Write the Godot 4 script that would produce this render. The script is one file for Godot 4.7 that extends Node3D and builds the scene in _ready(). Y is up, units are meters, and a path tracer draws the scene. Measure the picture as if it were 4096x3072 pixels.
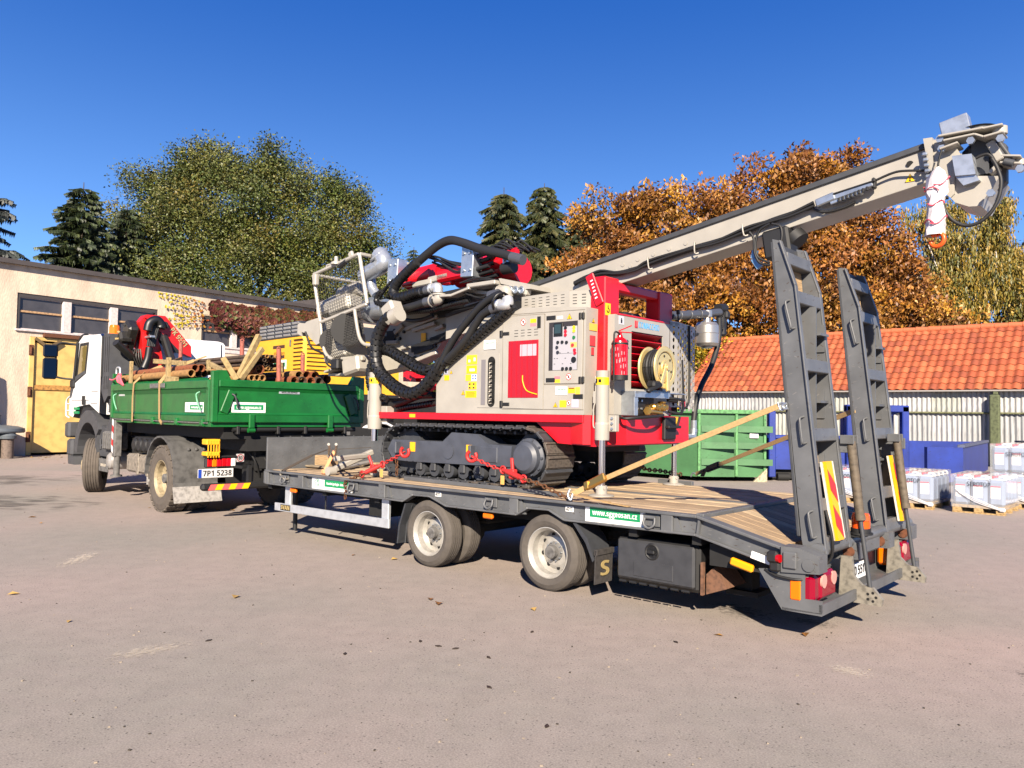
extends Node3D
# frames: T trailer and drill rig, K truck, Q compressor lorry, B workshop, O tiled shed
var T := Transform3D(Basis(Vector3.UP, deg_to_rad(-41.3)), Vector3(0.4, 0, -7.297))
var K := Transform3D(Basis(Vector3.UP, deg_to_rad(-46.65)), Vector3(-4.237, 0, -11.259))
var Q := Transform3D(Basis(Vector3.UP, deg_to_rad(-47.5)), Vector3(-4.73, 0, -18.0))
var B := Transform3D(Basis(Vector3.UP, deg_to_rad(54.5)), Vector3(-16.12, 0, -26.54))
var O := Transform3D(Basis(Vector3.UP, deg_to_rad(-40.0)), Vector3(16.9, 0, -30))
var W := Transform3D()
var rng := RandomNumberGenerator.new()
var used := {}
var off := {}
var mats := {}
var tex := {}

class M:   # collects triangles for one mesh
	var v := PackedVector3Array()
	var n := PackedVector3Array()
	var c := PackedColorArray()
	var u := PackedVector2Array()
	var tint := Color.WHITE
	var tinted := false
	var x := Transform3D()
	var uv0 := Vector2.ZERO
	func ink(r, g, b):   # sRGB 0-255
		tint = Color8(r, g, b).srgb_to_linear() * 0.74; tinted = true
		return self
	func tri(a: Vector3, b: Vector3, d: Vector3, na: Vector3, nb: Vector3, nd: Vector3, ua := Vector2.ZERO, ub := Vector2.ZERO, ud := Vector2.ZERO):
		a = x * a; b = x * b; d = x * d
		na = (x.basis * na).normalized(); nb = (x.basis * nb).normalized(); nd = (x.basis * nd).normalized()
		v.push_back(a); n.push_back(na); u.push_back(ua)
		if (b - a).cross(d - a).dot(na + nb + nd) > 0.0:
			v.push_back(d); v.push_back(b); n.push_back(nd); n.push_back(nb); u.push_back(ud); u.push_back(ub)
		else:
			v.push_back(b); v.push_back(d); n.push_back(nb); n.push_back(nd); u.push_back(ub); u.push_back(ud)
		c.push_back(tint); c.push_back(tint); c.push_back(tint)
	func q(a: Vector3, b: Vector3, d: Vector3, e: Vector3, nn := Vector3.ZERO):
		if nn == Vector3.ZERO: nn = (b - a).cross(d - a)
		tri(a, b, d, nn, nn, nn, Vector2(0, 0), Vector2(1, 0), Vector2(1, 1)); tri(a, d, e, nn, nn, nn, Vector2(0, 0), Vector2(1, 1), Vector2(0, 1))
	func f3(a: Vector3, b: Vector3, d: Vector3):
		var nn := (b - a).cross(d - a)
		tri(a, b, d, nn, nn, nn)
	func box(o: Vector3, s: Vector3, bev := 0.0, bs := Basis()):
		var keep := x
		x = x * Transform3D(bs, o)
		var h := s * 0.5
		bev = minf(bev, minf(h.x, minf(h.y, h.z)) * 0.8)
		for i in 3:
			var j := (i + 1) % 3
			var k := (i + 2) % 3
			var ei := Vector3.ZERO; ei[i] = 1
			var ej := Vector3.ZERO; ej[j] = 1
			var ek := Vector3.ZERO; ek[k] = 1
			for s1 in [-1.0, 1.0]:
				var pi: Vector3 = ei * h[i] * s1
				var pj: Vector3 = ej * (h[j] - bev)
				var pk: Vector3 = ek * (h[k] - bev)
				q(pi - pj - pk, pi + pj - pk, pi + pj + pk, pi - pj + pk, ei * s1)
				if bev > 0.0:
					for s2 in [-1.0, 1.0]:
						var a: Vector3 = ei * h[i] * s1 + ej * (h[j] - bev) * s2
						var b: Vector3 = ei * (h[i] - bev) * s1 + ej * h[j] * s2
						q(a - pk, a + pk, b + pk, b - pk, ei * s1 + ej * s2)
		if bev > 0.0:
			for sx in [-1.0, 1.0]:
				for sy in [-1.0, 1.0]:
					for sz in [-1.0, 1.0]:
						var g := Vector3(sx, sy, sz)
						var nn := g
						tri(Vector3(h.x, h.y - bev, h.z - bev) * g, Vector3(h.x - bev, h.y, h.z - bev) * g, Vector3(h.x - bev, h.y - bev, h.z) * g, nn, nn, nn)
		x = keep
		return self
	func bb(a: Vector3, b: Vector3, bev := 0.0):   # box between two corners
		return box((a + b) * 0.5, (b - a).abs(), bev)
	func bar(a: Vector3, b: Vector3, w: float, h: float, bev := 0.0, up := Vector3.UP):   # box along a line: w across, h along up
		var d := (b - a).normalized()
		var s := d.cross(up).normalized()
		if s.length() < 0.1: s = Vector3.RIGHT
		return box((a + b) * 0.5, Vector3(a.distance_to(b), h, w), bev, Basis(d, s.cross(d).normalized(), s))
	func cyl(a: Vector3, b: Vector3, r: float, seg := 12, r2 := -1.0, caps := true):
		if r2 < 0.0: r2 = r
		var d := (b - a).normalized()
		var s := d.cross(Vector3.UP if absf(d.y) < 0.9 else Vector3.RIGHT).normalized()
		var w := d.cross(s)
		for i in seg:
			var a1 := TAU * i / seg
			var a2 := TAU * (i + 1) / seg
			var d1 := s * cos(a1) + w * sin(a1)
			var d2 := s * cos(a2) + w * sin(a2)
			tri(a + d1 * r, a + d2 * r, b + d2 * r2, d1, d2, d2); tri(a + d1 * r, b + d2 * r2, b + d1 * r2, d1, d2, d1)
			if caps:
				tri(a, a + d1 * r, a + d2 * r, -d, -d, -d); tri(b, b + d1 * r2, b + d2 * r2, d, d, d)
		return self
	func tube(p: PackedVector3Array, r: float, seg := 8, r2 := -1.0):
		if r2 < 0.0: r2 = r
		var s := Vector3.ZERO
		var prev_s := PackedVector3Array()
		var prev_c := Vector3.ZERO
		var m := p.size()
		for i in m:
			var d := (p[mini(i + 1, m - 1)] - p[maxi(i - 1, 0)]).normalized()
			if s == Vector3.ZERO: s = d.cross(Vector3.UP if absf(d.y) < 0.9 else Vector3.RIGHT)
			s = (s - d * s.dot(d)).normalized()
			var w := d.cross(s)
			var ring := PackedVector3Array()
			var rr := lerpf(r, r2, float(i) / maxf(1.0, m - 1))
			for k in seg:
				ring.push_back(s * cos(TAU * k / seg) + w * sin(TAU * k / seg))
			if i > 0:
				var pr := lerpf(r, r2, float(i - 1) / maxf(1.0, m - 1))
				for k in seg:
					var l := (k + 1) % seg
					tri(prev_c + prev_s[k] * pr, prev_c + prev_s[l] * pr, p[i] + ring[l] * rr, prev_s[k], prev_s[l], ring[l])
					tri(prev_c + prev_s[k] * pr, p[i] + ring[l] * rr, p[i] + ring[k] * rr, prev_s[k], ring[l], ring[k])
			if i == 0 or i == m - 1:
				var nn := -d if i == 0 else d
				for k in seg: tri(p[i], p[i] + ring[k] * rr, p[i] + ring[(k + 1) % seg] * rr, nn, nn, nn)
			prev_s = ring; prev_c = p[i]
		return self
	func lathe(o: Vector3, axis: Vector3, prof: Array, seg := 16, smooth := false):   # prof: [radius, height] pairs
		var d := axis.normalized()
		var s := d.cross(Vector3.UP if absf(d.y) < 0.9 else Vector3.RIGHT).normalized()
		var w := d.cross(s)
		for i in prof.size() - 1:
			var r1: float = prof[i][0]; var h1: float = prof[i][1]; var r2: float = prof[i + 1][0]; var h2: float = prof[i + 1][1]
			var t := Vector2(h2 - h1, r1 - r2).normalized()   # outward: radial, axial
			for k in seg:
				var e1 := s * cos(TAU * k / seg) + w * sin(TAU * k / seg)
				var e2 := s * cos(TAU * (k + 1) / seg) + w * sin(TAU * (k + 1) / seg)
				var n1 := e1 * t.x + d * t.y; var n2 := e2 * t.x + d * t.y
				if r1 > 0.0: tri(o + e1 * r1 + d * h1, o + e2 * r1 + d * h1, o + e2 * r2 + d * h2, n1, n2, n2)
				if r2 > 0.0: tri(o + e1 * r1 + d * h1, o + e2 * r2 + d * h2, o + e1 * r2 + d * h2, n1, n2, n1)
		return self
	func prism(p: Array, z0: float, z1: float, caps := true):   # polygon in x,y extruded along z
		var poly := PackedVector2Array(p)
		var m := poly.size()
		var area := 0.0
		for i in m: area += poly[i].cross(poly[(i + 1) % m])
		if caps:
			var id := Geometry2D.triangulate_polygon(poly)
			for i in range(0, id.size(), 3):
				for e in [[z0, -1.0], [z1, 1.0]]:
					var nn := Vector3(0, 0, e[1] * signf(z1 - z0))
					tri(Vector3(poly[id[i]].x, poly[id[i]].y, e[0]), Vector3(poly[id[i + 1]].x, poly[id[i + 1]].y, e[0]), Vector3(poly[id[i + 2]].x, poly[id[i + 2]].y, e[0]), nn, nn, nn)
		for i in m:
			var a := poly[i]; var b := poly[(i + 1) % m]
			var nn := Vector3(b.y - a.y, a.x - b.x, 0) * signf(area)
			q(Vector3(a.x, a.y, z0), Vector3(b.x, b.y, z0), Vector3(b.x, b.y, z1), Vector3(a.x, a.y, z1), nn)
		return self
	func torus(o: Vector3, axis: Vector3, R: float, r: float, seg := 16, rs := 6, a0 := 0.0, a1 := TAU):
		var d := axis.normalized()
		var s := d.cross(Vector3.UP if absf(d.y) < 0.9 else Vector3.RIGHT).normalized()
		var w := d.cross(s)
		var p := PackedVector3Array()
		for i in seg + 1: p.push_back(o + (s * cos(lerpf(a0, a1, float(i) / seg)) + w * sin(lerpf(a0, a1, float(i) / seg))) * R)
		return tube(p, r, rs)
	func link(a: Vector3, b: Vector3, w: float, r: float, side: Vector3):   # one chain link, an oval of wire
		var d := (b - a) * 0.5
		var o := (a + b) * 0.5
		var s := side.normalized() * w
		var p := PackedVector3Array()
		for i in 11: p.push_back(o + d * cos(TAU * i / 10.0) * 1.15 + s * sin(TAU * i / 10.0))
		return tube(p, r, 5)
	func mesh() -> ArrayMesh:
		var a := []
		a.resize(Mesh.ARRAY_MAX)
		a[Mesh.ARRAY_VERTEX] = v; a[Mesh.ARRAY_NORMAL] = n; a[Mesh.ARRAY_TEX_UV] = u
		if tinted: a[Mesh.ARRAY_COLOR] = c
		var am := ArrayMesh.new()
		am.add_surface_from_arrays(Mesh.PRIMITIVE_TRIANGLES, a)
		return am

func num(s: String) -> String:
	if not used.has(s):
		used[s] = 0
		return s
	used[s] += 1
	return "%s_%03d" % [s, used[s]]

func tag(o: Node, label: String, cat: String, group := ""):
	o.set_meta("label", label); o.set_meta("category", cat)
	if group != "": o.set_meta("group", group)

func thing(called: String, label: String, cat: String, fr: Transform3D, base := Vector3.ZERO, group := "") -> Node3D:
	var o := Node3D.new()
	o.name = num(called); add_child(o)
	o.transform = fr * Transform3D(Basis(), base)
	off[o] = -base
	tag(o, label, cat, group)
	return o

func part(p: Node, called: String, m: M, mat: Material, label := "") -> MeshInstance3D:
	var o := MeshInstance3D.new()
	o.mesh = m.mesh(); o.material_override = mat; o.name = called
	p.add_child(o, true)
	if off.has(p): o.position = off[p]
	if label != "": o.set_meta("label", label)
	return o

func copy_part(p: Node, src: MeshInstance3D, at: Vector3, turn := Basis()) -> MeshInstance3D:
	var o := MeshInstance3D.new()
	o.mesh = src.mesh; o.material_override = src.material_override; o.name = String(src.name).rstrip("0123456789")
	p.add_child(o, true)
	o.transform = Transform3D(turn, at + (off[p] if off.has(p) else Vector3.ZERO))
	return o

func hub(p: Node, called: String, at: Vector3, turn := Basis()) -> Node3D:   # a part that is made of sub-parts
	var o := Node3D.new()
	o.name = called; p.add_child(o, true)
	o.transform = Transform3D(turn, at + (off[p] if off.has(p) else Vector3.ZERO))
	return o

func solo(called: String, m: M, mat: Material, label: String, cat: String, fr: Transform3D, base := Vector3.ZERO, group := "") -> MeshInstance3D:
	var o := MeshInstance3D.new()
	o.name = num(called); add_child(o)
	for i in m.v.size(): m.v[i] -= base
	o.mesh = m.mesh(); o.material_override = mat
	o.transform = fr * Transform3D(Basis(), base)
	tag(o, label, cat, group)
	return o

func struct(called: String, m: M, mat: Material, fr := Transform3D()) -> MeshInstance3D:
	var o := MeshInstance3D.new()
	o.name = num(called); add_child(o)
	o.mesh = m.mesh(); o.material_override = mat; o.transform = fr
	o.set_meta("kind", "structure")
	return o

func text(p: Node, called: String, s: String, at: Vector3, height: float, width: float, turn: Basis, mat: Material, bold := true, font := "Droid Sans") -> MeshInstance3D:
	var t := TextMesh.new()
	var f := SystemFont.new()
	f.font_names = PackedStringArray([font]); f.font_weight = 700 if bold else 400
	t.font = f; t.text = s; t.font_size = 48; t.pixel_size = 0.01; t.depth = 0.2
	var bx := t.get_aabb().size
	var o := MeshInstance3D.new()
	o.mesh = t; o.material_override = mat; o.name = called
	p.add_child(o, true)
	o.transform = Transform3D(turn * Basis.from_scale(Vector3(width / maxf(bx.x, 0.01), height / maxf(bx.y, 0.01), 0.02)), at + (off[p] if off.has(p) else Vector3.ZERO))
	return o

func noise_tex(key: String, lo: float, hi: float, freq: float, kind := FastNoiseLite.TYPE_SIMPLEX_SMOOTH, size := 512, oct := 4, bias := 0.0) -> NoiseTexture2D:
	if tex.has(key): return tex[key]
	var f := FastNoiseLite.new()
	f.noise_type = kind; f.frequency = freq; f.fractal_octaves = oct; f.seed = key.hash() % 10000
	var t := NoiseTexture2D.new()
	t.width = size; t.height = size; t.seamless = true; t.noise = f
	var g := Gradient.new()
	g.set_color(0, Color(lo, lo, lo)); g.set_color(1, Color(hi, hi, hi))
	if bias > 0.0:
		g.add_point(bias, Color(hi, hi, hi).lerp(Color(lo, lo, lo), 0.25))
	t.color_ramp = g
	tex[key] = t
	return t

func pm(key: String, r := 128, g := 128, b := 128, rough := 0.6, metal := 0.0, grime := "", sc := 1.0) -> StandardMaterial3D:
	if mats.has(key): return mats[key]
	var m := StandardMaterial3D.new()
	m.resource_name = key
	m.albedo_color = Color8(r, g, b) if metal > 0.5 or key in ["painted", "clay", "sticker", "leaves", "lens", "grit_mat"] else (Color8(r, g, b).srgb_to_linear() * 0.74).linear_to_srgb(); m.roughness = rough; m.metallic = metal
	if grime != "":
		m.albedo_texture = tex[grime]
		m.uv1_triplanar = true; m.uv1_scale = Vector3.ONE * sc
	mats[key] = m
	return m

func vc(key: String, rough := 0.6, metal := 0.0, grime := "", sc := 1.0) -> StandardMaterial3D:
	if mats.has(key): return mats[key]
	var m := pm(key, 255, 255, 255, rough, metal, grime, sc)
	m.vertex_color_use_as_albedo = true
	return m

func sm(p: Array, k := 6) -> PackedVector3Array:   # Catmull-Rom through the points
	var o := PackedVector3Array()
	var m := p.size()
	for i in m - 1:
		for j in k:
			var a: Vector3 = p[maxi(i - 1, 0)]
			var b: Vector3 = p[i]
			var c: Vector3 = p[i + 1]
			var d: Vector3 = p[mini(i + 2, m - 1)]
			o.push_back(b.cubic_interpolate(c, a, d, float(j) / k))
	o.push_back(p[m - 1])
	return o

func cut(p: PackedVector3Array, step: float) -> PackedVector3Array:   # even steps along a path
	var o := PackedVector3Array([p[0]])
	var acc := 0.0
	for i in range(1, p.size()):
		var a := p[i - 1]
		var l := a.distance_to(p[i])
		while acc + l >= step:
			a = a.move_toward(p[i], step - acc)
			o.push_back(a)
			l = a.distance_to(p[i]); acc = 0.0
		acc += l
	return o

func _ready():
	rng.seed = 77
	var cam := Camera3D.new()
	cam.name = "camera"; add_child(cam)
	cam.fov = 51.45; cam.near = 0.05; cam.far = 600.0
	cam.transform = Transform3D(Basis(Vector3.RIGHT, deg_to_rad(2.2)) * Basis(Vector3.BACK, deg_to_rad(0.9)), Vector3(0, 1.62, 0))
	cam.current = true
	var sky_mat := ProceduralSkyMaterial.new()
	sky_mat.sky_top_color = Color8(0, 56, 126)
	sky_mat.sky_horizon_color = Color8(134, 188, 249)
	sky_mat.sky_curve = 0.13
	sky_mat.ground_bottom_color = Color8(120, 112, 100); sky_mat.ground_horizon_color = Color8(150, 160, 170)
	sky_mat.sun_angle_max = 1.0
	sky_mat.energy_multiplier = 0.82
	var sky := Sky.new()
	sky.sky_material = sky_mat
	var env := Environment.new()
	env.background_mode = Environment.BG_SKY; env.sky = sky
	env.tonemap_mode = Environment.TONE_MAPPER_LINEAR
	env.tonemap_exposure = 2.85
	env.sdfgi_enabled = true; env.ssao_enabled = true; env.ssil_enabled = true
	var we := WorldEnvironment.new()
	we.name = "environment"; we.environment = env; add_child(we)
	var sun := DirectionalLight3D.new()
	sun.name = "sun"; add_child(sun)
	sun.light_energy = 1.6; sun.light_color = Color8(255, 240, 219); sun.light_angular_distance = 0.5; sun.shadow_enabled = true
	sun.look_at_from_position(Vector3(0, 20, 36), Vector3(1.0, 0, 0))
	make_materials()
	setting()
	workshop()
	shed()
	trees()
	yard_things()
	compressor()
	truck()
	truck_load()
	trailer()
	rig()
	lashings()
	loose_things()

func make_materials():
	noise_tex("soft", 0.92, 1.0, 0.012, FastNoiseLite.TYPE_SIMPLEX_SMOOTH, 512, 5)
	noise_tex("dirt", 0.84, 1.0, 0.01, FastNoiseLite.TYPE_SIMPLEX_SMOOTH, 512, 6, 0.55)
	noise_tex("heavy", 0.58, 1.0, 0.012, FastNoiseLite.TYPE_SIMPLEX_SMOOTH, 512, 6, 0.5)
	noise_tex("speck", 0.72, 1.0, 0.09, FastNoiseLite.TYPE_SIMPLEX_SMOOTH, 512, 3)
	noise_tex("grain", 0.62, 1.0, 0.02, FastNoiseLite.TYPE_SIMPLEX_SMOOTH, 512, 5)
	var wi := Image.create(512, 512, false, Image.FORMAT_RGB8)
	var wn := FastNoiseLite.new()
	wn.frequency = 0.006; wn.fractal_octaves = 5
	var wg := wn.get_seamless_image(512, 512)
	for y in 512:
		for x in 512:
			var k := 0.70 + 0.17 * wg.get_pixel(x, y).r + (rng.randf() - 0.5) * 0.03
			wi.set_pixel(x, y, Color(k, k, k * 0.99))
	for i in 260:
		var px := rng.randi_range(0, 480); var py := rng.randi_range(0, 490)
		var k := rng.randf_range(0.86, 1.0) if i % 3 > 0 else 0.5
		var c := Color(k, k * 0.97, k * 0.93) if i % 3 > 0 else Color(0.55, 0.44, 0.36)
		for j in rng.randi_range(2, 14): wi.fill_rect(Rect2i(clampi(px + j, 0, 509), clampi(py + int(j * (i % 5 - 2) * 0.3), 0, 509), 2, 1 + i % 2), c)
	tex["worn"] = ImageTexture.create_from_image(wi)
	pm("steel_grey", 118, 120, 124, 0.5, 0.0, "worn", 0.9)     # painted trailer
	pm("steel_dark", 62, 64, 68, 0.6, 0.0, "dirt", 1.3)
	pm("track_grey", 74, 78, 88, 0.5, 0.0, "dirt", 0.9)
	pm("beige", 170, 165, 155, 0.38, 0.0, "soft", 0.5)
	pm("beige_cool", 168, 163, 151, 0.45, 0.0, "soft", 0.8)
	pm("red", 205, 14, 30, 0.35, 0.0, "soft", 0.6)
	pm("crane_red", 205, 26, 26, 0.42, 0.0, "dirt", 0.8)
	pm("chain_red", 190, 42, 40, 0.55, 0.0, "dirt", 6.0)
	pm("rust_chain", 112, 72, 42, 0.8, 0.3, "heavy", 8.0)
	pm("black", 24, 24, 25, 0.6, 0.0, "dirt", 1.5)
	pm("hose", 24, 24, 25, 0.6)
	pm("hose_wrap", 18, 18, 19, 0.45)
	pm("rubber", 46, 44, 43, 0.85, 0.0, "dirt", 2.2)
	pm("rubber_dusty", 92, 84, 76, 0.9, 0.0, "dirt", 1.7)
	pm("under", 20, 20, 21, 0.8, 0.0, "heavy", 1.0)
	pm("zinc", 170, 176, 182, 0.34, 0.75, "dirt", 1.6)
	pm("alu", 196, 199, 202, 0.42, 0.6, "dirt", 1.0)
	pm("chrome", 215, 215, 218, 0.12, 1.0)
	pm("stainless", 168, 164, 158, 0.36, 0.8)
	pm("brass", 190, 150, 80, 0.3, 0.9)
	pm("gold_disc", 214, 190, 130, 0.35, 0.6, "soft", 2.0)
	pm("rim", 186, 182, 174, 0.4, 0.35, "dirt", 2.0)
	pm("rim_dirty", 176, 160, 128, 0.6, 0.1, "heavy", 2.0)
	pm("green", 24, 124, 54, 0.42, 0.0, "worn", 0.8)
	pm("cab_white", 232, 232, 232, 0.3, 0.0, "soft", 0.4)
	pm("cab_grey", 70, 71, 75, 0.65, 0.0, "dirt", 1.0)
	pm("dusty_grey", 112, 110, 108, 0.8, 0.0, "heavy", 1.5)
	pm("yellow_comp", 238, 178, 42, 0.4, 0.0, "soft", 0.5)
	pm("white", 232, 232, 230, 0.5)
	pm("sign_green", 10, 135, 82, 0.5)
	pm("ink", 22, 22, 24, 0.6)
	pm("logo_blue", 60, 160, 220, 0.5)
	pm("logo_red", 200, 40, 50, 0.5)
	pm("amber", 235, 110, 12, 0.2)
	pm("lamp_red", 165, 14, 22, 0.15)
	pm("strap", 178, 146, 98, 0.85, 0.0, "dirt", 6.0)
	pm("strap_dark", 66, 56, 46, 0.85, 0.0, "dirt", 6.0)
	pm("orange", 236, 92, 22, 0.4)
	pm("skip_green", 84, 144, 92, 0.6, 0.0, "worn", 0.5)
	pm("skip_blue", 28, 60, 168, 0.5, 0.0, "worn", 0.5)
	pm("glass_dark", 26, 28, 32, 0.08)
	var w := pm("wood", 196, 164, 122, 0.85, 0.0, "grain", 1.0)
	w.uv1_scale = Vector3(0.5, 9, 9)
	w = pm("wood_side", 196, 164, 122, 0.85, 0.0, "grain", 1.0)   # grain along z
	w.uv1_scale = Vector3(9, 9, 0.6)
	w = pm("wood_grey", 158, 142, 118, 0.9, 0.0, "grain", 1.0)
	w.uv1_scale = Vector3(0.5, 7, 11)
	pm("pipe_tan", 176, 132, 78, 0.75, 0.0, "heavy", 1.6)
	pm("pipe_rust", 150, 84, 46, 0.85, 0.0, "heavy", 2.0)
	pm("pipe_dark", 92, 74, 60, 0.8, 0.1, "heavy", 2.0)
	pm("inside", 8, 8, 8, 0.95)
	vc("sticker", 0.5)
	vc("painted", 0.6, 0.0, "soft", 1.0)
	vc("clay", 0.75, 0.0, "dirt", 1.7)

func setting():
	# asphalt: dusty, pinkish, with fine grit, worn patches and oil stains
	var s := 1024
	var im := Image.create(s, s, false, Image.FORMAT_RGB8)
	var a := FastNoiseLite.new()
	a.seed = 3; a.frequency = 0.006; a.fractal_octaves = 5
	var b := FastNoiseLite.new()
	b.seed = 9; b.frequency = 0.12; b.fractal_octaves = 2
	var ga := a.get_seamless_image(s, s)
	var gb := b.get_seamless_image(s, s)
	for y in s:
		for x in s:
			var k := 0.88 + 0.07 * ga.get_pixel(x, y).r + 0.22 * (gb.get_pixel(x, y).r - 0.5)
			var r := rng.randf()
			k += (r - 0.5) * 0.12
			im.set_pixel(x, y, Color(k, k, k))
	for i in 2600:
		var px := rng.randi_range(2, s - 6); var py := rng.randi_range(2, s - 6)
		var sz := rng.randi_range(2, 4)
		var g := rng.randf_range(0.45, 0.7) if i % 2 == 0 else 1.0
		im.fill_rect(Rect2i(px, py, sz + 1, sz), Color(g, g, g))
	im.generate_mipmaps()
	var fine := ImageTexture.create_from_image(im)
	var big := noise_tex("patch", 0.0, 1.0, 0.004, FastNoiseLite.TYPE_SIMPLEX_SMOOTH, 512, 4)
	(big.color_ramp as Gradient).set_color(0, Color(0.86, 0.86, 0.84)); (big.color_ramp as Gradient).set_color(1, Color(1.0, 0.93, 0.92))
	var gm := pm("asphalt", 178, 171, 163, 0.9)
	gm.albedo_texture = fine; gm.uv1_triplanar = true; gm.uv1_world_triplanar = true; gm.uv1_scale = Vector3.ONE * 0.55
	gm.detail_enabled = true; gm.detail_albedo = big; gm.detail_blend_mode = BaseMaterial3D.BLEND_MODE_MUL; gm.detail_uv_layer = BaseMaterial3D.DETAIL_UV_2
	gm.uv2_triplanar = true; gm.uv2_world_triplanar = true; gm.uv2_scale = Vector3.ONE * 0.071
	var m := M.new()
	for i in 12:
		for j in 12:
			var p := Vector3(-240 + i * 40, 0, -330 + j * 40)
			m.q(p, p + Vector3(40, 0, 0), p + Vector3(40, 0, 40), p + Vector3(0, 0, 40), Vector3.UP)
	struct("ground", m, gm)
	var si := Image.create(128, 128, false, Image.FORMAT_RGBA8)
	for y in 128:
		for x in 128:
			var d := Vector2(x - 64, y - 64).length() / 62.0 + 0.9 * (b.get_noise_2d(x * 0.5, y * 0.5)) + 0.3 * a.get_noise_2d(x * 6.0, y * 6.0)
			si.set_pixel(x, y, Color(1, 1, 1, clampf(1.3 - d * 1.4, 0.0, 1.0) * 0.55))
	var stx := ImageTexture.create_from_image(si)
	var gnd := get_node("ground")
	for e in [[1.95, -6.75, 0.34, 0.2, 70], [2.42, -6.42, 0.2, 0.12, 74], [3.45, -5.2, 0.22, 0.1, 60], [-9.5, -13.5, 2.6, 1.2, 60], [-4.6, -8.6, 0.5, 0.12, 235], [2.2, -5.2, 0.16, 0.1, 225], [-2.4, -5.4, 0.3, 0.12, 215], [4.4, -6.0, 0.55, 0.1, 232], [-12.5, -17.5, 3.0, 1.6, 64], [1.2, -8.9, 0.5, 0.3, 66]]:
		m = M.new()
		m.x = Transform3D(Basis(Vector3.UP, e[0]), Vector3(e[0], 0.004 + 0.0007 * absf(e[0]), e[1]))
		m.q(Vector3(-e[2], 0, -e[3]), Vector3(e[2], 0, -e[3]), Vector3(e[2], 0, e[3]), Vector3(-e[2], 0, e[3]), Vector3.UP)
		var sm_ := pm("stain_%d" % e[4], e[4], e[4] * 0.94, e[4] * 0.84, 0.9)
		sm_.albedo_texture = stx; sm_.transparency = BaseMaterial3D.TRANSPARENCY_ALPHA; sm_.uv1_triplanar = false
		part(gnd, "stain", m, sm_)
	# grit, stones and crumbs on the asphalt
	m = M.new()
	for i in 420:
		var z := -3.2 - 15.0 * pow(rng.randf(), 1.6)
		var p := Vector3(z * rng.randf_range(-0.66, 0.66), 0.003, z)
		var r := rng.randf_range(0.002, 0.007)
		if rng.randf() < 0.5: m.ink(150, 138, 122)
		else: m.ink(66, 60, 54)
		m.box(p, Vector3(r * 2.4, r, r * 1.6), 0.0, Basis(Vector3.UP, rng.randf() * 6.0))
	var g := solo("grit", m, vc("grit_mat", 0.9), "fine grit and stone crumbs scattered over the yard asphalt", "grit", W)
	g.set_meta("kind", "stuff")

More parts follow.
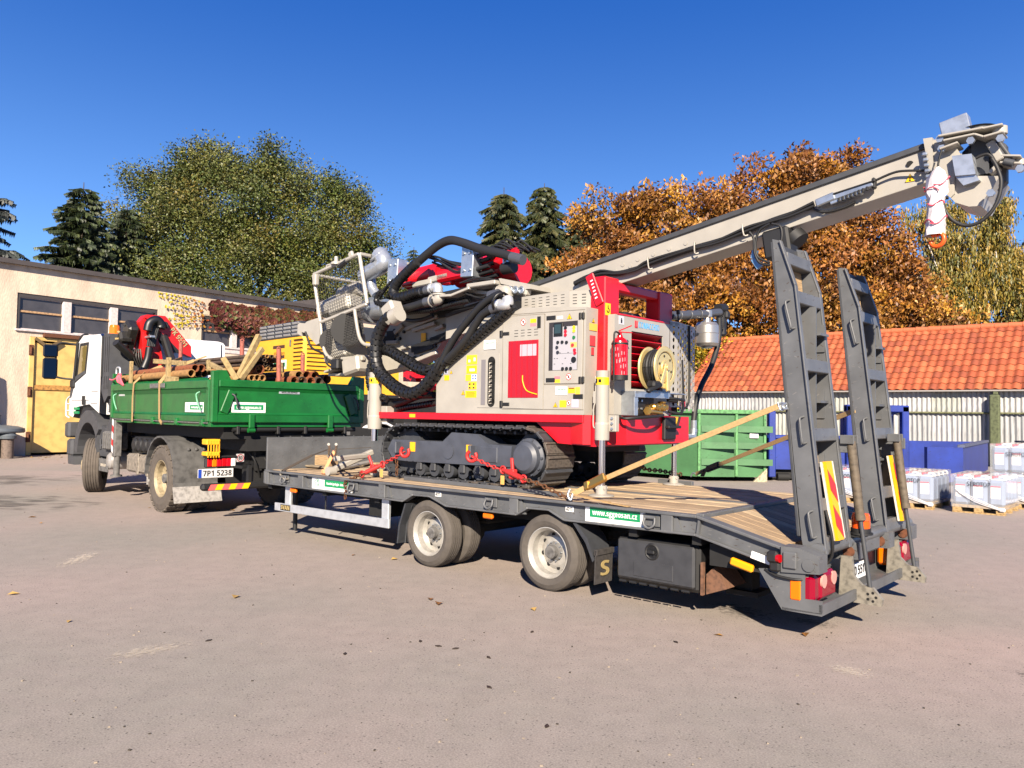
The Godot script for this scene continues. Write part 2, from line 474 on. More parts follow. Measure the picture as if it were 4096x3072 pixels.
func workshop():
	var plaster := pm("plaster", 220, 201, 178, 0.9, 0.0, "dirt", 0.22)
	plaster.uv1_scale = Vector3(0.4, 0.1, 0.4)
	plaster.normal_enabled = true
	var nt := NoiseTexture2D.new()
	var f := FastNoiseLite.new()
	f.frequency = 0.2; f.seed = 5
	nt.noise = f; nt.seamless = true; nt.as_normal_map = true; nt.width = 256; nt.height = 256; nt.bump_strength = 4.0
	plaster.normal_texture = nt; plaster.normal_scale = 0.12
	var t := thing("workshop_building", "long plastered workshop with flat dark roof edge and strip windows behind the truck cab", "building", B)
	var m := M.new()
	# wall with openings: door 0..2.3 x 0..4.0, windows -0.43..4.5 and 6.36..11.2 between 4.18 and 5.4
	var th := -0.35
	m.bb(Vector3(-14, 5.4, th), Vector3(12.1, 6.34, 0)); m.bb(Vector3(-14, 0, th), Vector3(-0.43, 5.4, 0))
	m.bb(Vector3(-0.43, 0, th), Vector3(0, 4.18, 0)); m.bb(Vector3(0, 3.98, th), Vector3(2.3, 4.18, 0)); m.bb(Vector3(2.3, 0, th), Vector3(12.1, 4.18, 0))
	m.bb(Vector3(4.5, 4.18, th), Vector3(6.36, 5.4, 0)); m.bb(Vector3(11.2, 4.18, th), Vector3(12.1, 5.4, 0))
	m.bb(Vector3(-14, 0, -9), Vector3(-13.7, 6.34, th)); m.bb(Vector3(11.8, 0, -9), Vector3(12.1, 6.34, th)); m.bb(Vector3(-14, 0, -9.3), Vector3(12.1, 6.34, -9))
	m.bb(Vector3(12.1, 0, -8), Vector3(20, 6.2, -0.2))
	part(t, "wall", m, plaster)
	m = M.new()
	m.bb(Vector3(-14.2, 6.34, -9.4), Vector3(12.15, 6.46, 0.16)); m.bb(Vector3(-14.2, 6.30, 0.10), Vector3(12.15, 6.345, 0.2)); m.bb(Vector3(12.15, 6.2, -8), Vector3(20.2, 6.78, 0.0))
	part(t, "roof", m, pm("felt", 74, 68, 68, 0.85, 0.0, "dirt", 0.6))
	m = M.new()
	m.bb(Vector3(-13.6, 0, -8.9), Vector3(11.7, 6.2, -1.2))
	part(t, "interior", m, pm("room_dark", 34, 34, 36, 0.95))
	var frame_m := pm("old_white", 216, 204, 200, 0.7, 0.0, "dirt", 1.2)
	var rail_m := pm("rail_tan", 196, 158, 116, 0.75, 0.0, "heavy", 2.0)
	var pane_m := pm("dusty_glass", 74, 72, 74, 0.32, 0.0, "dirt", 0.5)
	pane_m.metallic_specular = 0.5
	for w in [[-0.43, 4.5, [1.18, 2.82]], [6.36, 11.2, [7.87, 9.5]]]:
		var x0: float = w[0]; var x1: float = w[1]
		m = M.new()
		m.bb(Vector3(x0, 5.27, -0.16), Vector3(x1, 5.4, -0.03)); m.bb(Vector3(x0, 4.2, -0.16), Vector3(x0 + 0.1, 5.27, -0.03)); m.bb(Vector3(x1 - 0.08, 4.2, -0.16), Vector3(x1, 5.27, -0.03))
		var win := part(t, "window", m, pm("frame_dark", 62, 58, 58, 0.7))
		m = M.new(); m.bb(Vector3(x0 - 0.05, 4.13, -0.2), Vector3(x1 + 0.05, 4.2, 0.07), 0.01)
		part(win, "sill", m, frame_m)
		var edges := [x0 + 0.1]
		for e in w[2]: edges.append(e)
		edges.append(x1 - 0.08)
		for e in w[2]:
			m = M.new(); m.bb(Vector3(e - 0.14, 4.2, -0.17), Vector3(e + 0.14, 5.27, 0.015), 0.015)
			part(win, "mullion", m, frame_m)
		for i in 3:
			var l: float = edges[i] + (0.14 if i > 0 else 0.02); var r: float = edges[i + 1] - (0.14 if i < 2 else 0.02)
			for h in [[4.24, 4.76], [4.84, 5.25]]:
				m = M.new(); m.bb(Vector3(l, h[0], -0.125), Vector3(r, h[1], -0.115))
				part(win, "pane", m, pane_m)
			m = M.new(); m.bb(Vector3(l, 4.765, -0.14), Vector3(r, 4.835, -0.06), 0.01)
			part(win, "glazing_bar", m, rail_m)
			for h in [[4.2, 4.24], [5.25, 5.272]]:
				m = M.new(); m.bb(Vector3(l, h[0], -0.13), Vector3(r, h[1], -0.08))
				part(win, "sash", m, frame_m)
	# yellow steel door
	var yd := pm("door_yellow", 226, 190, 112, 0.6, 0.0, "dirt", 0.5)
	m = M.new()
	m.bb(Vector3(0.0, 0.02, -0.2), Vector3(0.16, 3.97, 0.02), 0.01); m.bb(Vector3(2.14, 0.02, -0.2), Vector3(2.3, 3.97, 0.02), 0.01); m.bb(Vector3(0.16, 3.86, -0.2), Vector3(2.14, 3.97, 0.02), 0.01)
	var d := part(t, "door", m, yd)
	m = M.new(); m.bb(Vector3(0.19, 2.36, -0.1), Vector3(2.11, 3.8, -0.06), 0.01)
	part(d, "upper_panel", m, yd)
	m = M.new(); m.bb(Vector3(0.19, 0.08, -0.1), Vector3(2.11, 2.2, -0.06), 0.01)
	part(d, "lower_panel", m, yd)
	m = M.new(); m.bb(Vector3(0.16, 2.2, -0.1), Vector3(2.14, 2.36, -0.02), 0.01)
	part(d, "cross_rail", m, pm("door_rail", 204, 150, 78, 0.7, 0.0, "heavy", 1.5))
	for hy in [0.5, 2.0, 3.4]:
		m = M.new(); m.cyl(Vector3(0.04, hy, 0.05), Vector3(0.04, hy + 0.22, 0.05), 0.035, 8); m.bb(Vector3(-0.02, hy - 0.05, 0.02), Vector3(0.12, hy + 0.3, 0.035))
		part(d, "hinge", m, pm("rust", 112, 66, 40, 0.9, 0.0, "heavy", 3.0))
	m = M.new(); m.bb(Vector3(0.4, 3.99, -0.1), Vector3(4.2, 4.115, 0.12), 0.01)
	part(t, "lintel", m, mats["rust"])
	m = M.new(); m.bar(Vector3(0.15, 3.93, 0.05), Vector3(0.62, 3.62, 0.06), 0.03, 0.1); m.bar(Vector3(0.55, 3.6, 0.06), Vector3(0.98, 3.9, 0.05), 0.03, 0.12)
	part(t, "bracket", m, pm("old_brown", 104, 84, 52, 0.8))
	# missing plaster band along the sill of the far windows
	m = M.new(); m.bb(Vector3(5.9, 3.95, 0.0), Vector3(11.4, 4.12, 0.03), 0.01)
	part(t, "ledge", m, frame_m)
	creeper()
	# cast iron machine parts standing by the wall
	var mf := pm("cast_grey", 92, 100, 108, 0.6, 0.0, "dirt", 2.0)
	var st := thing("machine_base", "grey cast machine base with round flange by the workshop wall", "machine part", W, Vector3(-16.2, 0, -25.2))
	m = M.new(); m.cyl(Vector3(-15.75, 0, -25.0), Vector3(-15.75, 0.62, -25.0), 0.17, 14)
	part(st, "leg", m, pm("drum_brown", 122, 106, 96, 0.8, 0.0, "heavy", 2.0))
	m = M.new(); m.lathe(Vector3(-15.75, 0.62, -25.0), Vector3.UP, [[0.0, 0.0], [0.24, 0.0], [0.26, 0.1], [0.2, 0.18], [0.0, 0.18]], 16)
	m.lathe(Vector3(-16.2, 0.8, -25.2), Vector3.UP, [[0.0, 0.0], [0.72, 0.0], [0.75, 0.05], [0.73, 0.14], [0.55, 0.2], [0.2, 0.24], [0.0, 0.24]], 20)
	part(st, "flange", m, mf)
	m = M.new(); m.cyl(Vector3(-16.15, 1.0, -25.1), Vector3(-16.15, 1.32, -25.1), 0.07, 10); m.cyl(Vector3(-16.15, 1.32, -25.1), Vector3(-16.15, 1.36, -25.1), 0.09, 10)
	part(st, "spindle", m, mf)
	m = M.new(); m.bb(Vector3(-17.2, 0, -25.7), Vector3(-16.1, 0.8, -24.9), 0.05)
	part(st, "housing", m, mats["black"])

func creeper():
	# creeper on the wall: red-brown mass hanging between the windows, yellow shoots on its left end
	var t := thing("creeper", "red and yellow autumn creeper hanging on the workshop wall above the windows", "creeper", B, Vector3(8, 5.4, 0))
	var m := M.new()
	var tips := []
	for i in 8:
		var y := 4.95 + i * 0.13
		var x0 := rng.randf_range(6.3, 7.0)
		var x1 := 4.5 + 0.25 * absf(i - 7) * 0.3 + rng.randf_range(-0.1, 0.5)
		var p := []
		for k in 5:
			var f := k / 4.0
			p.append(Vector3(lerpf(x0, x1, f), y + f * (i - 3) * 0.055 + sin(f * 3.0 + i) * 0.05, 0.03 + 0.03 * sin(i + f * 4.0)))
		var q := sm(p, 3)
		m.tube(q, 0.008, 4, 0.004)
		tips.append(q)
	part(t, "stem", m, pm("bark_brown", 86, 62, 44, 0.9))
	var leaf := M.new()
	for k in 7:
		var c := Vector3(rng.randf_range(-0.09, 0.09), rng.randf_range(-0.1, 0.08), rng.randf_range(0, 0.07))
		var bs := Basis(Vector3(rng.randf() - 0.5, rng.randf() - 0.5, rng.randf() - 0.5).normalized(), rng.randf_range(-0.8, 0.8))
		var l := rng.randf_range(0.05, 0.085)
		leaf.f3(c + bs * Vector3(-l, 0, 0), c + bs * Vector3(0, -l * 1.5, 0.02), c + bs * Vector3(l, 0, 0)); leaf.f3(c + bs * Vector3(-l, 0, 0), c + bs * Vector3(l, 0, 0), c + bs * Vector3(0, l * 0.7, 0))
	var xf := []
	var cl := []
	for q in tips:
		for i in 30:
			var p: Vector3 = q[rng.randi_range(0, q.size() - 1)]
			var f := clampf((p.x - 4.5) / 2.2, 0.0, 1.0)
			xf.append(Transform3D(Basis(Vector3.BACK, rng.randf() * 6.0).scaled(Vector3.ONE * rng.randf_range(0.26, 0.42)), p + Vector3(rng.randf_range(-0.02, 0.02), rng.randf_range(-0.03, 0.01), 0.02)))
			cl.append(Color8(200, 182, 40).lerp(Color8(150, 62, 40), smoothstep(0.45, 1.0, f + rng.randf_range(-0.2, 0.2))).srgb_to_linear())
	var bot := FastNoiseLite.new()
	bot.frequency = 0.8
	for i in 5600:
		var x := rng.randf_range(6.6 + 0.8 * rng.randf(), 12.4)
		var hang := 5.0 + 0.42 * bot.get_noise_1d(x * 2.0) - 0.30 * smoothstep(6.4, 8.5, x)
		var top := 5.85 + 0.25 * bot.get_noise_1d(x + 40.0) + 0.1 * smoothstep(7, 9, x)
		var y := lerpf(hang, top, sqrt(rng.randf()))
		var bulge := 0.28 * sin(clampf((top - y) / (top - hang), 0.0, 1.0) * PI)
		xf.append(Transform3D(Basis(Vector3.BACK, rng.randf() * 6.0).scaled(Vector3.ONE * rng.randf_range(0.7, 1.2)), Vector3(x, y, 0.04 + bulge * rng.randf_range(0.5, 1.0))))
		var c := Color8(104, 50, 44).lerp(Color8(132, 92, 52), rng.randf() * smoothstep(6.5, 10.0, x + rng.randf_range(-1, 1)))
		if rng.randf() < 0.2: c = Color8(92, 96, 46)
		cl.append(c.srgb_to_linear() * rng.randf_range(0.75, 1.1))
	scatter(t, "foliage", leaf, xf, cl, leaf_mat())

func leaf_mat() -> StandardMaterial3D:
	var m := vc("leaves", 0.55)
	m.backlight_enabled = true; m.backlight = Color(0.35, 0.35, 0.3)
	m.cull_mode = BaseMaterial3D.CULL_DISABLED
	return m

func scatter(p: Node, called: String, src: M, xf: Array, cl: Array, mat: Material) -> MultiMeshInstance3D:
	src.tinted = true
	var mm := MultiMesh.new()
	mm.transform_format = MultiMesh.TRANSFORM_3D; mm.use_colors = true
	mm.mesh = src.mesh(); mm.instance_count = xf.size()
	for i in xf.size():
		mm.set_instance_transform(i, xf[i]); mm.set_instance_color(i, Color(cl[i].r * 0.74, cl[i].g * 0.74, cl[i].b * 0.74))
	var o := MultiMeshInstance3D.new()
	o.name = called; o.multimesh = mm; o.material_override = mat
	p.add_child(o, true)
	if off.has(p): o.position = off[p]
	o.set_meta("kind", "stuff")
	return o

func shed():
	var t := thing("tiled_shed", "long low shed with orange clay roof and pale corrugated sheet wall", "shed", O, Vector3(-4, 0, -3))
	var m := M.new()
	m.bb(Vector3(-11.2, 0, -6.2), Vector3(7.5, 2.8, -0.12))
	part(t, "wall", m, pm("shed_wall", 150, 148, 144, 0.9, 0.0, "dirt", 0.6))
	# rafters board under the tiles: two slopes
	var ri := 5.42; var ze := 0.32; var zr := -2.85; var ye := 2.8
	m = M.new()
	for e in [[-11.3, 7.8]]:
		m.q(Vector3(e[0], ye, ze), Vector3(e[1], ye, ze), Vector3(e[1], ri, zr), Vector3(e[0], ri, zr))
		m.q(Vector3(e[0], ye, -6.4), Vector3(e[1], ye, -6.4), Vector3(e[1], ri, zr), Vector3(e[0], ri, zr))
		for xx in [e[0], e[1]]: m.f3(Vector3(xx, ye - 0.02, ze), Vector3(xx, ye - 0.02, -6.4), Vector3(xx, ri, zr))
	part(t, "roof_deck", m, pm("deck_brown", 120, 70, 44, 0.9))
	m = M.new(); m.bb(Vector3(-11.3, 2.74, 0.26), Vector3(7.8, 2.80, 0.36), 0.015)
	part(t, "gutter", m, pm("gutter_grey", 150, 146, 142, 0.6))
	# clay tiles: an S profile, 0.30 m wide and 0.40 long, overlapping
	var cols := 63; var rows := 11
	var up := Vector3(0, ri - ye, zr - ze)
	var sl := up.length()
	up = up / sl
	var nrm := Vector3(1, 0, 0).cross(-up).normalized()
	if nrm.y < 0: nrm = -nrm
	var lens := sl / rows
	var shapes := []
	for k in 5:
		var tm := M.new()
		tm.ink([182, 166, 190, 172, 150][k], [92, 80, 102, 88, 76][k], [56, 48, 64, 52, 48][k])
		var sx := 8
		for i in sx:
			var u0 := float(i) / sx; var u1 := float(i + 1) / sx
			var h0 := 0.028 * sin(u0 * TAU - 0.6) + 0.02; var h1 := 0.028 * sin(u1 * TAU - 0.6) + 0.02
			var a := Vector3(u0 * 0.305, 0, 0) + nrm * (h0 + 0.035); var b := Vector3(u1 * 0.305, 0, 0) + nrm * (h1 + 0.035)
			var c := b + up * (lens + 0.03) - nrm * 0.035; var d := a + up * (lens + 0.03) - nrm * 0.035
			var g0 := (nrm - Vector3(1, 0, 0) * cos(u0 * TAU - 0.6) * 0.55).normalized(); var g1 := (nrm - Vector3(1, 0, 0) * cos(u1 * TAU - 0.6) * 0.55).normalized()
			tm.tri(a, b, c, g0, g1, g1); tm.tri(a, c, d, g0, g1, g0)
			tm.q(a, b, b - nrm * 0.02, a - nrm * 0.02, -up)
		shapes.append(tm)
	var clay: Material = mats["clay"]
	var rest := M.new()
	rest.tinted = true
	var meshes := []
	for s in shapes: meshes.append((s as M).mesh())
	for r in rows:
		for c in cols:
			var p := Vector3(-11.3 + c * 0.302, ye, ze) + up * (lens * r) + Vector3(0, rng.randf_range(-0.003, 0.004), 0)
			var k := rng.randi_range(0, 4)
			if c >= 20 and c < 47:
				var o := MeshInstance3D.new()
				o.mesh = meshes[k]; o.material_override = clay; o.name = "roof_tile"
				t.add_child(o, true)
				o.transform = Transform3D(Basis(nrm, rng.randf_range(-0.012, 0.012)), p + off[t])
			else:
				var src: M = shapes[k]
				for i in src.v.size():
					rest.v.push_back(src.v[i] + p); rest.n.push_back(src.n[i]); rest.c.push_back(src.c[i]); rest.u.push_back(Vector2.ZERO)
	part(t, "roof_tiling", rest, clay).set_meta("kind", "stuff")
	for i in 40:
		m = M.new()
		m.ink(198, 106, 66)
		var px := -11.3 + i * 0.48
		m.cyl(Vector3(px, ri + 0.03 + rng.randf_range(-0.01, 0.01), zr), Vector3(px + 0.5, ri + 0.03, zr), 0.14, 10, 0.12)
		part(t, "ridge_tile", m, clay)
	# corrugated sheets in two tiers, overlapping, slightly out of line
	var sheet := M.new()
	var n := 36
	for i in n:
		var x0 := 1.06 * i / n; var x1 := 1.06 * (i + 1) / n
		var z0 := 0.028 * sin(x0 * TAU / 0.177); var z1 := 0.028 * sin(x1 * TAU / 0.177)
		var g0 := Vector3(-0.95 * cos(x0 * TAU / 0.177), 0, 1).normalized(); var g1 := Vector3(-0.95 * cos(x1 * TAU / 0.177), 0, 1).normalized()
		sheet.tri(Vector3(x0, 0, z0), Vector3(x1, 0, z1), Vector3(x1, 1, z1), g0, g1, g1); sheet.tri(Vector3(x0, 0, z0), Vector3(x1, 1, z1), Vector3(x0, 1, z0), g0, g1, g0)
		sheet.q(Vector3(x0, 0, z0), Vector3(x1, 0, z1), Vector3(x1, 0, z1 - 0.012), Vector3(x0, 0, z0 - 0.012), Vector3.DOWN)
	var sm_ := sheet.mesh()
	var cm := []
	for k in 4:
		var q := pm("sheet_%d" % k, [186, 172, 196, 180][k], [186, 174, 196, 182][k], [188, 176, 194, 174][k], 0.85, 0.0, "heavy", 0.9)
		q.uv1_scale = Vector3(2.2, 0.35, 2.2)
		cm.append(q)
	for tier in 2:
		for i in 18:
			var o := MeshInstance3D.new()
			o.mesh = sm_; o.material_override = cm[rng.randi_range(0, 3)]; o.name = "corrugated_panel"
			t.add_child(o, true)
			var h := 0.86 if tier == 1 else 1.9
			o.transform = Transform3D(Basis(Vector3.BACK, rng.randf_range(-0.006, 0.006)).scaled(Vector3(1, h, 1)), Vector3(-11.3 + i * 1.03, 1.96 if tier == 1 else 0.0 + rng.randf_range(0, 0.06), (0.03 if tier == 1 else -0.02) + 0.01 * (i % 2)) + off[t])
	m = M.new(); m.cyl(Vector3(-11.2, 1.95, 0.08), Vector3(7.4, 1.95, 0.08), 0.035, 8)
	part(t, "rail", m, pm("rail_moss", 126, 128, 92, 0.85, 0.0, "heavy", 1.2))
	m = M.new(); m.bb(Vector3(1.0, 0, 0.15), Vector3(1.32, 2.62, 0.45), 0.04); m.bb(Vector3(1.1, 2.62, 0.2), Vector3(1.26, 2.76, 0.34), 0.02)
	solo("concrete_post", m, pm("mossy", 96, 104, 74, 0.9, 0.0, "heavy", 1.2), "square mossy concrete post in front of the corrugated shed wall", "post", O, Vector3(1.16, 0, 0.3))

func blob_tree(called: String, label: String, at: Vector3, trunk_h: float, trunk_r: float, blobs: Array, leaf: M, per_m: float, pal: Array, bark: Material, grp := "", inner := 0.6) -> Node3D:
	var t := thing(called, label, "tree", W, at, grp)
	var m := M.new()
	m.tube(sm([at, at + Vector3(0.1, trunk_h * 0.5, 0), at + Vector3(0, trunk_h, 0.1)], 4), trunk_r, 9, trunk_r * 0.6)
	var xf := []
	var cl := []
	for b in blobs:   # centre, radii
		var c: Vector3 = at + b[0]
		var r: Vector3 = b[1]
		var st := at + Vector3(0, trunk_h * rng.randf_range(0.6, 1.0), 0)
		var mid := st.lerp(c, 0.5) + Vector3(rng.randf_range(-0.4, 0.4), -0.3, rng.randf_range(-0.4, 0.4))
		m.tube(sm([st, mid, c], 4), trunk_r * 0.42, 6, trunk_r * 0.12)
		for k in 7:
			var d := Vector3(rng.randf_range(-1, 1), rng.randf_range(-0.4, 1), rng.randf_range(-1, 1)).normalized()
			var e := c + d * r * 0.9
			m.tube(PackedVector3Array([mid.lerp(c, rng.randf_range(0.3, 1.0)), c.lerp(e, 0.5) + Vector3(0, 0.2, 0), e]), trunk_r * 0.10, 4, 0.01)
		var cnt := int(per_m * (r.x * r.y + r.y * r.z + r.x * r.z))
		# sprays: leaf bunches gather round twig ends, so gaps stay between them
		var sprays := []
		for k in maxi(8, int(cnt / 26.0)):
			var d := Vector3(rng.randfn(), rng.randfn(), rng.randfn()).normalized()
			sprays.append([c + d * r * pow(rng.randf(), inner) * rng.randf_range(0.86, 1.12), pal[rng.randi_range(0, pal.size() - 1)], rng.randf_range(0.62, 1.2)])
		var sr := clampf((r.x + r.y + r.z) * 0.062, 0.28, 0.55)
		for i in cnt:
			var sp: Array = sprays[rng.randi_range(0, sprays.size() - 1)]
			var p: Vector3 = sp[0] + Vector3(rng.randfn(), rng.randfn() * 0.8, rng.randfn()) * sr
			var bs := Basis.from_euler(Vector3(rng.randf_range(-0.7, 0.7), rng.randf() * TAU, rng.randf_range(-0.7, 0.7)))
			xf.append(Transform3D(bs.scaled(Vector3.ONE * rng.randf_range(0.75, 1.25)), p))
			var h := clampf((p.y - at.y) / 18.0, 0.0, 1.0)
			var pc: Color = pal[rng.randi_range(0, pal.size() - 1)]
			cl.append(pc.lerp(sp[1], 0.65).srgb_to_linear() * rng.randf_range(0.8, 1.15) * sp[2])
	part(t, "trunk", m, bark)
	scatter(t, "crown", leaf, xf, cl, leaf_mat())
	return t

func leaf_bunch(count: int, spread: float, size: float, droop := 0.0) -> M:
	var m := M.new()
	for k in count:
		var c := Vector3(rng.randfn(), rng.randfn(), rng.randfn()) * spread * 0.5
		var bs := Basis.from_euler(Vector3(rng.randf_range(-1, 1) + droop, rng.randf() * TAU, rng.randf_range(-1, 1)))
		var l := size * rng.randf_range(0.7, 1.2)
		var a := c + bs * Vector3(-l * 0.45, 0, 0); var b := c + bs * Vector3(l * 0.45, 0, 0)
		var e := c + bs * Vector3(0, -l * 0.12, l); var f := c + bs * Vector3(0, l * 0.08, -l * 0.7)
		m.f3(a, b, e); m.f3(b, a, f)
	return m

func spruce(called: String, label: String, at: Vector3, h: float, rad: float, frond: M, pal: Array, bark: Material, droop: float, dens: float, from := 0.12, grp := ""):
	var t := thing(called, label, "tree", W, at, grp)
	var m := M.new()
	m.tube(PackedVector3Array([at, at + Vector3(0, h * 0.5, 0), at + Vector3(0, h, 0)]), h * 0.014, 8, 0.02)
	var xf := []
	var cl := []
	var y := h * from
	while y < h * 0.985:
		var f := y / h
		var l := rad * pow(1.0 - f, 0.72 if droop < 0.5 else 0.5) * rng.randf_range(0.85, 1.1) + 0.12
		var cnt := 5 + int(4.0 * (1.0 - f))
		var a0 := rng.randf() * TAU
		for k in cnt:
			var ang := a0 + TAU * k / cnt + rng.randf_range(-0.3, 0.3)
			var ll := l * rng.randf_range(0.65, 1.12)
			var d := Vector3(cos(ang), 0, sin(ang))
			var base := at + Vector3(0, y, 0)
			var pts := []
			for j in 5:
				var g := j / 4.0
				pts.append(base + d * ll * g + Vector3(0, ll * (0.22 * g - droop * g * g + 0.22 * maxf(0.0, g - 0.7)), 0))
			var path := sm(pts, 2)
			m.tube(PackedVector3Array([pts[0], pts[2], pts[4]]), 0.022, 4, 0.006)
			var cn := int(ceil(ll * dens))
			for i in cn:
				var g := 0.12 + 0.9 * (i + rng.randf()) / cn
				var idx := clampf(g, 0, 1) * (path.size() - 1)
				var p := path[int(idx)].lerp(path[mini(int(idx) + 1, path.size() - 1)], idx - int(idx))
				var side := d.cross(Vector3.UP) * (1.0 if i % 2 == 0 else -1.0)
				var dir := (d * 0.55 + side * rng.randf_range(0.2, 0.9) + Vector3(0, -droop * rng.randf_range(0.5, 1.7), 0)).normalized()
				var b := Basis.looking_at(-dir, Vector3(rng.randf_range(-0.4, 0.4), 1, rng.randf_range(-0.4, 0.4)))
				xf.append(Transform3D(b.scaled(Vector3.ONE * rng.randf_range(0.7, 1.25) * clampf(0.6 + ll * 0.22, 0.55, 1.4)), p))
				var pc: Color = pal[rng.randi_range(0, pal.size() - 1)]
				cl.append(pc.srgb_to_linear() * rng.randf_range(0.65, 1.2))
		y += h * 0.015 + 0.08
	part(t, "trunk", m, bark)
	scatter(t, "crown", frond, xf, cl, leaf_mat())

func needle_frond() -> M:
	var m := M.new()
	# a twig along +z with short needle blades to both sides and below
	for i in 9:
		var z := i * 0.062
		for s in [-1.0, 1.0]:
			var w := 0.10 * (1.0 - i * 0.07) * rng.randf_range(0.8, 1.2)
			m.f3(Vector3(0, 0, z), Vector3(s * w, rng.randf_range(-0.05, 0.02), z + 0.07), Vector3(0, 0.01, z + 0.055))
		m.f3(Vector3(-0.03, 0, z - 0.02), Vector3(rng.randf_range(-0.03, 0.03), -0.17 * rng.randf_range(0.6, 1.3), z + 0.05), Vector3(0.03, 0, z + 0.05)); m.f3(Vector3(0, 0, z - 0.03), Vector3(0.02, -0.13, z + 0.02), Vector3(0, 0.03, z + 0.06))
	return m

func trees():
	var bark := pm("bark", 84, 74, 64, 0.95, 0.0, "heavy", 1.5)
	var lb := leaf_bunch(14, 0.5, 0.105)
	var lb2 := leaf_bunch(12, 0.5, 0.13, 0.5)
	var green := [Color8(92, 102, 36), Color8(74, 92, 32), Color8(108, 108, 40), Color8(66, 82, 34), Color8(120, 104, 36), Color8(84, 92, 44)]
	var top := [Color8(112, 116, 58), Color8(122, 118, 62), Color8(94, 104, 48)]
	var big := []
	# big green tree behind the workshop: a wide dome with a peak left of the middle
	for b in [[-3.5, 17.2, 0, 2.0], [-6, 15, 0, 2.6], [-7.4, 12.6, 0, 2.3], [-1, 16.2, 0.5, 2.6], [2, 15.6, 0, 2.6], [4.6, 14, 0, 2.6], [6.6, 12, 0, 2.4], [8.2, 10, 0, 1.9], [-4, 13, 1, 3.2], [0, 13, 1.5, 3.4], [3.4, 11.5, 1.5, 3.2], [-7.6, 9.5, 0.5, 2.6], [-4, 9, 2.5, 3.2], [0.5, 9, 2.8, 3.4], [5, 8.6, 2.5, 3], [8, 7.4, 1.5, 2.4], [-7, 6, 1.5, 2.6], [-3, 5.4, 3, 3], [2, 5.2, 3, 3], [6, 5, 2.6, 2.6], [-4.6, 16.6, 0, 1.6], [1, 17.2, 0, 1.3], [5.6, 15.2, 0, 1.3]]:
		big.append([Vector3(b[0], b[1], b[2]), Vector3(b[3], b[3] * 0.95, b[3] * 0.9)])
	blob_tree("broadleaf_tree", "big round green tree with yellowing leaves behind the workshop roof", Vector3(-16.3, 0, -50), 8.0, 0.42, big, lb, 46.0, green + top, bark)
	var nf := needle_frond()
	var dark := [Color8(52, 66, 34), Color8(64, 78, 40), Color8(42, 54, 32), Color8(74, 84, 44)]
	spruce("spruce_tree", "tall dark spruce left of the big green tree", Vector3(-23.5, 0, -43), 13.9, 4.6, nf, dark, bark, 0.3, 24.0, 0.1)
	spruce("spruce_tree", "dark spruce whose tip shows between the tall spruce and the green tree", Vector3(-22.8, 0, -46.5), 13.6, 3.6, nf, dark, bark, 0.3, 20.0, 0.2)
	spruce("spruce_tree", "spruce at the left edge with only branch ends in view", Vector3(-22.0, 0, -30.5), 14.5, 3.5, nf, [Color8(30, 40, 42), Color8(36, 48, 46)], bark, 0.22, 16.0, 0.3)
	spruce("spruce_tree", "small spruce tip rising behind the drill rig basket", Vector3(-7.6, 0, -60), 14.2, 2.2, nf, dark, bark, 0.3, 10.0, 0.3)
	var dr := [Color8(66, 76, 40), Color8(78, 84, 46), Color8(52, 62, 38), Color8(90, 88, 50)]
	spruce("spruce_tree", "broad weeping spruce with hanging twigs left of the orange tree", Vector3(-0.7, 0, -50), 16.0, 3.4, nf, dr, bark, 0.55, 36.0, 0.15)
	spruce("spruce_tree", "weeping spruce close behind the mast foot", Vector3(1.9, 0, -51), 16.6, 3.6, nf, dr, bark, 0.55, 34.0, 0.15)
	spruce("spruce_tree", "weeping spruce between the two spruces and the orange tree", Vector3(4.4, 0, -50), 14.8, 3.4, nf, dr, bark, 0.55, 34.0, 0.15)
	var org := [Color8(158, 100, 30), Color8(138, 84, 30), Color8(176, 122, 34), Color8(118, 72, 32), Color8(184, 136, 44), Color8(104, 66, 36)]
	var orange := []
	for b in [[0, 12, 0, 3.4], [2.2, 14.6, 0, 2.4], [3.4, 15.2, 0, 1.7], [5.2, 14.6, 0.5, 2.0], [-2.2, 11.6, 0.5, 2.8], [-4.4, 9.8, 0, 2.8], [-6.2, 9.2, 0.5, 2.2], [3.6, 11.2, 1, 3.0], [6.0, 11, 0, 2.6], [-7.4, 11.4, 0, 2.2], [-9, 9.2, 0.4, 2.0], [-8.6, 6.6, 1, 2.2], [-5.2, 12.2, 0, 2.1], [-9.4, 5, 1, 2.0], [-7.0, 6.8, 1, 2.0], [-4.2, 6.6, 2, 2.6], [-0.5, 7.6, 2.6, 3.0], [3.4, 7.4, 2.6, 3.0], [6.8, 7.4, 1.5, 2.6], [-2, 4.2, 3, 2.4], [2, 4.2, 3, 2.4], [5.6, 4.4, 2.4, 2.4], [-5.4, 4, 2, 2.0]]:
		orange.append([Vector3(b[0], b[1], b[2]), Vector3(b[3], b[3] * 0.9, b[3] * 0.9)])
	blob_tree("autumn_tree", "large walnut like tree in orange brown leaf behind the mast", Vector3(12.6, 0, -43), 7.0, 0.4, orange, lb2, 40.0, org, bark)
	var o2 := []
	for b in [[0, 9.2, 0, 2.2], [1.8, 8.0, 0, 1.8], [-2.2, 8.6, 0.4, 2.2], [2.6, 6.6, 0.6, 1.7], [0.6, 5.6, 1.6, 2.4], [3.6, 4.8, 1, 2.0], [-2.4, 4.8, 1.2, 2.2], [1.5, 3, 1.6, 2.0]]:
		o2.append([Vector3(b[0], b[1], b[2]), Vector3(b[3], b[3] * 0.9, b[3] * 0.9)])
	blob_tree("autumn_tree", "smaller orange tree behind the tall ramps and the wrapped hook", Vector3(20.2, 0, -43), 4.5, 0.26, o2, lb2, 40.0, org, bark)
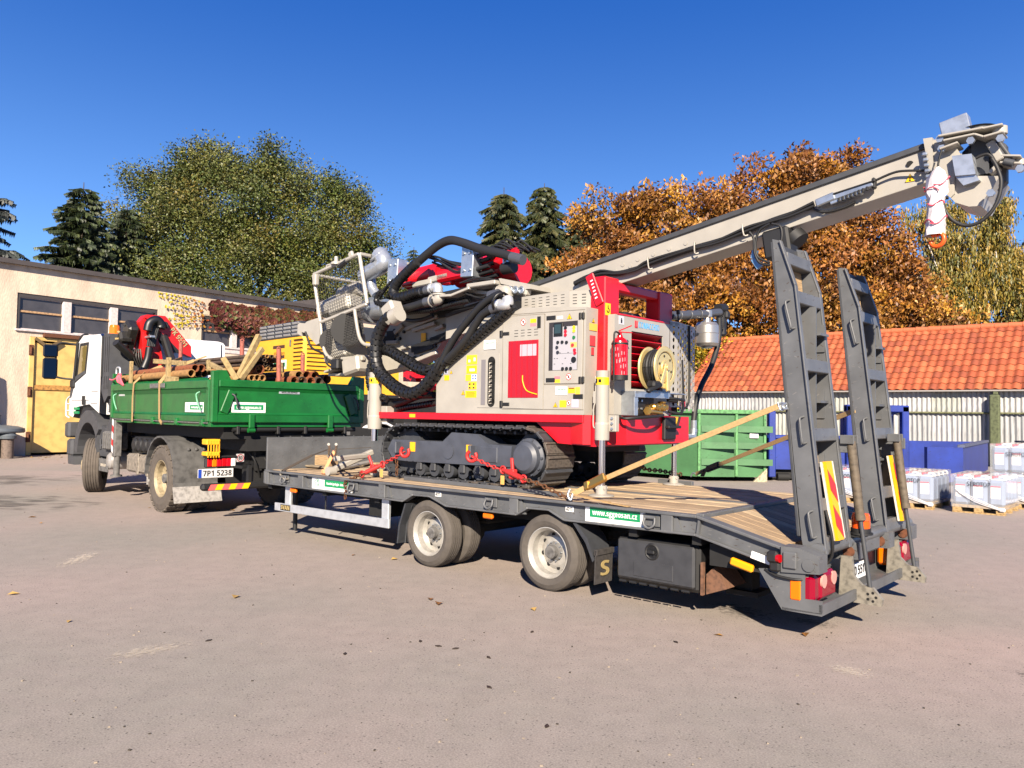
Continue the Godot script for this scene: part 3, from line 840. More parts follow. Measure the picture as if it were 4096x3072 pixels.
	# yellow bushes under the big orange tree, behind the shed ridge
	var yel := [Color8(190, 160, 30), Color8(150, 140, 34), Color8(204, 150, 28), Color8(112, 120, 40)]
	for p in [[9.2, -39.5, 2.0, "yellow bush behind the shed roof left of the near ramp"], [12.8, -40.5, 2.2, "yellow green bush behind the shed roof between the two ramps"], [6.6, -40.5, 1.8, "low yellow bush behind the shed roof beside the steel tank"]]:
		blob_tree("bush", p[3], Vector3(p[0], 0, p[1]), 2.0, 0.1, [[Vector3(0, 3.4, 0), Vector3(1.9, 2.0, 1.6)], [Vector3(1.3, 4.6, 0), Vector3(1.4, 1.3, 1.2)], [Vector3(-1.2, 4.4, 0.2), Vector3(1.3, 1.4, 1.2)], [Vector3(0, 2, 0.4), Vector3(2, 1.6, 1.4)]], lb, 46.0, yel, bark)
	# dark pine and two birches at the right
	spruce("pine_tree", "blue green pine behind the ramps beside the birches", Vector3(24.0, 0, -47), 10.6, 3.0, nf, [Color8(58, 78, 60), Color8(48, 66, 52), Color8(70, 86, 60)], bark, 0.1, 12.0, 0.1)
	spruce("pine_tree", "dark pine at the right edge behind the birches", Vector3(36.6, 0, -56), 13.0, 3.4, nf, dark, bark, 0.2, 11.0, 0.1)
	spruce("pine_tree", "low dark pine filling under the birches at the right", Vector3(29.2, 0, -48), 7.6, 3.4, nf, dark, bark, 0.15, 12.0, 0.05)
	birch("birch_tree", "birch with forked white stems right of the hanging hook", Vector3(27.4, 0, -48), 14.6, -1)
	birch("birch_tree", "second birch at the right edge with thin crooked stems", Vector3(30.6, 0, -48.5), 13.4, 1)
	birch("birch_tree", "slender yellow birch half out of the frame at right", Vector3(35.0, 0, -49), 11.0, 1)
	# scrub behind the yard
	var xf := []
	var cl := []
	for i in 5200:
		var x := rng.randf_range(-14, 40)
		var top_h := 4.2 + 1.3 * sin(x * 0.7) + 0.9 * sin(x * 1.9 + 1.0)
		xf.append(Transform3D(Basis.from_euler(Vector3(rng.randf(), rng.randf() * 6.0, 0)), Vector3(x, top_h * sqrt(rng.randf()), -57.0 + rng.randf_range(-1.5, 1.5))))
		cl.append((green[rng.randi_range(0, 5)] as Color).srgb_to_linear() * rng.randf_range(0.5, 1.0))
	var h := thing("shrubbery", "far line of green scrub behind the yard and the sheds", "shrubbery", W, Vector3(8, 0, -57))
	h.set_meta("kind", "stuff")
	scatter(h, "foliage", leaf_bunch(10, 0.8, 0.26), xf, cl, leaf_mat())

func birch(called: String, label: String, at: Vector3, h: float, lean: float):
	var t := thing(called, label, "tree", W, at, "birches at the right edge")
	var m := M.new()
	var xf := []
	var cl := []
	for k in 6:
		var a := rng.randf_range(-1.9, 1.9) + lean * 0.4
		var p := sm([at + Vector3(0, 0, 0), at + Vector3(a * 0.2, h * 0.28, 0), at + Vector3(a * 0.55, h * 0.5, rng.randf_range(-0.5, 0.8)), at + Vector3(a * 1.2 + 0.3, h * 0.74, rng.randf_range(-0.5, 0.8)), at + Vector3(a * 1.5, h * rng.randf_range(0.86, 1.0), 0)], 5)
		m.tube(p, 0.13, 7, 0.02)
		for j in 24:
			var q := p[rng.randi_range(int(p.size() * 0.4), p.size() - 1)]
			var d := Vector3(rng.randf_range(-1, 1), rng.randf_range(0.2, 0.9), rng.randf_range(-1, 1)).normalized() * rng.randf_range(0.7, 1.7)
			m.tube(PackedVector3Array([q, q + d * 0.6, q + d + Vector3(0, -0.3, 0)]), 0.022, 4, 0.006)
			for i in 34:
				var e := q + d * rng.randf_range(0.4, 1.05)
				xf.append(Transform3D(Basis.from_euler(Vector3(0, rng.randf() * TAU, 0)).scaled(Vector3(0.8, rng.randf_range(1.0, 1.9), 0.8)), e + Vector3(rng.randfn() * 0.2, -rng.randf() * 1.1, rng.randfn() * 0.2)))
				cl.append([Color8(122, 112, 44), Color8(142, 122, 44), Color8(96, 98, 44), Color8(160, 130, 46)][rng.randi_range(0, 3)].srgb_to_linear() * rng.randf_range(0.7, 1.15))
	part(t, "trunk", m, pm("birch_bark", 206, 198, 188, 0.8, 0.0, "heavy", 1.2))
	scatter(t, "crown", leaf_bunch(8, 0.4, 0.11, 0.9), xf, cl, leaf_mat())

func tyre(m: M, o: Vector3, R: float, rr: float, w: float, s: float, grooves := 4, lugs := 0):
	# o: centre of the outer sidewall plane; s: which way it faces (+z or -z)
	var p := [[rr - 0.005, -0.03], [rr + 0.01, -0.012], [rr + (R - rr) * 0.25, -0.003], [rr + (R - rr) * 0.5, 0.004], [R * 0.93, -0.012], [R * 0.985, -0.03]]
	var a := 0.032
	for g in grooves:
		var c := a + (w - 2 * a) * (g + 1.0) / (grooves + 1.0)
		p.append([R, -c + 0.006]); p.append([R - 0.011, -c + 0.004]); p.append([R - 0.011, -c - 0.004]); p.append([R, -c - 0.006])
	for e in [[R * 0.985, -w + 0.03], [R * 0.93, -w + 0.012], [rr + (R - rr) * 0.5, -w - 0.004], [rr + 0.01, -w + 0.012], [rr - 0.02, -w + 0.03]]: p.append(e)
	m.lathe(o, Vector3(0, 0, s), p, 40)
	if lugs > 0:
		for i in lugs:
			var an := TAU * i / lugs
			for k in 2:
				var bs := Basis(Vector3.BACK, an + k * TAU / lugs * 0.5)
				var zc := -w * (0.16 if k == 0 else 0.84)
				m.box(o + bs * Vector3(R * 0.985, 0, 0) + Vector3(0, 0, zc * s), Vector3(0.035, TAU * R / lugs * 0.72, w * 0.3), 0.008, bs)
				m.box(o + bs * Vector3(R * 0.992, 0, 0) + Vector3(0, 0, (-w * (0.38 if k == 0 else 0.62)) * s), Vector3(0.03, TAU * R / lugs * 0.6, w * 0.2), 0.006, bs * Basis(Vector3.RIGHT, 0.4))

func wheel(p: Node, c: Vector3, R: float, rr: float, w: float, s: float, dual: bool, tm: Material, rm: Material, lugs := 0, deep := 0.13) -> Node3D:
	var h := hub(p, "wheel", c)
	var m := M.new()
	tyre(m, Vector3.ZERO, R, rr, w, s, 4, lugs)
	part(h, "tyre", m, tm)
	if dual:
		m = M.new()
		tyre(m, Vector3(0, 0, -s * (w + 0.07)), R, rr, w, s, 4, lugs)
		part(h, "inner_tyre", m, tm)
	m = M.new()
	m.lathe(Vector3.ZERO, Vector3(0, 0, s), [[rr - 0.012, -w + 0.03], [rr - 0.02, -0.05], [rr - 0.004, -0.03], [rr + 0.004, -0.016], [rr - 0.004, -0.014], [rr - 0.018, -0.032], [rr - 0.03, -0.05], [rr - 0.036, -deep * 0.9], [rr * 0.74, -deep * 1.22], [rr * 0.58, -deep * 1.08], [rr * 0.3, -deep]], 36)
	part(h, "rim", m, rm)
	m = M.new()
	for i in 8:
		var an := TAU * i / 8.0 + 0.2
		m.cyl(Vector3(cos(an) * rr * 0.66, sin(an) * rr * 0.66, s * (-deep * 1.16)), Vector3(cos(an) * rr * 0.66, sin(an) * rr * 0.66, s * (-deep * 1.16 + 0.004)), rr * 0.085, 10)
	part(h, "vent_holes", m, mats["inside"]).set_meta("kind", "stuff")
	m = M.new()
	m.lathe(Vector3.ZERO, Vector3(0, 0, s), [[rr * 0.42, -deep * 1.05], [rr * 0.34, -deep + 0.012], [rr * 0.27, -deep + 0.02], [rr * 0.26, -deep * 0.45], [rr * 0.21, -deep * 0.38], [0.0, -deep * 0.38]], 14)
	part(h, "hub_cap", m, mats["dusty_grey"])
	m = M.new()
	for i in 10:
		var an := TAU * i / 10.0
		m.cyl(Vector3(cos(an) * rr * 0.37, sin(an) * rr * 0.37, s * (-deep * 1.02)), Vector3(cos(an) * rr * 0.37, sin(an) * rr * 0.37, s * (-deep + 0.022)), rr * 0.03, 6)
	part(h, "wheel_nuts", m, mats["zinc"]).set_meta("kind", "stuff")
	return h

func sign_plate(p: Node, called: String, o: Vector3, w: float, h: float, turn: Basis, lines: Array, bg: Material, ink: Material) -> MeshInstance3D:
	var m := M.new()
	m.x = Transform3D(turn, o)
	m.box(Vector3.ZERO, Vector3(w, h, 0.006), 0.002)
	var s := part(p, called, m, bg)
	for l in lines:   # text, dx, dy, height, width, material
		text(s, "lettering", l[0], o + turn * Vector3(l[1], l[2], 0.0035), l[3], l[4], turn, l[5] if l.size() > 5 else ink)
	return s

func truck():
	var t := thing("tipper_truck", "white cab tipper truck with green body and red loading crane", "truck", K, Vector3(-3.5, 0, -1.25))
	var RY := Basis(Vector3.UP, PI / 2)
	var m := M.new()
	# chassis
	for z in [-0.85, -1.65]: m.bb(Vector3(-7.0, 0.72, z - 0.05), Vector3(-0.25, 1.0, z + 0.05))
	for x in [-0.3, -1.2, -2.6, -3.6, -4.6]: m.bb(Vector3(x - 0.06, 0.75, -1.65), Vector3(x + 0.06, 0.95, -0.85))
	m.bb(Vector3(-4.4, 1.02, -1.9), Vector3(-0.12, 1.2, -0.6)); m.bb(Vector3(-4.3, 1.2, -2.3), Vector3(-0.15, 1.4, -0.25))
	m.cyl(Vector3(-1.9, 0.52, -2.3), Vector3(-1.9, 0.52, -0.2), 0.13, 10); m.cyl(Vector3(-5.9, 0.5, -2.2), Vector3(-5.9, 0.5, -0.2), 0.09, 8)
	m.bb(Vector3(-0.7, 0.5, -1.7), Vector3(-0.3, 1.0, -0.8)); m.bb(Vector3(-2.3, 0.42, -1.6), Vector3(-1.5, 0.72, -0.9)); m.bb(Vector3(-5.2, 0.5, -2.2), Vector3(-4.3, 1.1, -0.4))
	for k in 6: m.tube(sm([Vector3(-0.5 - k * 0.1, 1.1, -0.7 - k * 0.22), Vector3(-0.2, 0.9 - 0.04 * k, -0.75 - k * 0.2), Vector3(-0.3, 0.62, -0.9 - 0.15 * k)], 4), 0.016, 5)
	part(t, "chassis", m, mats["under"])
	m = M.new()
	m.tube(PackedVector3Array([Vector3(-0.08, 1.34, -0.35), Vector3(-0.08, 1.34, -2.4)]), 0.035, 8)
	for z in [-0.42, -1.05, -1.5, -2.2]: m.box(Vector3(-0.08, 1.33, z), Vector3(0.12, 0.12, 0.05), 0.01)
	part(t, "hinge_shaft", m, mats["black"])
	# green body
	var g: Material = mats["green"]
	m = M.new()
	m.bb(Vector3(-4.42, 1.38, -2.5), Vector3(-0.05, 1.46, -0.02))
	part(t, "tipper_floor", m, g)
	for e in [[0.0, 1.0, "side_board"], [-2.52, -1.0, "side_board"]]:
		m = M.new()
		var z: float = e[0]; var s: float = e[1]
		m.x = Transform3D(Basis(Vector3(1, 0, 0), Vector3(0, 1, 0), Vector3(0, 0, s)), Vector3(0, 0, z))
		m.prism([Vector2(-4.42, 1.45), Vector2(-0.12, 1.45), Vector2(-0.12, 2.04), Vector2(-4.42, 2.04)], -0.05, -0.02)
		m.bb(Vector3(-4.43, 1.925, -0.07), Vector3(-0.12, 2.055, 0.012), 0.015)
		m.q(Vector3(-4.42, 1.925, 0.012), Vector3(-0.12, 1.925, 0.012), Vector3(-0.12, 1.86, -0.02), Vector3(-4.42, 1.86, -0.02), Vector3(0, -0.5, 1))
		m.bb(Vector3(-4.43, 1.44, -0.05), Vector3(-0.12, 1.54, -0.005), 0.01)
		m.q(Vector3(-4.42, 1.54, -0.005), Vector3(-0.12, 1.54, -0.005), Vector3(-0.12, 1.57, -0.02), Vector3(-4.42, 1.57, -0.02), Vector3(0, 0.8, 1))
		m.bb(Vector3(-4.43, 1.45, -0.05), Vector3(-4.33, 2.05, 0.01), 0.012); m.bb(Vector3(-0.2, 1.45, -0.05), Vector3(-0.105, 2.04, 0.004), 0.012)
		var sb := part(t, e[2], m, g)
		if s > 0:
			for x in [-3.25, -2.3, -1.28, -0.32]:
				m = M.new(); m.box(Vector3(x, 1.44, 0.0), Vector3(0.1, 0.1, 0.05), 0.015); m.cyl(Vector3(x - 0.06, 1.4, 0.0), Vector3(x + 0.06, 1.4, 0.0), 0.022, 8)
				part(sb, "hinge", m, g)
			m = M.new(); m.bb(Vector3(-4.3, 1.425, -0.03), Vector3(-0.15, 1.44, 0.008))
			part(sb, "edge_strip", m, mats["dusty_grey"])
			for x in [-4.12, -0.42]:
				m = M.new(); m.tube(sm([Vector3(x, 1.88, 0.0), Vector3(x - 0.02, 1.84, 0.045), Vector3(x + 0.05, 1.72, 0.05), Vector3(x + 0.12, 1.6, 0.03)], 4), 0.012, 6)
				part(sb, "latch_lever", m, mats["pale_green"] if mats.has("pale_green") else pm("pale_green", 120, 190, 150, 0.5, 0.0, "heavy", 3.0))
			m = M.new(); m.bb(Vector3(-2.4, 1.955, 0.012), Vector3(-1.75, 2.03, 0.03), 0.008)
			part(sb, "marker_strip", m, mats["dusty_grey"])
			m = M.new(); m.bb(Vector3(-4.05, 1.84, -0.022), Vector3(-3.75, 1.875, -0.014))
			part(sb, "maker_label", m, mats["alu"])
	var ns := sign_plate(t, "company_sign", Vector3(-0.65, 1.655, -0.014), 0.68, 0.145, Basis(), [["Stavební geologie - Geosan", 0.1, 0.0, 0.04, 0.4, mats["white"]], ["SG", -0.26, -0.01, 0.06, 0.1, pm("seal_grey", 130, 160, 150, 0.6)]], mats["white"], mats["sign_green"])
	m = M.new(); m.bb(Vector3(-0.8, 1.62, -0.0108), Vector3(-0.33, 1.69, -0.0098))
	part(ns, "banner", m, mats["sign_green"])
	# tail board
	m = M.new()
	m.bb(Vector3(-0.06, 1.45, -2.42), Vector3(-0.02, 1.95, -0.1))
	m.bb(Vector3(-0.075, 1.945, -2.42), Vector3(0.012, 2.06, -0.1), 0.015)
	m.q(Vector3(0.012, 1.945, -2.42), Vector3(0.012, 1.945, -0.1), Vector3(-0.02, 1.9, -0.1), Vector3(-0.02, 1.9, -2.42), Vector3(1, -0.5, 0))
	m.bb(Vector3(-0.06, 1.44, -2.48), Vector3(0.004, 1.56, -0.04), 0.012)
	m.q(Vector3(0.004, 1.56, -2.42), Vector3(0.004, 1.56, -0.1), Vector3(-0.02, 1.59, -0.1), Vector3(-0.02, 1.59, -2.42), Vector3(1, 0.8, 0))
	for z in [-0.05, -2.47]: m.bb(Vector3(-0.08, 1.44, z - 0.05), Vector3(0.01, 2.18, z + 0.05), 0.015)
	for e in [[-0.08, -0.26], [-2.44, -2.26]]:
		var z0: float = e[0]; var z1: float = e[1]
		var dz := signf(z1 - z0)
		m.x = Transform3D(Basis(Vector3(0, 0, 1), Vector3(0, 1, 0), Vector3(1, 0, 0)), Vector3.ZERO)
		m.prism([Vector2(z0, 2.05), Vector2(z0, 2.19), Vector2(z0 + dz * 0.12, 2.19), Vector2(z1 + dz * 0.02, 2.05)], -0.07, 0.006)
		m.x = Transform3D()
	var tb := part(t, "tail_board", m, g)
	for z in [-0.24, -2.26]:
		m = M.new(); m.bar(Vector3(0.0, 1.9, z + 0.06 * signf(-1.2 - z)), Vector3(0.0, 1.58, z - 0.06 * signf(-1.2 - z)), 0.12, 0.03, 0.01, Vector3.RIGHT)
		part(tb, "rib", m, g)
		m = M.new(); m.tube(sm([Vector3(0.02, 1.85, z - 0.05), Vector3(0.05, 1.82, z - 0.08), Vector3(0.05, 1.7, z - 0.12), Vector3(0.02, 1.66, z - 0.14)], 4), 0.014, 6)
		part(tb, "chain_hook", m, mats["steel_dark"])
	for z in [-0.6, -1.9]:
		m = M.new(); m.bb(Vector3(-0.02, 1.36, z - 0.045), Vector3(0.03, 1.57, z + 0.045), 0.012); m.cyl(Vector3(0.0, 1.33, z - 0.05), Vector3(0.0, 1.33, z + 0.05), 0.035, 8)
		part(tb, "hinge", m, g)
	m = M.new(); m.bb(Vector3(-0.02, 1.88, -1.37), Vector3(-0.012, 1.92, -1.03))
	var ml := part(tb, "maker_label", m, mats["alu"])
	text(ml, "lettering", "MEILLER-KIPPER", Vector3(-0.0115, 1.9, -1.2), 0.022, 0.26, RY, mats["ink"])
	var ts := sign_plate(t, "web_sign", Vector3(-0.013, 1.662, -0.56), 0.52, 0.15, RY, [["www.sggeosan.cz", 0, 0.0, 0.05, 0.38, mats["white"]]], mats["white"], mats["white"])
	m = M.new(); m.bb(Vector3(-0.0098, 1.625, -0.785), Vector3(-0.0088, 1.705, -0.335))
	part(ts, "banner", m, mats["sign_green"])
	m = M.new(); m.bb(Vector3(-4.47, 1.44, -2.5), Vector3(-4.42, 2.25, -0.02), 0.01)
	part(t, "front_board", m, g)
	m = M.new(); m.tube(sm([Vector3(-4.5, 2.05, -0.1), Vector3(-4.5, 2.3, -0.1), Vector3(-4.46, 2.36, -0.1), Vector3(-4.34, 2.36, -0.1), Vector3(-4.3, 2.3, -0.1), Vector3(-4.3, 2.05, -0.1)], 4), 0.02, 6)
	part(t, "grab_loop", m, mats["alu"])
	# wheels, mudguards
	wheel(t, Vector3(-1.9, 0.52, 0.0), 0.52, 0.29, 0.3, 1.0, true, mats["rubber_dusty"], mats["rim_dirty"], 26, 0.14)
	wheel(t, Vector3(-1.9, 0.52, -2.5), 0.52, 0.29, 0.3, -1.0, true, mats["rubber_dusty"], mats["rim_dirty"], 26, 0.14)
	for z in [0.0, -2.5]:
		var h := hub(t, "wheel", Vector3(-5.75, 0.52, z - 0.16 * signf(z + 1.2)), Basis(Vector3.UP, -0.45))
		m = M.new(); tyre(m, Vector3(0, 0, 0.16), 0.52, 0.29, 0.32, 1.0, 5)
		part(h, "tyre", m, mats["rubber_dusty"])
		m = M.new(); m.lathe(Vector3(0, 0, 0.16), Vector3.BACK, [[0.27, -0.3], [0.27, -0.03], [0.29, -0.015], [0.26, -0.04], [0.2, 0.02], [0.14, 0.04], [0.1, 0.08], [0.0, 0.08]], 24)
		part(h, "rim", m, mats["rim_dirty"])
	m = M.new()   # rear mudguard: an arch over the dual wheel, its back hanging low
	var arc := []
	for i in 15: arc.append(Vector2(-1.9 + 0.64 * cos(lerpf(PI * 1.0, -0.1, i / 14.0)), 0.56 + 0.64 * sin(lerpf(PI, -0.1, i / 14.0))))
	var arc2 := []
	for i in 15: arc2.append(Vector2(-1.9 + 0.61 * cos(lerpf(-0.1, PI, i / 14.0)), 0.56 + 0.61 * sin(lerpf(-0.1, PI, i / 14.0))))
	m.prism(arc + [Vector2(-1.22, 0.42), Vector2(-1.25, 0.42)] + arc2, -0.66, 0.02)
	for i in 3: m.box(Vector3(-1.42, 1.0, -0.25 - i * 0.12), Vector3(0.06, 0.05, 0.04), 0.01)
	part(t, "mudguard", m, pm("guard_dirty", 92, 91, 90, 0.7, 0.0, "heavy", 1.2))
	m = M.new(); m.bar(Vector3(-1.22, 0.44, -0.32), Vector3(-1.14, 0.2, -0.32), 0.74, 0.012, 0.0, Vector3.RIGHT)
	part(t, "mud_flap", m, pm("flap_grey", 168, 164, 160, 0.8, 0.0, "heavy", 2.0))
	m = M.new()
	m.box(Vector3(-2.72, 0.52, -0.16), Vector3(0.34, 0.34, 0.03), 0.012)
	for k in 5: m.box(Vector3(-2.84 + k * 0.06, 0.5, -0.14), Vector3(0.02, 0.3, 0.03), 0.006)
	part(t, "front_flap", m, mats["flap_grey"])
	# tanks and boxes between the axles
	m = M.new()
	for k in 4: m.lathe(Vector3(-3.32 + k * 0.24, 1.0, -0.05), Vector3.FORWARD, [[0.0, 0.0], [0.09, 0.0], [0.12, 0.03], [0.125, 0.5], [0.0, 0.5]], 12)
	m.bb(Vector3(-3.45, 1.05, -0.5), Vector3(-2.45, 1.14, -0.1), 0.02)
	part(t, "air_tanks", m, mats["black"]).set_meta("kind", "stuff")
	m = M.new(); m.bb(Vector3(-3.75, 0.52, -0.6), Vector3(-2.45, 0.84, -0.08), 0.04); m.bb(Vector3(-3.2, 0.5, -0.09), Vector3(-3.1, 0.86, -0.065), 0.01); m.bb(Vector3(-2.75, 0.5, -0.09), Vector3(-2.65, 0.86, -0.065), 0.01)
	part(t, "fuel_tank", m, pm("dusty_tank", 158, 148, 134, 0.6, 0.2, "heavy", 2.0))
	m = M.new(); m.lathe(Vector3(-4.62, 0.66, -0.02), Vector3(0.1, 0, -1), [[0.0, 0.0], [0.1, 0.01], [0.15, 0.05], [0.16, 0.1], [0.16, 0.5], [0.0, 0.5]], 16)
	part(t, "air_filter", m, pm("drum_white", 176, 172, 168, 0.4, 0.3, "dirt", 2.0))
	m = M.new(); m.bb(Vector3(-4.85, 0.86, -0.3), Vector3(-4.35, 1.2, 0.0), 0.03)
	for k in 4: m.box(Vector3(-4.78 + 0.12 * k, 1.03, 0.005), Vector3(0.03, 0.3, 0.02), 0.006)
	part(t, "battery_box", m, mats["dusty_grey"])
	# crane support leg with red and white strip
	m = M.new(); m.bb(Vector3(-4.3, 0.75, -0.14), Vector3(-4.16, 1.42, 0.0), 0.02); m.cyl(Vector3(-4.22, 0.42, -0.07), Vector3(-4.22, 0.8, -0.07), 0.055, 10); m.cyl(Vector3(-4.22, 0.40, -0.07), Vector3(-4.22, 0.43, -0.07), 0.1, 12)
	var leg := part(t, "support_leg", m, mats["dusty_grey"])
	m = M.new()
	for k in 5:
		if k % 2 == 0: m.ink(226, 222, 222)
		else: m.ink(200, 24, 30)
		m.q(Vector3(-4.31, 0.85 + k * 0.12, 0.004), Vector3(-4.22, 0.81 + k * 0.12, 0.004), Vector3(-4.22, 0.93 + k * 0.12, 0.004), Vector3(-4.31, 0.97 + k * 0.12, 0.004), Vector3.BACK)
	part(leg, "warning_strip", m, mats["sticker"])
	# chock, rear lamps, number plate, underrun bar
	m = M.new()
	m.bb(Vector3(-0.3, 1.12, -0.2), Vector3(-0.12, 1.2, 0.0), 0.01); m.bb(Vector3(-0.3, 0.96, -0.2), Vector3(-0.12, 1.02, 0.0), 0.01)
	m.prism([Vector2(-0.32, 1.02), Vector2(-0.12, 1.02), Vector2(-0.2, 1.14)], -0.2, -0.19)
	for k in 5: m.bb(Vector3(-0.14, 0.94, -0.19 + k * 0.04), Vector3(-0.12, 1.18, -0.18 + k * 0.04))
	part(t, "wheel_chock", m, pm("chock_yellow", 236, 172, 20, 0.6))
	for zz in [-0.02, -2.05]:
		m = M.new(); m.bb(Vector3(-0.26, 0.79, zz - 0.44), Vector3(-0.19, 0.93, zz), 0.015); m.bb(Vector3(-0.3, 0.93, zz - 0.46), Vector3(-0.17, 0.96, zz), 0.01)
		var lamp := part(t, "tail_lamp", m, mats["black"])
		m = M.new()
		var seg := [[178, 20, 30], [236, 120, 20], [190, 26, 36], [178, 18, 30], [190, 26, 36], [230, 226, 222]]
		for k in 6:
			m.ink(seg[k][0], seg[k][1], seg[k][2])
			m.bb(Vector3(-0.19, 0.805, zz - 0.02 - 0.07 * (k + 1) + 0.003), Vector3(-0.17, 0.92, zz - 0.02 - 0.07 * k), 0.008)
		part(lamp, "lens", m, vc("lens", 0.15))
	m = M.new(); m.bb(Vector3(-0.22, 0.645, -0.44), Vector3(-0.2, 0.775, 0.08), 0.006)
	var pl := part(t, "number_plate", m, pm("plate_dull", 206, 204, 200, 0.6))
	m = M.new(); m.bb(Vector3(-0.201, 0.65, 0.03), Vector3(-0.198, 0.77, 0.078))
	part(pl, "country_band", m, pm("eu_blue", 20, 60, 160, 0.5))
	text(pl, "lettering", "7P1 5238", Vector3(-0.199, 0.71, -0.2), 0.08, 0.42, RY, mats["ink"])
	m = M.new(); m.bb(Vector3(-0.22, 0.86, -0.6), Vector3(-0.2, 0.98, -0.48), 0.005)
	var sp := part(t, "speed_sign", m, pm("sign_grey", 176, 172, 172, 0.5))
	m = M.new(); m.torus(Vector3(-0.198, 0.92, -0.54), Vector3.RIGHT, 0.05, 0.005, 20, 4)
	part(sp, "ring", m, mats["lamp_red"])
	text(sp, "lettering", "80", Vector3(-0.199, 0.92, -0.54), 0.055, 0.06, RY, mats["ink"])
	m = M.new(); m.bb(Vector3(-0.3, 0.46, -2.45), Vector3(-0.18, 0.56, 0.02), 0.03)
	m.bb(Vector3(-0.34, 0.5, -0.75), Vector3(-0.26, 0.8, -0.7)); m.bb(Vector3(-0.34, 0.5, -1.8), Vector3(-0.26, 0.8, -1.75))
	var ub := part(t, "underrun_bar", m, mats["black"])
	m = M.new()
	for k in 6:
		if k % 2 == 0: m.ink(232, 96, 92)
		else: m.ink(238, 186, 16)
		m.q(Vector3(-0.178, 0.47, -0.06 - k * 0.1), Vector3(-0.178, 0.47, -0.16 - k * 0.1), Vector3(-0.178, 0.55, -0.2 - k * 0.1), Vector3(-0.178, 0.55, -0.1 - k * 0.1), Vector3.RIGHT)
	part(ub, "warning_strip", m, mats["sticker"])
	m = M.new(); m.bb(Vector3(-0.25, 0.66, -1.42), Vector3(-0.05, 0.88, -1.08), 0.03); m.cyl(Vector3(-0.05, 0.75, -1.25), Vector3(0.1, 0.75, -1.25), 0.06, 10)
	part(t, "tow_coupling", m, mats["black"])
	m = M.new()
	for k in 3: m.tube(sm([Vector3(-0.1, 1.0, -0.9 - 0.12 * k), Vector3(0.3, 0.75, -0.95 - 0.1 * k), Vector3(0.5, 0.62, -1.1), Vector3(0.8, 0.68, -1.2)], 6), 0.014, 6)
	part(t, "trailer_cable", m, mats["black"])
	cab(t)
	crane(t)

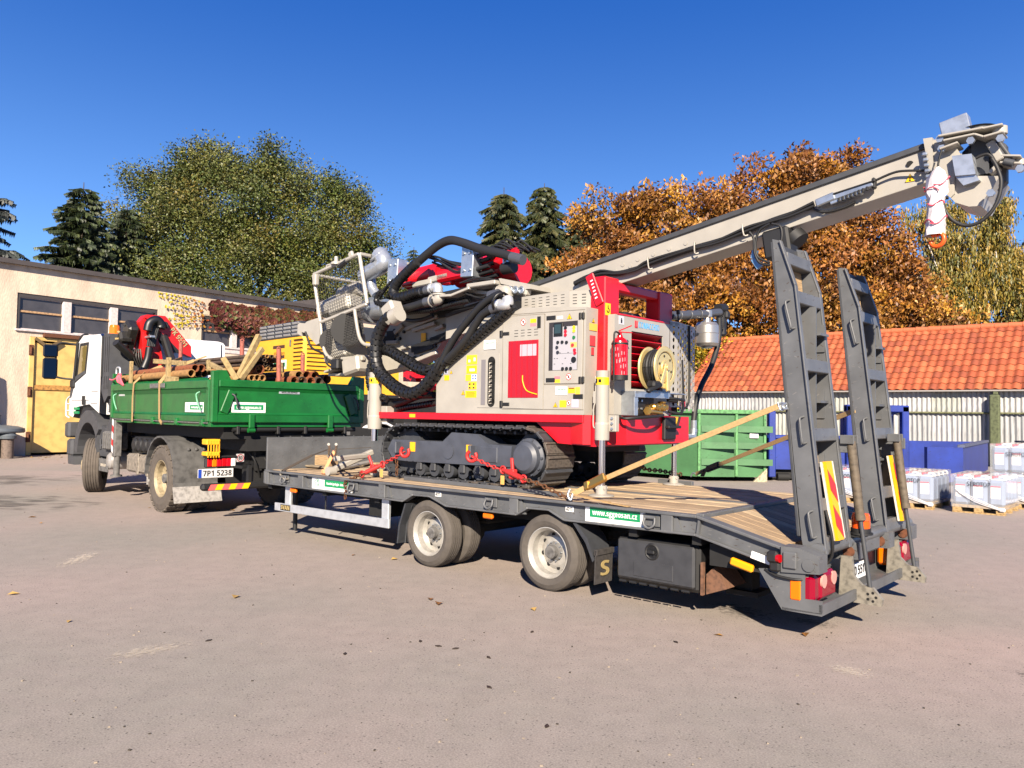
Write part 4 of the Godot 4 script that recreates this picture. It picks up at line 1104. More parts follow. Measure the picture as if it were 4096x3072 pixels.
func cab(t: Node3D):
	var wm: Material = mats["cab_white"]; var gm: Material = mats["cab_grey"]
	var z1 := -0.05; var z0 := -2.45
	var m := M.new()   # shell: front raked, roof stepping down to the windscreen
	var prof := [Vector2(-5.25, 1.5), Vector2(-5.25, 3.0), Vector2(-5.35, 3.06), Vector2(-6.45, 3.1), Vector2(-6.72, 3.0), Vector2(-6.95, 2.9), Vector2(-7.2, 2.05), Vector2(-7.3, 1.85), Vector2(-7.32, 1.45), Vector2(-7.0, 1.4), Vector2(-6.75, 1.62), Vector2(-5.9, 1.68)]
	m.prism(prof, z0 + 0.12, z1 - 0.12)
	for e in [[z1 - 0.12, z1], [z0 + 0.12, z0]]:
		var inner := []
		for p in prof: inner.append(Vector2(-6.2, 2.2) + (p - Vector2(-6.2, 2.2)) * Vector2(0.985, 0.97))
		for i in prof.size():
			var a: Vector2 = prof[i]; var b: Vector2 = prof[(i + 1) % prof.size()]; var c: Vector2 = inner[(i + 1) % prof.size()]; var d: Vector2 = inner[i]
			m.q(Vector3(a.x, a.y, e[0]), Vector3(b.x, b.y, e[0]), Vector3(c.x, c.y, e[1]), Vector3(d.x, d.y, e[1]), Vector3(b.y - a.y, a.x - b.x, 0).normalized() * -0.6 + Vector3(0, 0, signf(e[1] - e[0])))
		m.prism(inner, e[1] - 0.002, e[1])
	part(t, "cab_shell", m, wm)
	# door with window, mirror bracket plate
	m = M.new()
	m.prism([Vector2(-7.12, 1.78), Vector2(-6.86, 2.12), Vector2(-6.13, 2.3), Vector2(-5.98, 2.97), Vector2(-5.9, 2.97), Vector2(-5.9, 1.78)], z1, z1 + 0.018)
	var d := part(t, "door", m, wm)
	m = M.new(); m.prism([Vector2(-6.9, 2.14), Vector2(-6.2, 2.3), Vector2(-6.06, 2.92), Vector2(-6.62, 2.92)], z1, z1 + 0.012)
	part(d, "window_frame", m, mats["black"])
	m = M.new(); m.prism([Vector2(-6.72, 2.24), Vector2(-6.26, 2.34), Vector2(-6.14, 2.86), Vector2(-6.55, 2.86)], z1 + 0.012, z1 + 0.016)
	part(d, "window", m, pm("side_glass", 118, 104, 60, 0.06))
	m = M.new(); m.prism([Vector2(-7.2, 1.84), Vector2(-7.1, 1.84), Vector2(-6.84, 2.16), Vector2(-6.2, 2.3), Vector2(-6.24, 2.36), Vector2(-6.94, 2.24), Vector2(-7.1, 2.1)], z1 - 0.001, z1 + 0.024)
	part(d, "dark_panel", m, gm)
	m = M.new(); m.bb(Vector3(-6.3, 1.68, z1 + 0.016), Vector3(-6.12, 1.86, z1 + 0.034), 0.012)
	part(d, "door_handle", m, mats["black"])
	for yy in [1.93, 1.7]:
		m = M.new(); m.bb(Vector3(-5.8, yy, z1), Vector3(-5.4, yy + 0.012, z1 + 0.004))
		part(t, "crease", m, mats["dusty_grey"])
	m = M.new(); m.bb(Vector3(-5.84, 2.1, z1 - 0.004), Vector3(-5.46, 2.9, z1 + 0.008), 0.03)
	part(t, "side_panel", m, wm)
	m = M.new(); m.bb(Vector3(-6.95, 1.5, z1 - 0.03), Vector3(-6.66, 1.55, z1 + 0.004)); m.bb(Vector3(-6.95, 1.58, z1 - 0.03), Vector3(-6.66, 1.63, z1 + 0.004))
	part(t, "green_lettering", m, mats["sign_green"])
	# rear wall and dark side fairing with slots
	m = M.new()
	m.prism([Vector2(-5.26, 1.95), Vector2(-5.22, 3.04), Vector2(-4.86, 3.02), Vector2(-4.86, 1.85), Vector2(-5.05, 1.72)], z1 - 0.55, z1 - 0.02)
	var fa := part(t, "rear_fairing", m, gm)
	m = M.new()
	for x in [-5.1, -4.98, -4.88]: m.bb(Vector3(x, 2.3, z1 - 0.03), Vector3(x + 0.018, 2.96, z1 - 0.016)); m.bb(Vector3(x, 1.98, z1 - 0.03), Vector3(x + 0.018, 2.22, z1 - 0.016))
	part(fa, "slots", m, mats["inside"])
	m = M.new(); m.bb(Vector3(-5.255, 2.2, z1 - 0.02), Vector3(-5.21, 3.0, z1 + 0.0), 0.008)
	part(fa, "edge_grille", m, mats["black"])
	m = M.new()
	for k in 7: m.torus(Vector3(-4.8, 1.56 + k * 0.035, z1 - 0.25), Vector3.UP, 0.2, 0.02, 18, 5)
	m.cyl(Vector3(-4.8, 1.0, z1 - 0.25), Vector3(-4.8, 1.6, z1 - 0.25), 0.19, 16)
	part(t, "air_intake", m, gm)
	m = M.new(); m.bb(Vector3(-5.24, 1.7, z0 + 0.1), Vector3(-5.2, 3.02, z1 - 0.56), 0.01)
	part(t, "rear_wall", m, wm)
	# wheel arch and step panel
	m = M.new()
	var arc := []
	for i in 13: arc.append(Vector2(-5.9 + 0.86 * cos(lerpf(PI * 0.98, 0.62, i / 12.0)), 0.72 + 0.86 * sin(lerpf(PI * 0.98, 0.62, i / 12.0))))
	var arc2 := []
	for i in 13: arc2.append(Vector2(-5.9 + 0.66 * cos(lerpf(0.62, PI * 0.98, i / 12.0)), 0.68 + 0.66 * sin(lerpf(0.62, PI * 0.98, i / 12.0))))
	m.prism(arc + arc2, z0 + 0.02, z1 + 0.02)
	part(t, "wheel_arch", m, gm)
	m = M.new()
	m.prism([Vector2(-5.35, 0.72), Vector2(-5.35, 1.2), Vector2(-5.2, 1.3), Vector2(-4.98, 1.25), Vector2(-4.7, 1.45), Vector2(-4.66, 0.72)], z1 - 0.3, z1 - 0.04)
	m.prism([Vector2(-5.42, 0.6), Vector2(-5.42, 1.28), Vector2(-5.32, 1.34), Vector2(-5.3, 0.6)], z1 - 0.4, z1 + 0.01)
	m.cyl(Vector3(-5.05, 0.92, z1 - 0.02), Vector3(-4.7, 0.92, z1 - 0.02), 0.035, 8); m.bb(Vector3(-5.27, 0.84, z1 - 0.04), Vector3(-5.19, 1.04, z1 - 0.015), 0.01)
	part(t, "step_panel", m, gm)
	m = M.new(); m.bb(Vector3(-5.4, 0.44, z1 - 0.03), Vector3(-4.7, 0.68, z1 - 0.018), 0.004)
	var fl := part(t, "front_mud_flap", m, mats["dusty_grey"])
	text(fl, "lettering", "IVECO", Vector3(-4.98, 0.56, z1 - 0.016), 0.05, 0.3, Basis(), pm("worn_ink", 186, 176, 160, 0.8))
	# bumper and guard
	m = M.new()
	m.bb(Vector3(-7.5, 1.0, z0), Vector3(-7.2, 1.32, z1 + 0.02), 0.04); m.bb(Vector3(-7.4, 0.62, z0 + 0.05), Vector3(-7.05, 0.98, z1), 0.05)
	m.prism([Vector2(-7.35, 0.66), Vector2(-6.95, 0.62), Vector2(-6.85, 0.46), Vector2(-7.3, 0.46)], z0 + 0.1, z1 - 0.02)
	part(t, "bumper", m, gm)
	m = M.new()
	for e in [[1.44, 1.86]]:
		m.tube(sm([Vector3(-7.25, 1.42, z1 + 0.01), Vector3(-7.44, 1.46, z1 + 0.01), Vector3(-7.46, 1.6, z1 + 0.01), Vector3(-7.44, 1.78, z1 + 0.01), Vector3(-7.2, 1.86, z1 + 0.01)], 5), 0.018, 6)
		for y in [1.56, 1.7]: m.tube(PackedVector3Array([Vector3(-7.45, y, z1 + 0.01), Vector3(-7.2, y, z1 + 0.01)]), 0.014, 6)
	part(t, "lamp_guard", m, wm)
	# mirrors
	var mb: Material = mats["black"]
	m = M.new()
	m.tube(sm([Vector3(-6.85, 2.9, z1), Vector3(-7.1, 2.95, z1 + 0.2), Vector3(-7.3, 2.88, z1 + 0.3)], 4), 0.02, 6); m.tube(sm([Vector3(-6.95, 2.2, z1), Vector3(-7.1, 2.22, z1 + 0.2), Vector3(-7.3, 2.26, z1 + 0.3)], 4), 0.022, 6)
	m.tube(PackedVector3Array([Vector3(-7.3, 2.9, z1 + 0.28), Vector3(-7.3, 2.22, z1 + 0.28)]), 0.022, 6)
	m.bb(Vector3(-7.1, 2.02, z1 - 0.02), Vector3(-6.85, 2.2, z1 + 0.06), 0.03)
	m.tube(PackedVector3Array([Vector3(-6.9, 2.12, z1 + 0.03), Vector3(-6.72, 2.94, z1 + 0.03)]), 0.03, 6)
	part(t, "mirror_arm", m, mb)
	for e in [[2.78, 0.27, 0.27], [2.42, 0.27, 0.44]]:
		m = M.new()
		var yb: float = e[0]
		m.x = Transform3D(Basis(Vector3.UP, PI / 2 - 0.2), Vector3(-7.3, yb, z1 + 0.38))
		m.box(Vector3.ZERO, Vector3(e[1], e[2], 0.12), 0.04)
		var mi := part(t, "mirror", m, mb)
		m = M.new()
		m.x = Transform3D(Basis(Vector3.UP, PI / 2 - 0.2), Vector3(-7.3, yb, z1 + 0.38))
		m.box(Vector3(0, 0, 0.06), Vector3(e[1] - 0.05, e[2] - 0.05, 0.006), 0.002)
		part(mi, "mirror_glass", m, pm("mirror", 40, 44, 50, 0.08, 1.0))
	# beacon
	m = M.new(); m.cyl(Vector3(-6.2, 3.07, -0.55), Vector3(-6.2, 3.11, -0.55), 0.11, 14)
	var bc := part(t, "beacon", m, mb)
	m = M.new(); m.lathe(Vector3(-6.2, 3.11, -0.55), Vector3.UP, [[0.1, 0.0], [0.1, 0.15], [0.085, 0.2], [0.0, 0.21]], 16)
	part(bc, "lens", m, mats["amber"])
	m = M.new(); m.tube(sm([Vector3(-6.5, 3.08, -0.12), Vector3(-6.8, 3.06, -0.12), Vector3(-6.98, 2.92, -0.12)], 4), 0.05, 6)
	part(t, "roof_horn", m, mb)

func crane(t: Node3D):
	var rm: Material = mats["crane_red"]; var bk: Material = mats["black"]
	var m := M.new()   # column, folded boom
	m.bb(Vector3(-4.75, 1.1, -1.6), Vector3(-4.48, 1.7, -0.9), 0.03); m.cyl(Vector3(-4.62, 1.5, -1.25), Vector3(-4.62, 1.9, -1.25), 0.2, 14)
	part(t, "crane_base", m, bk)
	var ZY := Basis(Vector3(0, 0, 1), Vector3(0, 1, 0), Vector3(1, 0, 0))
	m = M.new(); m.x = Transform3D(ZY, Vector3(-4.8, 0, 0))
	m.prism([Vector2(-0.523, 3.259), Vector2(-0.620, 3.400), Vector2(-0.713, 3.384), Vector2(-0.853, 2.986), Vector2(-0.917, 2.809), Vector2(-1.001, 2.377), Vector2(-0.722, 2.363), Vector2(-0.612, 2.597)], -0.1, 0.16)
	part(t, "crane_column", m, rm)
	m = M.new(); m.x = Transform3D(ZY, Vector3(-4.72, 0, 0))
	m.prism([Vector2(-0.595, 3.343), Vector2(-0.639, 3.407), Vector2(-0.975, 3.409), Vector2(-1.486, 2.857), Vector2(-1.493, 2.647), Vector2(-1.222, 2.753), Vector2(-0.879, 3.116), Vector2(-0.758, 3.274)], -0.08, 0.12)
	var bo := part(t, "crane_boom", m, rm)
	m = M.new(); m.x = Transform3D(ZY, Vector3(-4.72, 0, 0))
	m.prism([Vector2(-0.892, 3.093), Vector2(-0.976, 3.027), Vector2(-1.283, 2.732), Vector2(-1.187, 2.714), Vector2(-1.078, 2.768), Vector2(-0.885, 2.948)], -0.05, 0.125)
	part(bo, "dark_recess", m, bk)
	text(bo, "lettering", "PK 9501", Vector3(-4.59, 3.016, -1.237), 0.1, 0.42, Basis(Vector3.UP, PI / 2) * Basis(Vector3.BACK, -0.83), mats["gold_disc"])
	m = M.new()
	for k in 5:
		var q := [Vector3(-4.55, 2.801, -0.646), Vector3(-4.55, 2.945, -0.664), Vector3(-4.55, 3.101, -0.694), Vector3(-4.55, 3.225, -0.747), Vector3(-4.55, 3.27, -0.849), Vector3(-4.55, 3.178, -0.887)]
		for i in q.size(): q[i] += Vector3(0.01, 0, -0.03 * k)
		m.tube(sm(q, 5), 0.028, 6)
	part(t, "crane_hose", m, mats["hose"])
	m = M.new(); m.tube(sm([Vector3(-4.5, 3.092, -0.62), Vector3(-4.5, 3.225, -0.65), Vector3(-4.5, 3.291, -0.727), Vector3(-4.5, 3.298, -0.807), Vector3(-4.5, 3.22, -0.868), Vector3(-4.5, 3.16, -0.858)], 5), 0.085, 8)
	m.tube(sm([Vector3(-4.5, 2.776, -0.664), Vector3(-4.5, 2.562, -0.637), Vector3(-4.5, 2.382, -0.575)], 5), 0.07, 8)
	part(t, "hose_sleeve", m, mats["hose_wrap"])
	m = M.new(); m.x = Transform3D(Basis(), Vector3(-4.5, 2.975, -0.669)); m.box(Vector3.ZERO, Vector3(0.3, 0.045, 0.1), 0.01)
	part(t, "hose_clamp", m, mats["zinc"])
	m = M.new()
	var a: Vector3 = Vector3(-4.85, 2.78, -0.296); var b: Vector3 = Vector3(-4.85, 2.48, -0.632)
	m.tube(PackedVector3Array([a, b]), 0.07, 10); m.tube(PackedVector3Array([a + Vector3(0.25, 0.06, 0.2), b + Vector3(0.1, 0.12, 0.2)]), 0.07, 10)
	m.tube(PackedVector3Array([Vector3(-4.85, 2.793, -0.307), Vector3(-4.85, 3.142, -0.509)]), 0.09, 8); m.box(Vector3(-4.85, 3.015, -0.422), Vector3(0.34, 0.5, 0.2), 0.04, Basis(Vector3.BACK, -0.6)); m.box(Vector3(-4.85, 2.924, -0.325), Vector3(0.3, 0.22, 0.24), 0.04, Basis(Vector3.BACK, 0.5))
	m.tube(sm([Vector3(-4.85, 3.183, -0.305), Vector3(-4.85, 3.226, -0.382), Vector3(-4.85, 3.237, -0.506), Vector3(-4.85, 3.205, -0.552)], 4), 0.05, 6); m.cyl(Vector3(-4.85, 2.805, -0.306), Vector3(-4.85, 2.805, -0.306), 0.1, 10); m.cyl(Vector3(-4.85, 2.828, -0.462), Vector3(-4.85, 2.828, -0.462), 0.08, 10)
	for k in 7: m.tube(sm([Vector3(-4.75, 2.75, -0.5 - 0.03 * k), Vector3(-4.7, 2.6 - 0.02 * k, -0.45 - 0.05 * k), Vector3(-4.72, 2.4, -0.55 - 0.04 * k)], 4), 0.015, 5)
	part(t, "crane_jib", m, pm("greasy_black", 44, 42, 38, 0.45, 0.0, "heavy", 3.0))
	m = M.new(); m.tube(PackedVector3Array([Vector3(-4.85, 2.781, -0.475), Vector3(-4.85, 2.599, -0.617)]), 0.035, 8)
	part(t, "crane_ram", m, mats["chrome"])
	m = M.new(); m.box(Vector3(-4.5, 2.823, -0.985), Vector3(0.16, 0.9, 0.12), 0.03, Basis(Vector3.BACK, 0.72))
	part(t, "crane_winch_frame", m, bk)
	m = M.new(); m.torus(Vector3(-4.85, 2.986, -0.201), Vector3(0.6, 0, 0.8), 0.07, 0.03, 10, 6, 0.0, 4.6)
	part(t, "crane_hook", m, pm("hook_brown", 150, 128, 78, 0.6))

func trailer():
	var t := thing("low_loader_trailer", "grey low loader trailer with wooden deck and two raised loading ramps", "trailer", T, Vector3(-1, 0, -1.25))
	var g: Material = mats["steel_grey"]; var dk: Material = mats["steel_dark"]
	var RY := Basis(Vector3.UP, PI / 2)
	var m := M.new()
	# side rails: web set back, flanges and ribs proud, arches over the wheels, kink down at the rear
	var top := [Vector2(-4.83, 0.845), Vector2(1.43, 0.845), Vector2(2.14, 0.676)]
	var bot := [Vector2(2.14, 0.51), Vector2(1.42, 0.678), Vector2(0.11, 0.668), Vector2(-0.07, 0.743), Vector2(-0.32, 0.738), Vector2(-0.46, 0.663), Vector2(-1.42, 0.661), Vector2(-1.667, 0.739), Vector2(-1.93, 0.735), Vector2(-2.09, 0.655), Vector2(-4.83, 0.663)]
	for s in [1.0, -1.0]:
		var z := 0.0 if s > 0 else -2.5
		m = M.new()
		m.x = Transform3D(Basis(Vector3(1, 0, 0), Vector3(0, 1, 0), Vector3(0, 0, s)), Vector3(0, 0, z))
		m.prism(top + bot, -0.075, -0.055)
		for i in top.size() - 1: m.bar(Vector3(top[i].x, top[i].y - 0.012, -0.055), Vector3(top[i + 1].x, top[i + 1].y - 0.012, -0.055), 0.11, 0.024, 0.005)
		for i in bot.size() - 1: m.bar(Vector3(bot[i].x, bot[i].y + 0.01, -0.045), Vector3(bot[i + 1].x, bot[i + 1].y + 0.01, -0.045), 0.09, 0.018, 0.004)
		for x in [-4.8, -4.02, -2.45, -0.5, 1.16]:
			m.bb(Vector3(x - 0.055, 0.672, -0.06), Vector3(x + 0.055, 0.83, -0.006), 0.006)
			m.prism([Vector2(x + 0.055, 0.68), Vector2(x + 0.13, 0.68), Vector2(x + 0.075, 0.83), Vector2(x + 0.055, 0.83)], -0.055, -0.035)
		m.prism([Vector2(1.42, 0.684), Vector2(1.44, 0.684), Vector2(1.46, 0.83), Vector2(1.44, 0.83)], -0.055, -0.02)
		part(t, "side_rail", m, g)
	m = M.new()
	for x in [-4.8, -3.6, -2.6, -0.9, 0.8, 1.4]: m.bb(Vector3(x - 0.04, 0.6, -2.43), Vector3(x + 0.04, 0.8, -0.07))
	for z in [-0.75, -1.75]: m.bb(Vector3(-4.8, 0.52, z - 0.06), Vector3(1.6, 0.78, z + 0.06))
	for x in [-1.72, -0.11]:
		m.cyl(Vector3(x, 0.355, -2.3), Vector3(x, 0.355, -0.2), 0.07, 10); m.bb(Vector3(x - 0.3, 0.42, -1.85), Vector3(x + 0.3, 0.55, -0.65), 0.03); m.cyl(Vector3(x, 0.355, -0.75), Vector3(x, 0.355, -0.5), 0.17, 14)
	m.bb(Vector3(-3.4, 0.4, -1.7), Vector3(-3.0, 0.6, -1.2)); m.bb(Vector3(-2.9, 0.42, -0.55), Vector3(-2.6, 0.62, -0.2)); m.bb(Vector3(1.5, 0.2, -0.7), Vector3(1.65, 0.6, -0.55)); m.bb(Vector3(1.44, 0.16, -0.75), Vector3(1.72, 0.2, -0.5))
	m.bb(Vector3(1.5, 0.45, -2.4), Vector3(2.1, 0.62, -0.1))
	part(t, "chassis", m, mats["under"])
	m = M.new(); m.bar(Vector3(-4.8, 0.62, -0.9), Vector3(-6.15, 0.72, -1.25), 0.12, 0.14, 0.01); m.bar(Vector3(-4.8, 0.62, -1.6), Vector3(-6.15, 0.72, -1.25), 0.12, 0.14, 0.01); m.torus(Vector3(-6.3, 0.72, -1.25), Vector3.UP, 0.07, 0.03, 14, 6)
	part(t, "drawbar", m, dk)
	m = M.new(); m.cyl(Vector3(-4.62, 0.05, -0.35), Vector3(-4.62, 0.62, -0.35), 0.03, 8); m.cyl(Vector3(-3.75, 0.4, -0.2), Vector3(-3.75, 0.62, -0.2), 0.01, 6)
	for k in 4: m.tube(sm([Vector3(-4.95, 0.6 + 0.05 * k, -0.5), Vector3(-5.1, 0.5 + 0.1 * k, -0.6), Vector3(-5.25, 0.7 + 0.02 * k, -0.7), Vector3(-5.4, 0.8, -0.9)], 4), 0.018, 6)
	part(t, "brake_lines", m, mats["black"])
	# deck planks run along the trailer between steel strips; rear planks slope down
	var w1: Material = mats["wood"]
	var tones := []
	for k in 4:
		var q := pm("plank_%d" % k, [206, 192, 214, 184][k], [178, 164, 188, 156][k], [142, 128, 150, 122][k], 0.88, 0.0, "grain", 1.0)
		q.uv1_scale = Vector3(0.45, 8, 6.5); q.uv1_offset = Vector3(k * 0.3, k * 0.17, k * 0.4)
		tones.append(q)
	for i in 15:
		var z := -0.16 - i * 0.157
		if i == 14: z = -2.36
		m = M.new(); m.bb(Vector3(-4.78, 0.80, z - 0.074), Vector3(1.40, 0.848 + rng.randf_range(-0.004, 0.004), z + 0.074), 0.006)
		part(t, "plank", m, tones[rng.randi_range(0, 3)])
		m = M.new()
		m.x = Transform3D(Basis(Vector3.BACK, -0.233), Vector3(1.46, 0.805, z))
		m.box(Vector3(0.335, 0, 0), Vector3(0.64, 0.05, 0.148), 0.006)
		part(t, "rear_plank", m, tones[rng.randi_range(0, 3)])
	m = M.new()
	m.bb(Vector3(1.40, 0.79, -2.45), Vector3(1.47, 0.854, -0.05), 0.006); m.bb(Vector3(-4.83, 0.664, -2.5), Vector3(-4.79, 0.85, 0.0), 0.004)
	m.bb(Vector3(-2.5, 0.848, -1.18), Vector3(1.4, 0.857, -1.11)); m.bb(Vector3(-4.8, 0.78, -0.08), Vector3(1.42, 0.838, -0.06))
	part(t, "deck_frame", m, g)
	m = M.new(); m.bar(Vector3(-2.46, 0.872, -0.36), Vector3(-0.1, 0.872, -0.245), 0.05, 0.04, 0.004)
	part(t, "stop_strip", m, g)
	m = M.new(); m.bar(Vector3(-0.35, 0.872, -2.42), Vector3(0.1, 0.872, -2.4), 0.05, 0.05, 0.004)
	part(t, "stop_strip", m, g)
	# checker plate front wall
	m = M.new(); m.bb(Vector3(-4.83, 0.845, -2.5), Vector3(-4.80, 1.27, -0.02), 0.004)
	var fb := part(t, "front_wall", m, g)
	m = M.new()
	for i in 27:
		for j in 8:
			m.box(Vector3(-4.7995, 0.885 + j * 0.052 + 0.026 * (i % 2), -0.1 - i * 0.088), Vector3(0.004, 0.03, 0.009), 0.001, Basis(Vector3.RIGHT, 0.8 if (i + j) % 2 == 0 else -0.8))
	part(fb, "tread_studs", m, g).set_meta("kind", "stuff")
	# wheels
	for x in [-1.72, -0.11]:
		wheel(t, Vector3(x, 0.352, -0.03), 0.352, 0.232, 0.21, 1.0, true, mats["tyre_t"] if mats.has("tyre_t") else pm("tyre_t", 84, 78, 72, 0.85, 0.0, "dirt", 2.4), mats["rim"])
		wheel(t, Vector3(x, 0.352, -2.47), 0.352, 0.232, 0.21, -1.0, true, mats["tyre_t"], mats["rim"])
	# mud guards
	var pg := pm("guard_plastic", 58, 60, 64, 0.5, 0.0, "dirt", 2.0)
	for s in [[-2.2, -0.03, 0.34, -0.1], [-0.42, 0.0, 0.0, 0.0]]:
		pass
	m = M.new(); m.tube(sm([Vector3(-2.06, 0.62, -0.12), Vector3(-2.13, 0.45, -0.12), Vector3(-2.16, 0.2, -0.12)], 3), 0.012, 4)
	m.prism([Vector2(-2.07, 0.64), Vector2(-2.05, 0.64), Vector2(-2.14, 0.4), Vector2(-2.17, 0.2), Vector2(-2.19, 0.2), Vector2(-2.165, 0.4)], -0.3, -0.02)
	part(t, "mudguard", m, pg)
	m = M.new(); m.prism([Vector2(0.2, 0.66), Vector2(0.24, 0.66), Vector2(0.36, 0.54), Vector2(0.44, 0.36), Vector2(0.42, 0.34), Vector2(0.34, 0.5)], -0.3, -0.02)
	part(t, "mudguard", m, pg)
	m = M.new(); m.bar(Vector3(0.46, 0.44, -0.14), Vector3(0.45, 0.15, -0.14), 0.26, 0.012, 0.0, Vector3.RIGHT); m.bb(Vector3(0.44, 0.4, -0.28), Vector3(0.475, 0.45, -0.01), 0.004)
	var mf := part(t, "mud_flap", m, pm("flap_dark", 62, 58, 56, 0.8, 0.0, "heavy", 3.0))
	text(mf, "lettering", "S", Vector3(0.47, 0.28, -0.14), 0.13, 0.13, Basis(Vector3.UP, PI / 2 - 0.0), mats["gold_disc"])
	# side guard
	m = M.new(); m.bb(Vector3(-4.64, 0.335, -0.075), Vector3(-2.36, 0.435, -0.045), 0.006)
	var sg := part(t, "side_guard", m, mats["alu"])
	for x in [-4.4, -2.47]:
		m = M.new(); m.bb(Vector3(x - 0.06, 0.4, -0.12), Vector3(x + 0.06, 0.665, -0.08), 0.006)
		part(sg, "bracket", m, mats["alu"])
	m = M.new(); m.bb(Vector3(-4.5, 0.35, -0.0445), Vector3(-4.28, 0.425, -0.0425), 0.001)
	var mk := part(sg, "maker_plate", m, mats["ink"])
	text(mk, "lettering", "SVAN", Vector3(-4.39, 0.388, -0.0415), 0.055, 0.19, Basis(), mats["gold_disc"])
	# signs on the rail
	var s1 := sign_plate(t, "company_sign", Vector3(-3.42, 0.752, -0.044), 0.80, 0.15, Basis(), [["Stavební geologie - Geosan, s.r.o.", 0.13, 0.005, 0.04, 0.46, mats["white"]], ["SG", -0.3, 0.0, 0.06, 0.1, mats["seal_grey"]]], mats["white"], mats["white"])
	m = M.new(); m.bb(Vector3(-3.56, 0.715, -0.0408), Vector3(-3.05, 0.8, -0.0398))
	part(s1, "banner", m, mats["sign_green"])
	m = M.new(); m.torus(Vector3(-3.7, 0.757, -0.0405), Vector3.BACK, 0.042, 0.004, 18, 4); m.bb(Vector3(-3.72, 0.76, -0.0408), Vector3(-3.68, 0.79, -0.0395))
	part(s1, "emblem", m, mats["seal_grey"])
	var s2 := sign_plate(t, "web_sign", Vector3(0.63, 0.76, -0.044), 0.62, 0.15, Basis(), [["www.sggeosan.cz", 0.0, 0.012, 0.05, 0.46, mats["white"]]], mats["white"], mats["white"])
	m = M.new(); m.bb(Vector3(0.37, 0.73, -0.0408), Vector3(0.89, 0.815, -0.0398))
	part(s2, "banner", m, mats["sign_green"])
	for e in [[-1.72, "10 t"], [0.0, "10 t"]]:
		var s3 := sign_plate(t, "load_label", Vector3(e[0] + 0.14, 0.775, -0.05), 0.09, 0.05, Basis(), [["4217", 0, 0, 0.03, 0.07]], mats["white"], mats["ink"])
	# lashing rings
	for x in [-4.4, -3.0, -0.82, 1.0]:
		m = M.new(); m.bb(Vector3(x - 0.08, 0.71, -0.054), Vector3(x + 0.08, 0.81, -0.035), 0.004); m.cyl(Vector3(x - 0.05, 0.785, -0.02), Vector3(x + 0.05, 0.785, -0.02), 0.016, 8)
		m.tube(sm([Vector3(x - 0.045, 0.785, -0.015), Vector3(x - 0.05, 0.73, 0.005), Vector3(x, 0.70, 0.01), Vector3(x + 0.05, 0.73, 0.005), Vector3(x + 0.045, 0.785, -0.015)], 4), 0.011, 6)
		part(t, "lashing_ring", m, g)
	# side marker lamps
	for x in [-4.22, -0.86]:
		m = M.new(); m.box(Vector3(x, 0.62, -0.05), Vector3(0.13, 0.055, 0.04), 0.012)
		part(t, "marker_lamp", m, mats["amber"])
	m = M.new(); m.box(Vector3(1.8, 0.5, -0.04), Vector3(0.19, 0.06, 0.04), 0.012, Basis(Vector3.BACK, -0.23))
	part(t, "marker_lamp", m, pm("amber_light", 245, 160, 20, 0.2))
	# tool box
	m = M.new(); m.bb(Vector3(0.6, 0.2, -0.55), Vector3(1.4, 0.585, -0.12), 0.03)
	var tbx := part(t, "toolbox", m, mats["black"])
	m = M.new(); m.bb(Vector3(0.63, 0.235, -0.13), Vector3(1.37, 0.57, -0.085), 0.04); m.bb(Vector3(0.8, 0.27, -0.09), Vector3(1.18, 0.4, -0.08), 0.004)
	var lid := part(tbx, "lid", m, pm("box_plastic", 60, 61, 64, 0.45, 0.0, "dirt", 1.5))
	m = M.new(); m.lathe(Vector3(0.98, 0.49, -0.087), Vector3.BACK, [[0.075, 0.0], [0.06, 0.008], [0.05, 0.002], [0.0, 0.002]], 18); m.box(Vector3(0.98, 0.49, -0.07), Vector3(0.07, 0.03, 0.03), 0.008)
	part(tbx, "latch", m, mats["black"])
	m = M.new()
	for k in 7: m.cyl(Vector3(0.66 + k * 0.1, 0.212, -0.09), Vector3(0.73 + k * 0.1, 0.212, -0.09), 0.012, 6)
	part(tbx, "hinges", m, mats["black"]).set_meta("kind", "stuff")
	m = M.new(); m.bb(Vector3(1.42, 0.2, -0.14), Vector3(1.44, 0.46, -0.1)); m.prism([Vector2(1.44, 0.2), Vector2(1.62, 0.27), Vector2(1.5, 0.42), Vector2(1.44, 0.36)], -0.5, -0.16)
	part(t, "chock_holder", m, pm("rusty_plate", 120, 84, 62, 0.85, 0.0, "heavy", 3.0))
	# rear beam with lamps
	m = M.new()
	m.prism([Vector2(1.95, 0.5), Vector2(2.3, 0.54), Vector2(2.3, 0.33), Vector2(2.42, 0.33), Vector2(2.42, 0.24), Vector2(2.13, 0.225)], -0.02, 0.0)
	m.bb(Vector3(2.13, 0.225, -2.5), Vector3(2.42, 0.245, 0.0)); m.bb(Vector3(2.40, 0.245, -2.5), Vector3(2.42, 0.305, 0.0)); m.bb(Vector3(2.13, 0.24, -2.48), Vector3(2.16, 0.6, -0.02))
	m.prism([Vector2(1.95, 0.5), Vector2(2.3, 0.54), Vector2(2.3, 0.33), Vector2(2.42, 0.33), Vector2(2.42, 0.24), Vector2(2.13, 0.225)], -2.5, -2.48)
	part(t, "rear_beam", m, g)
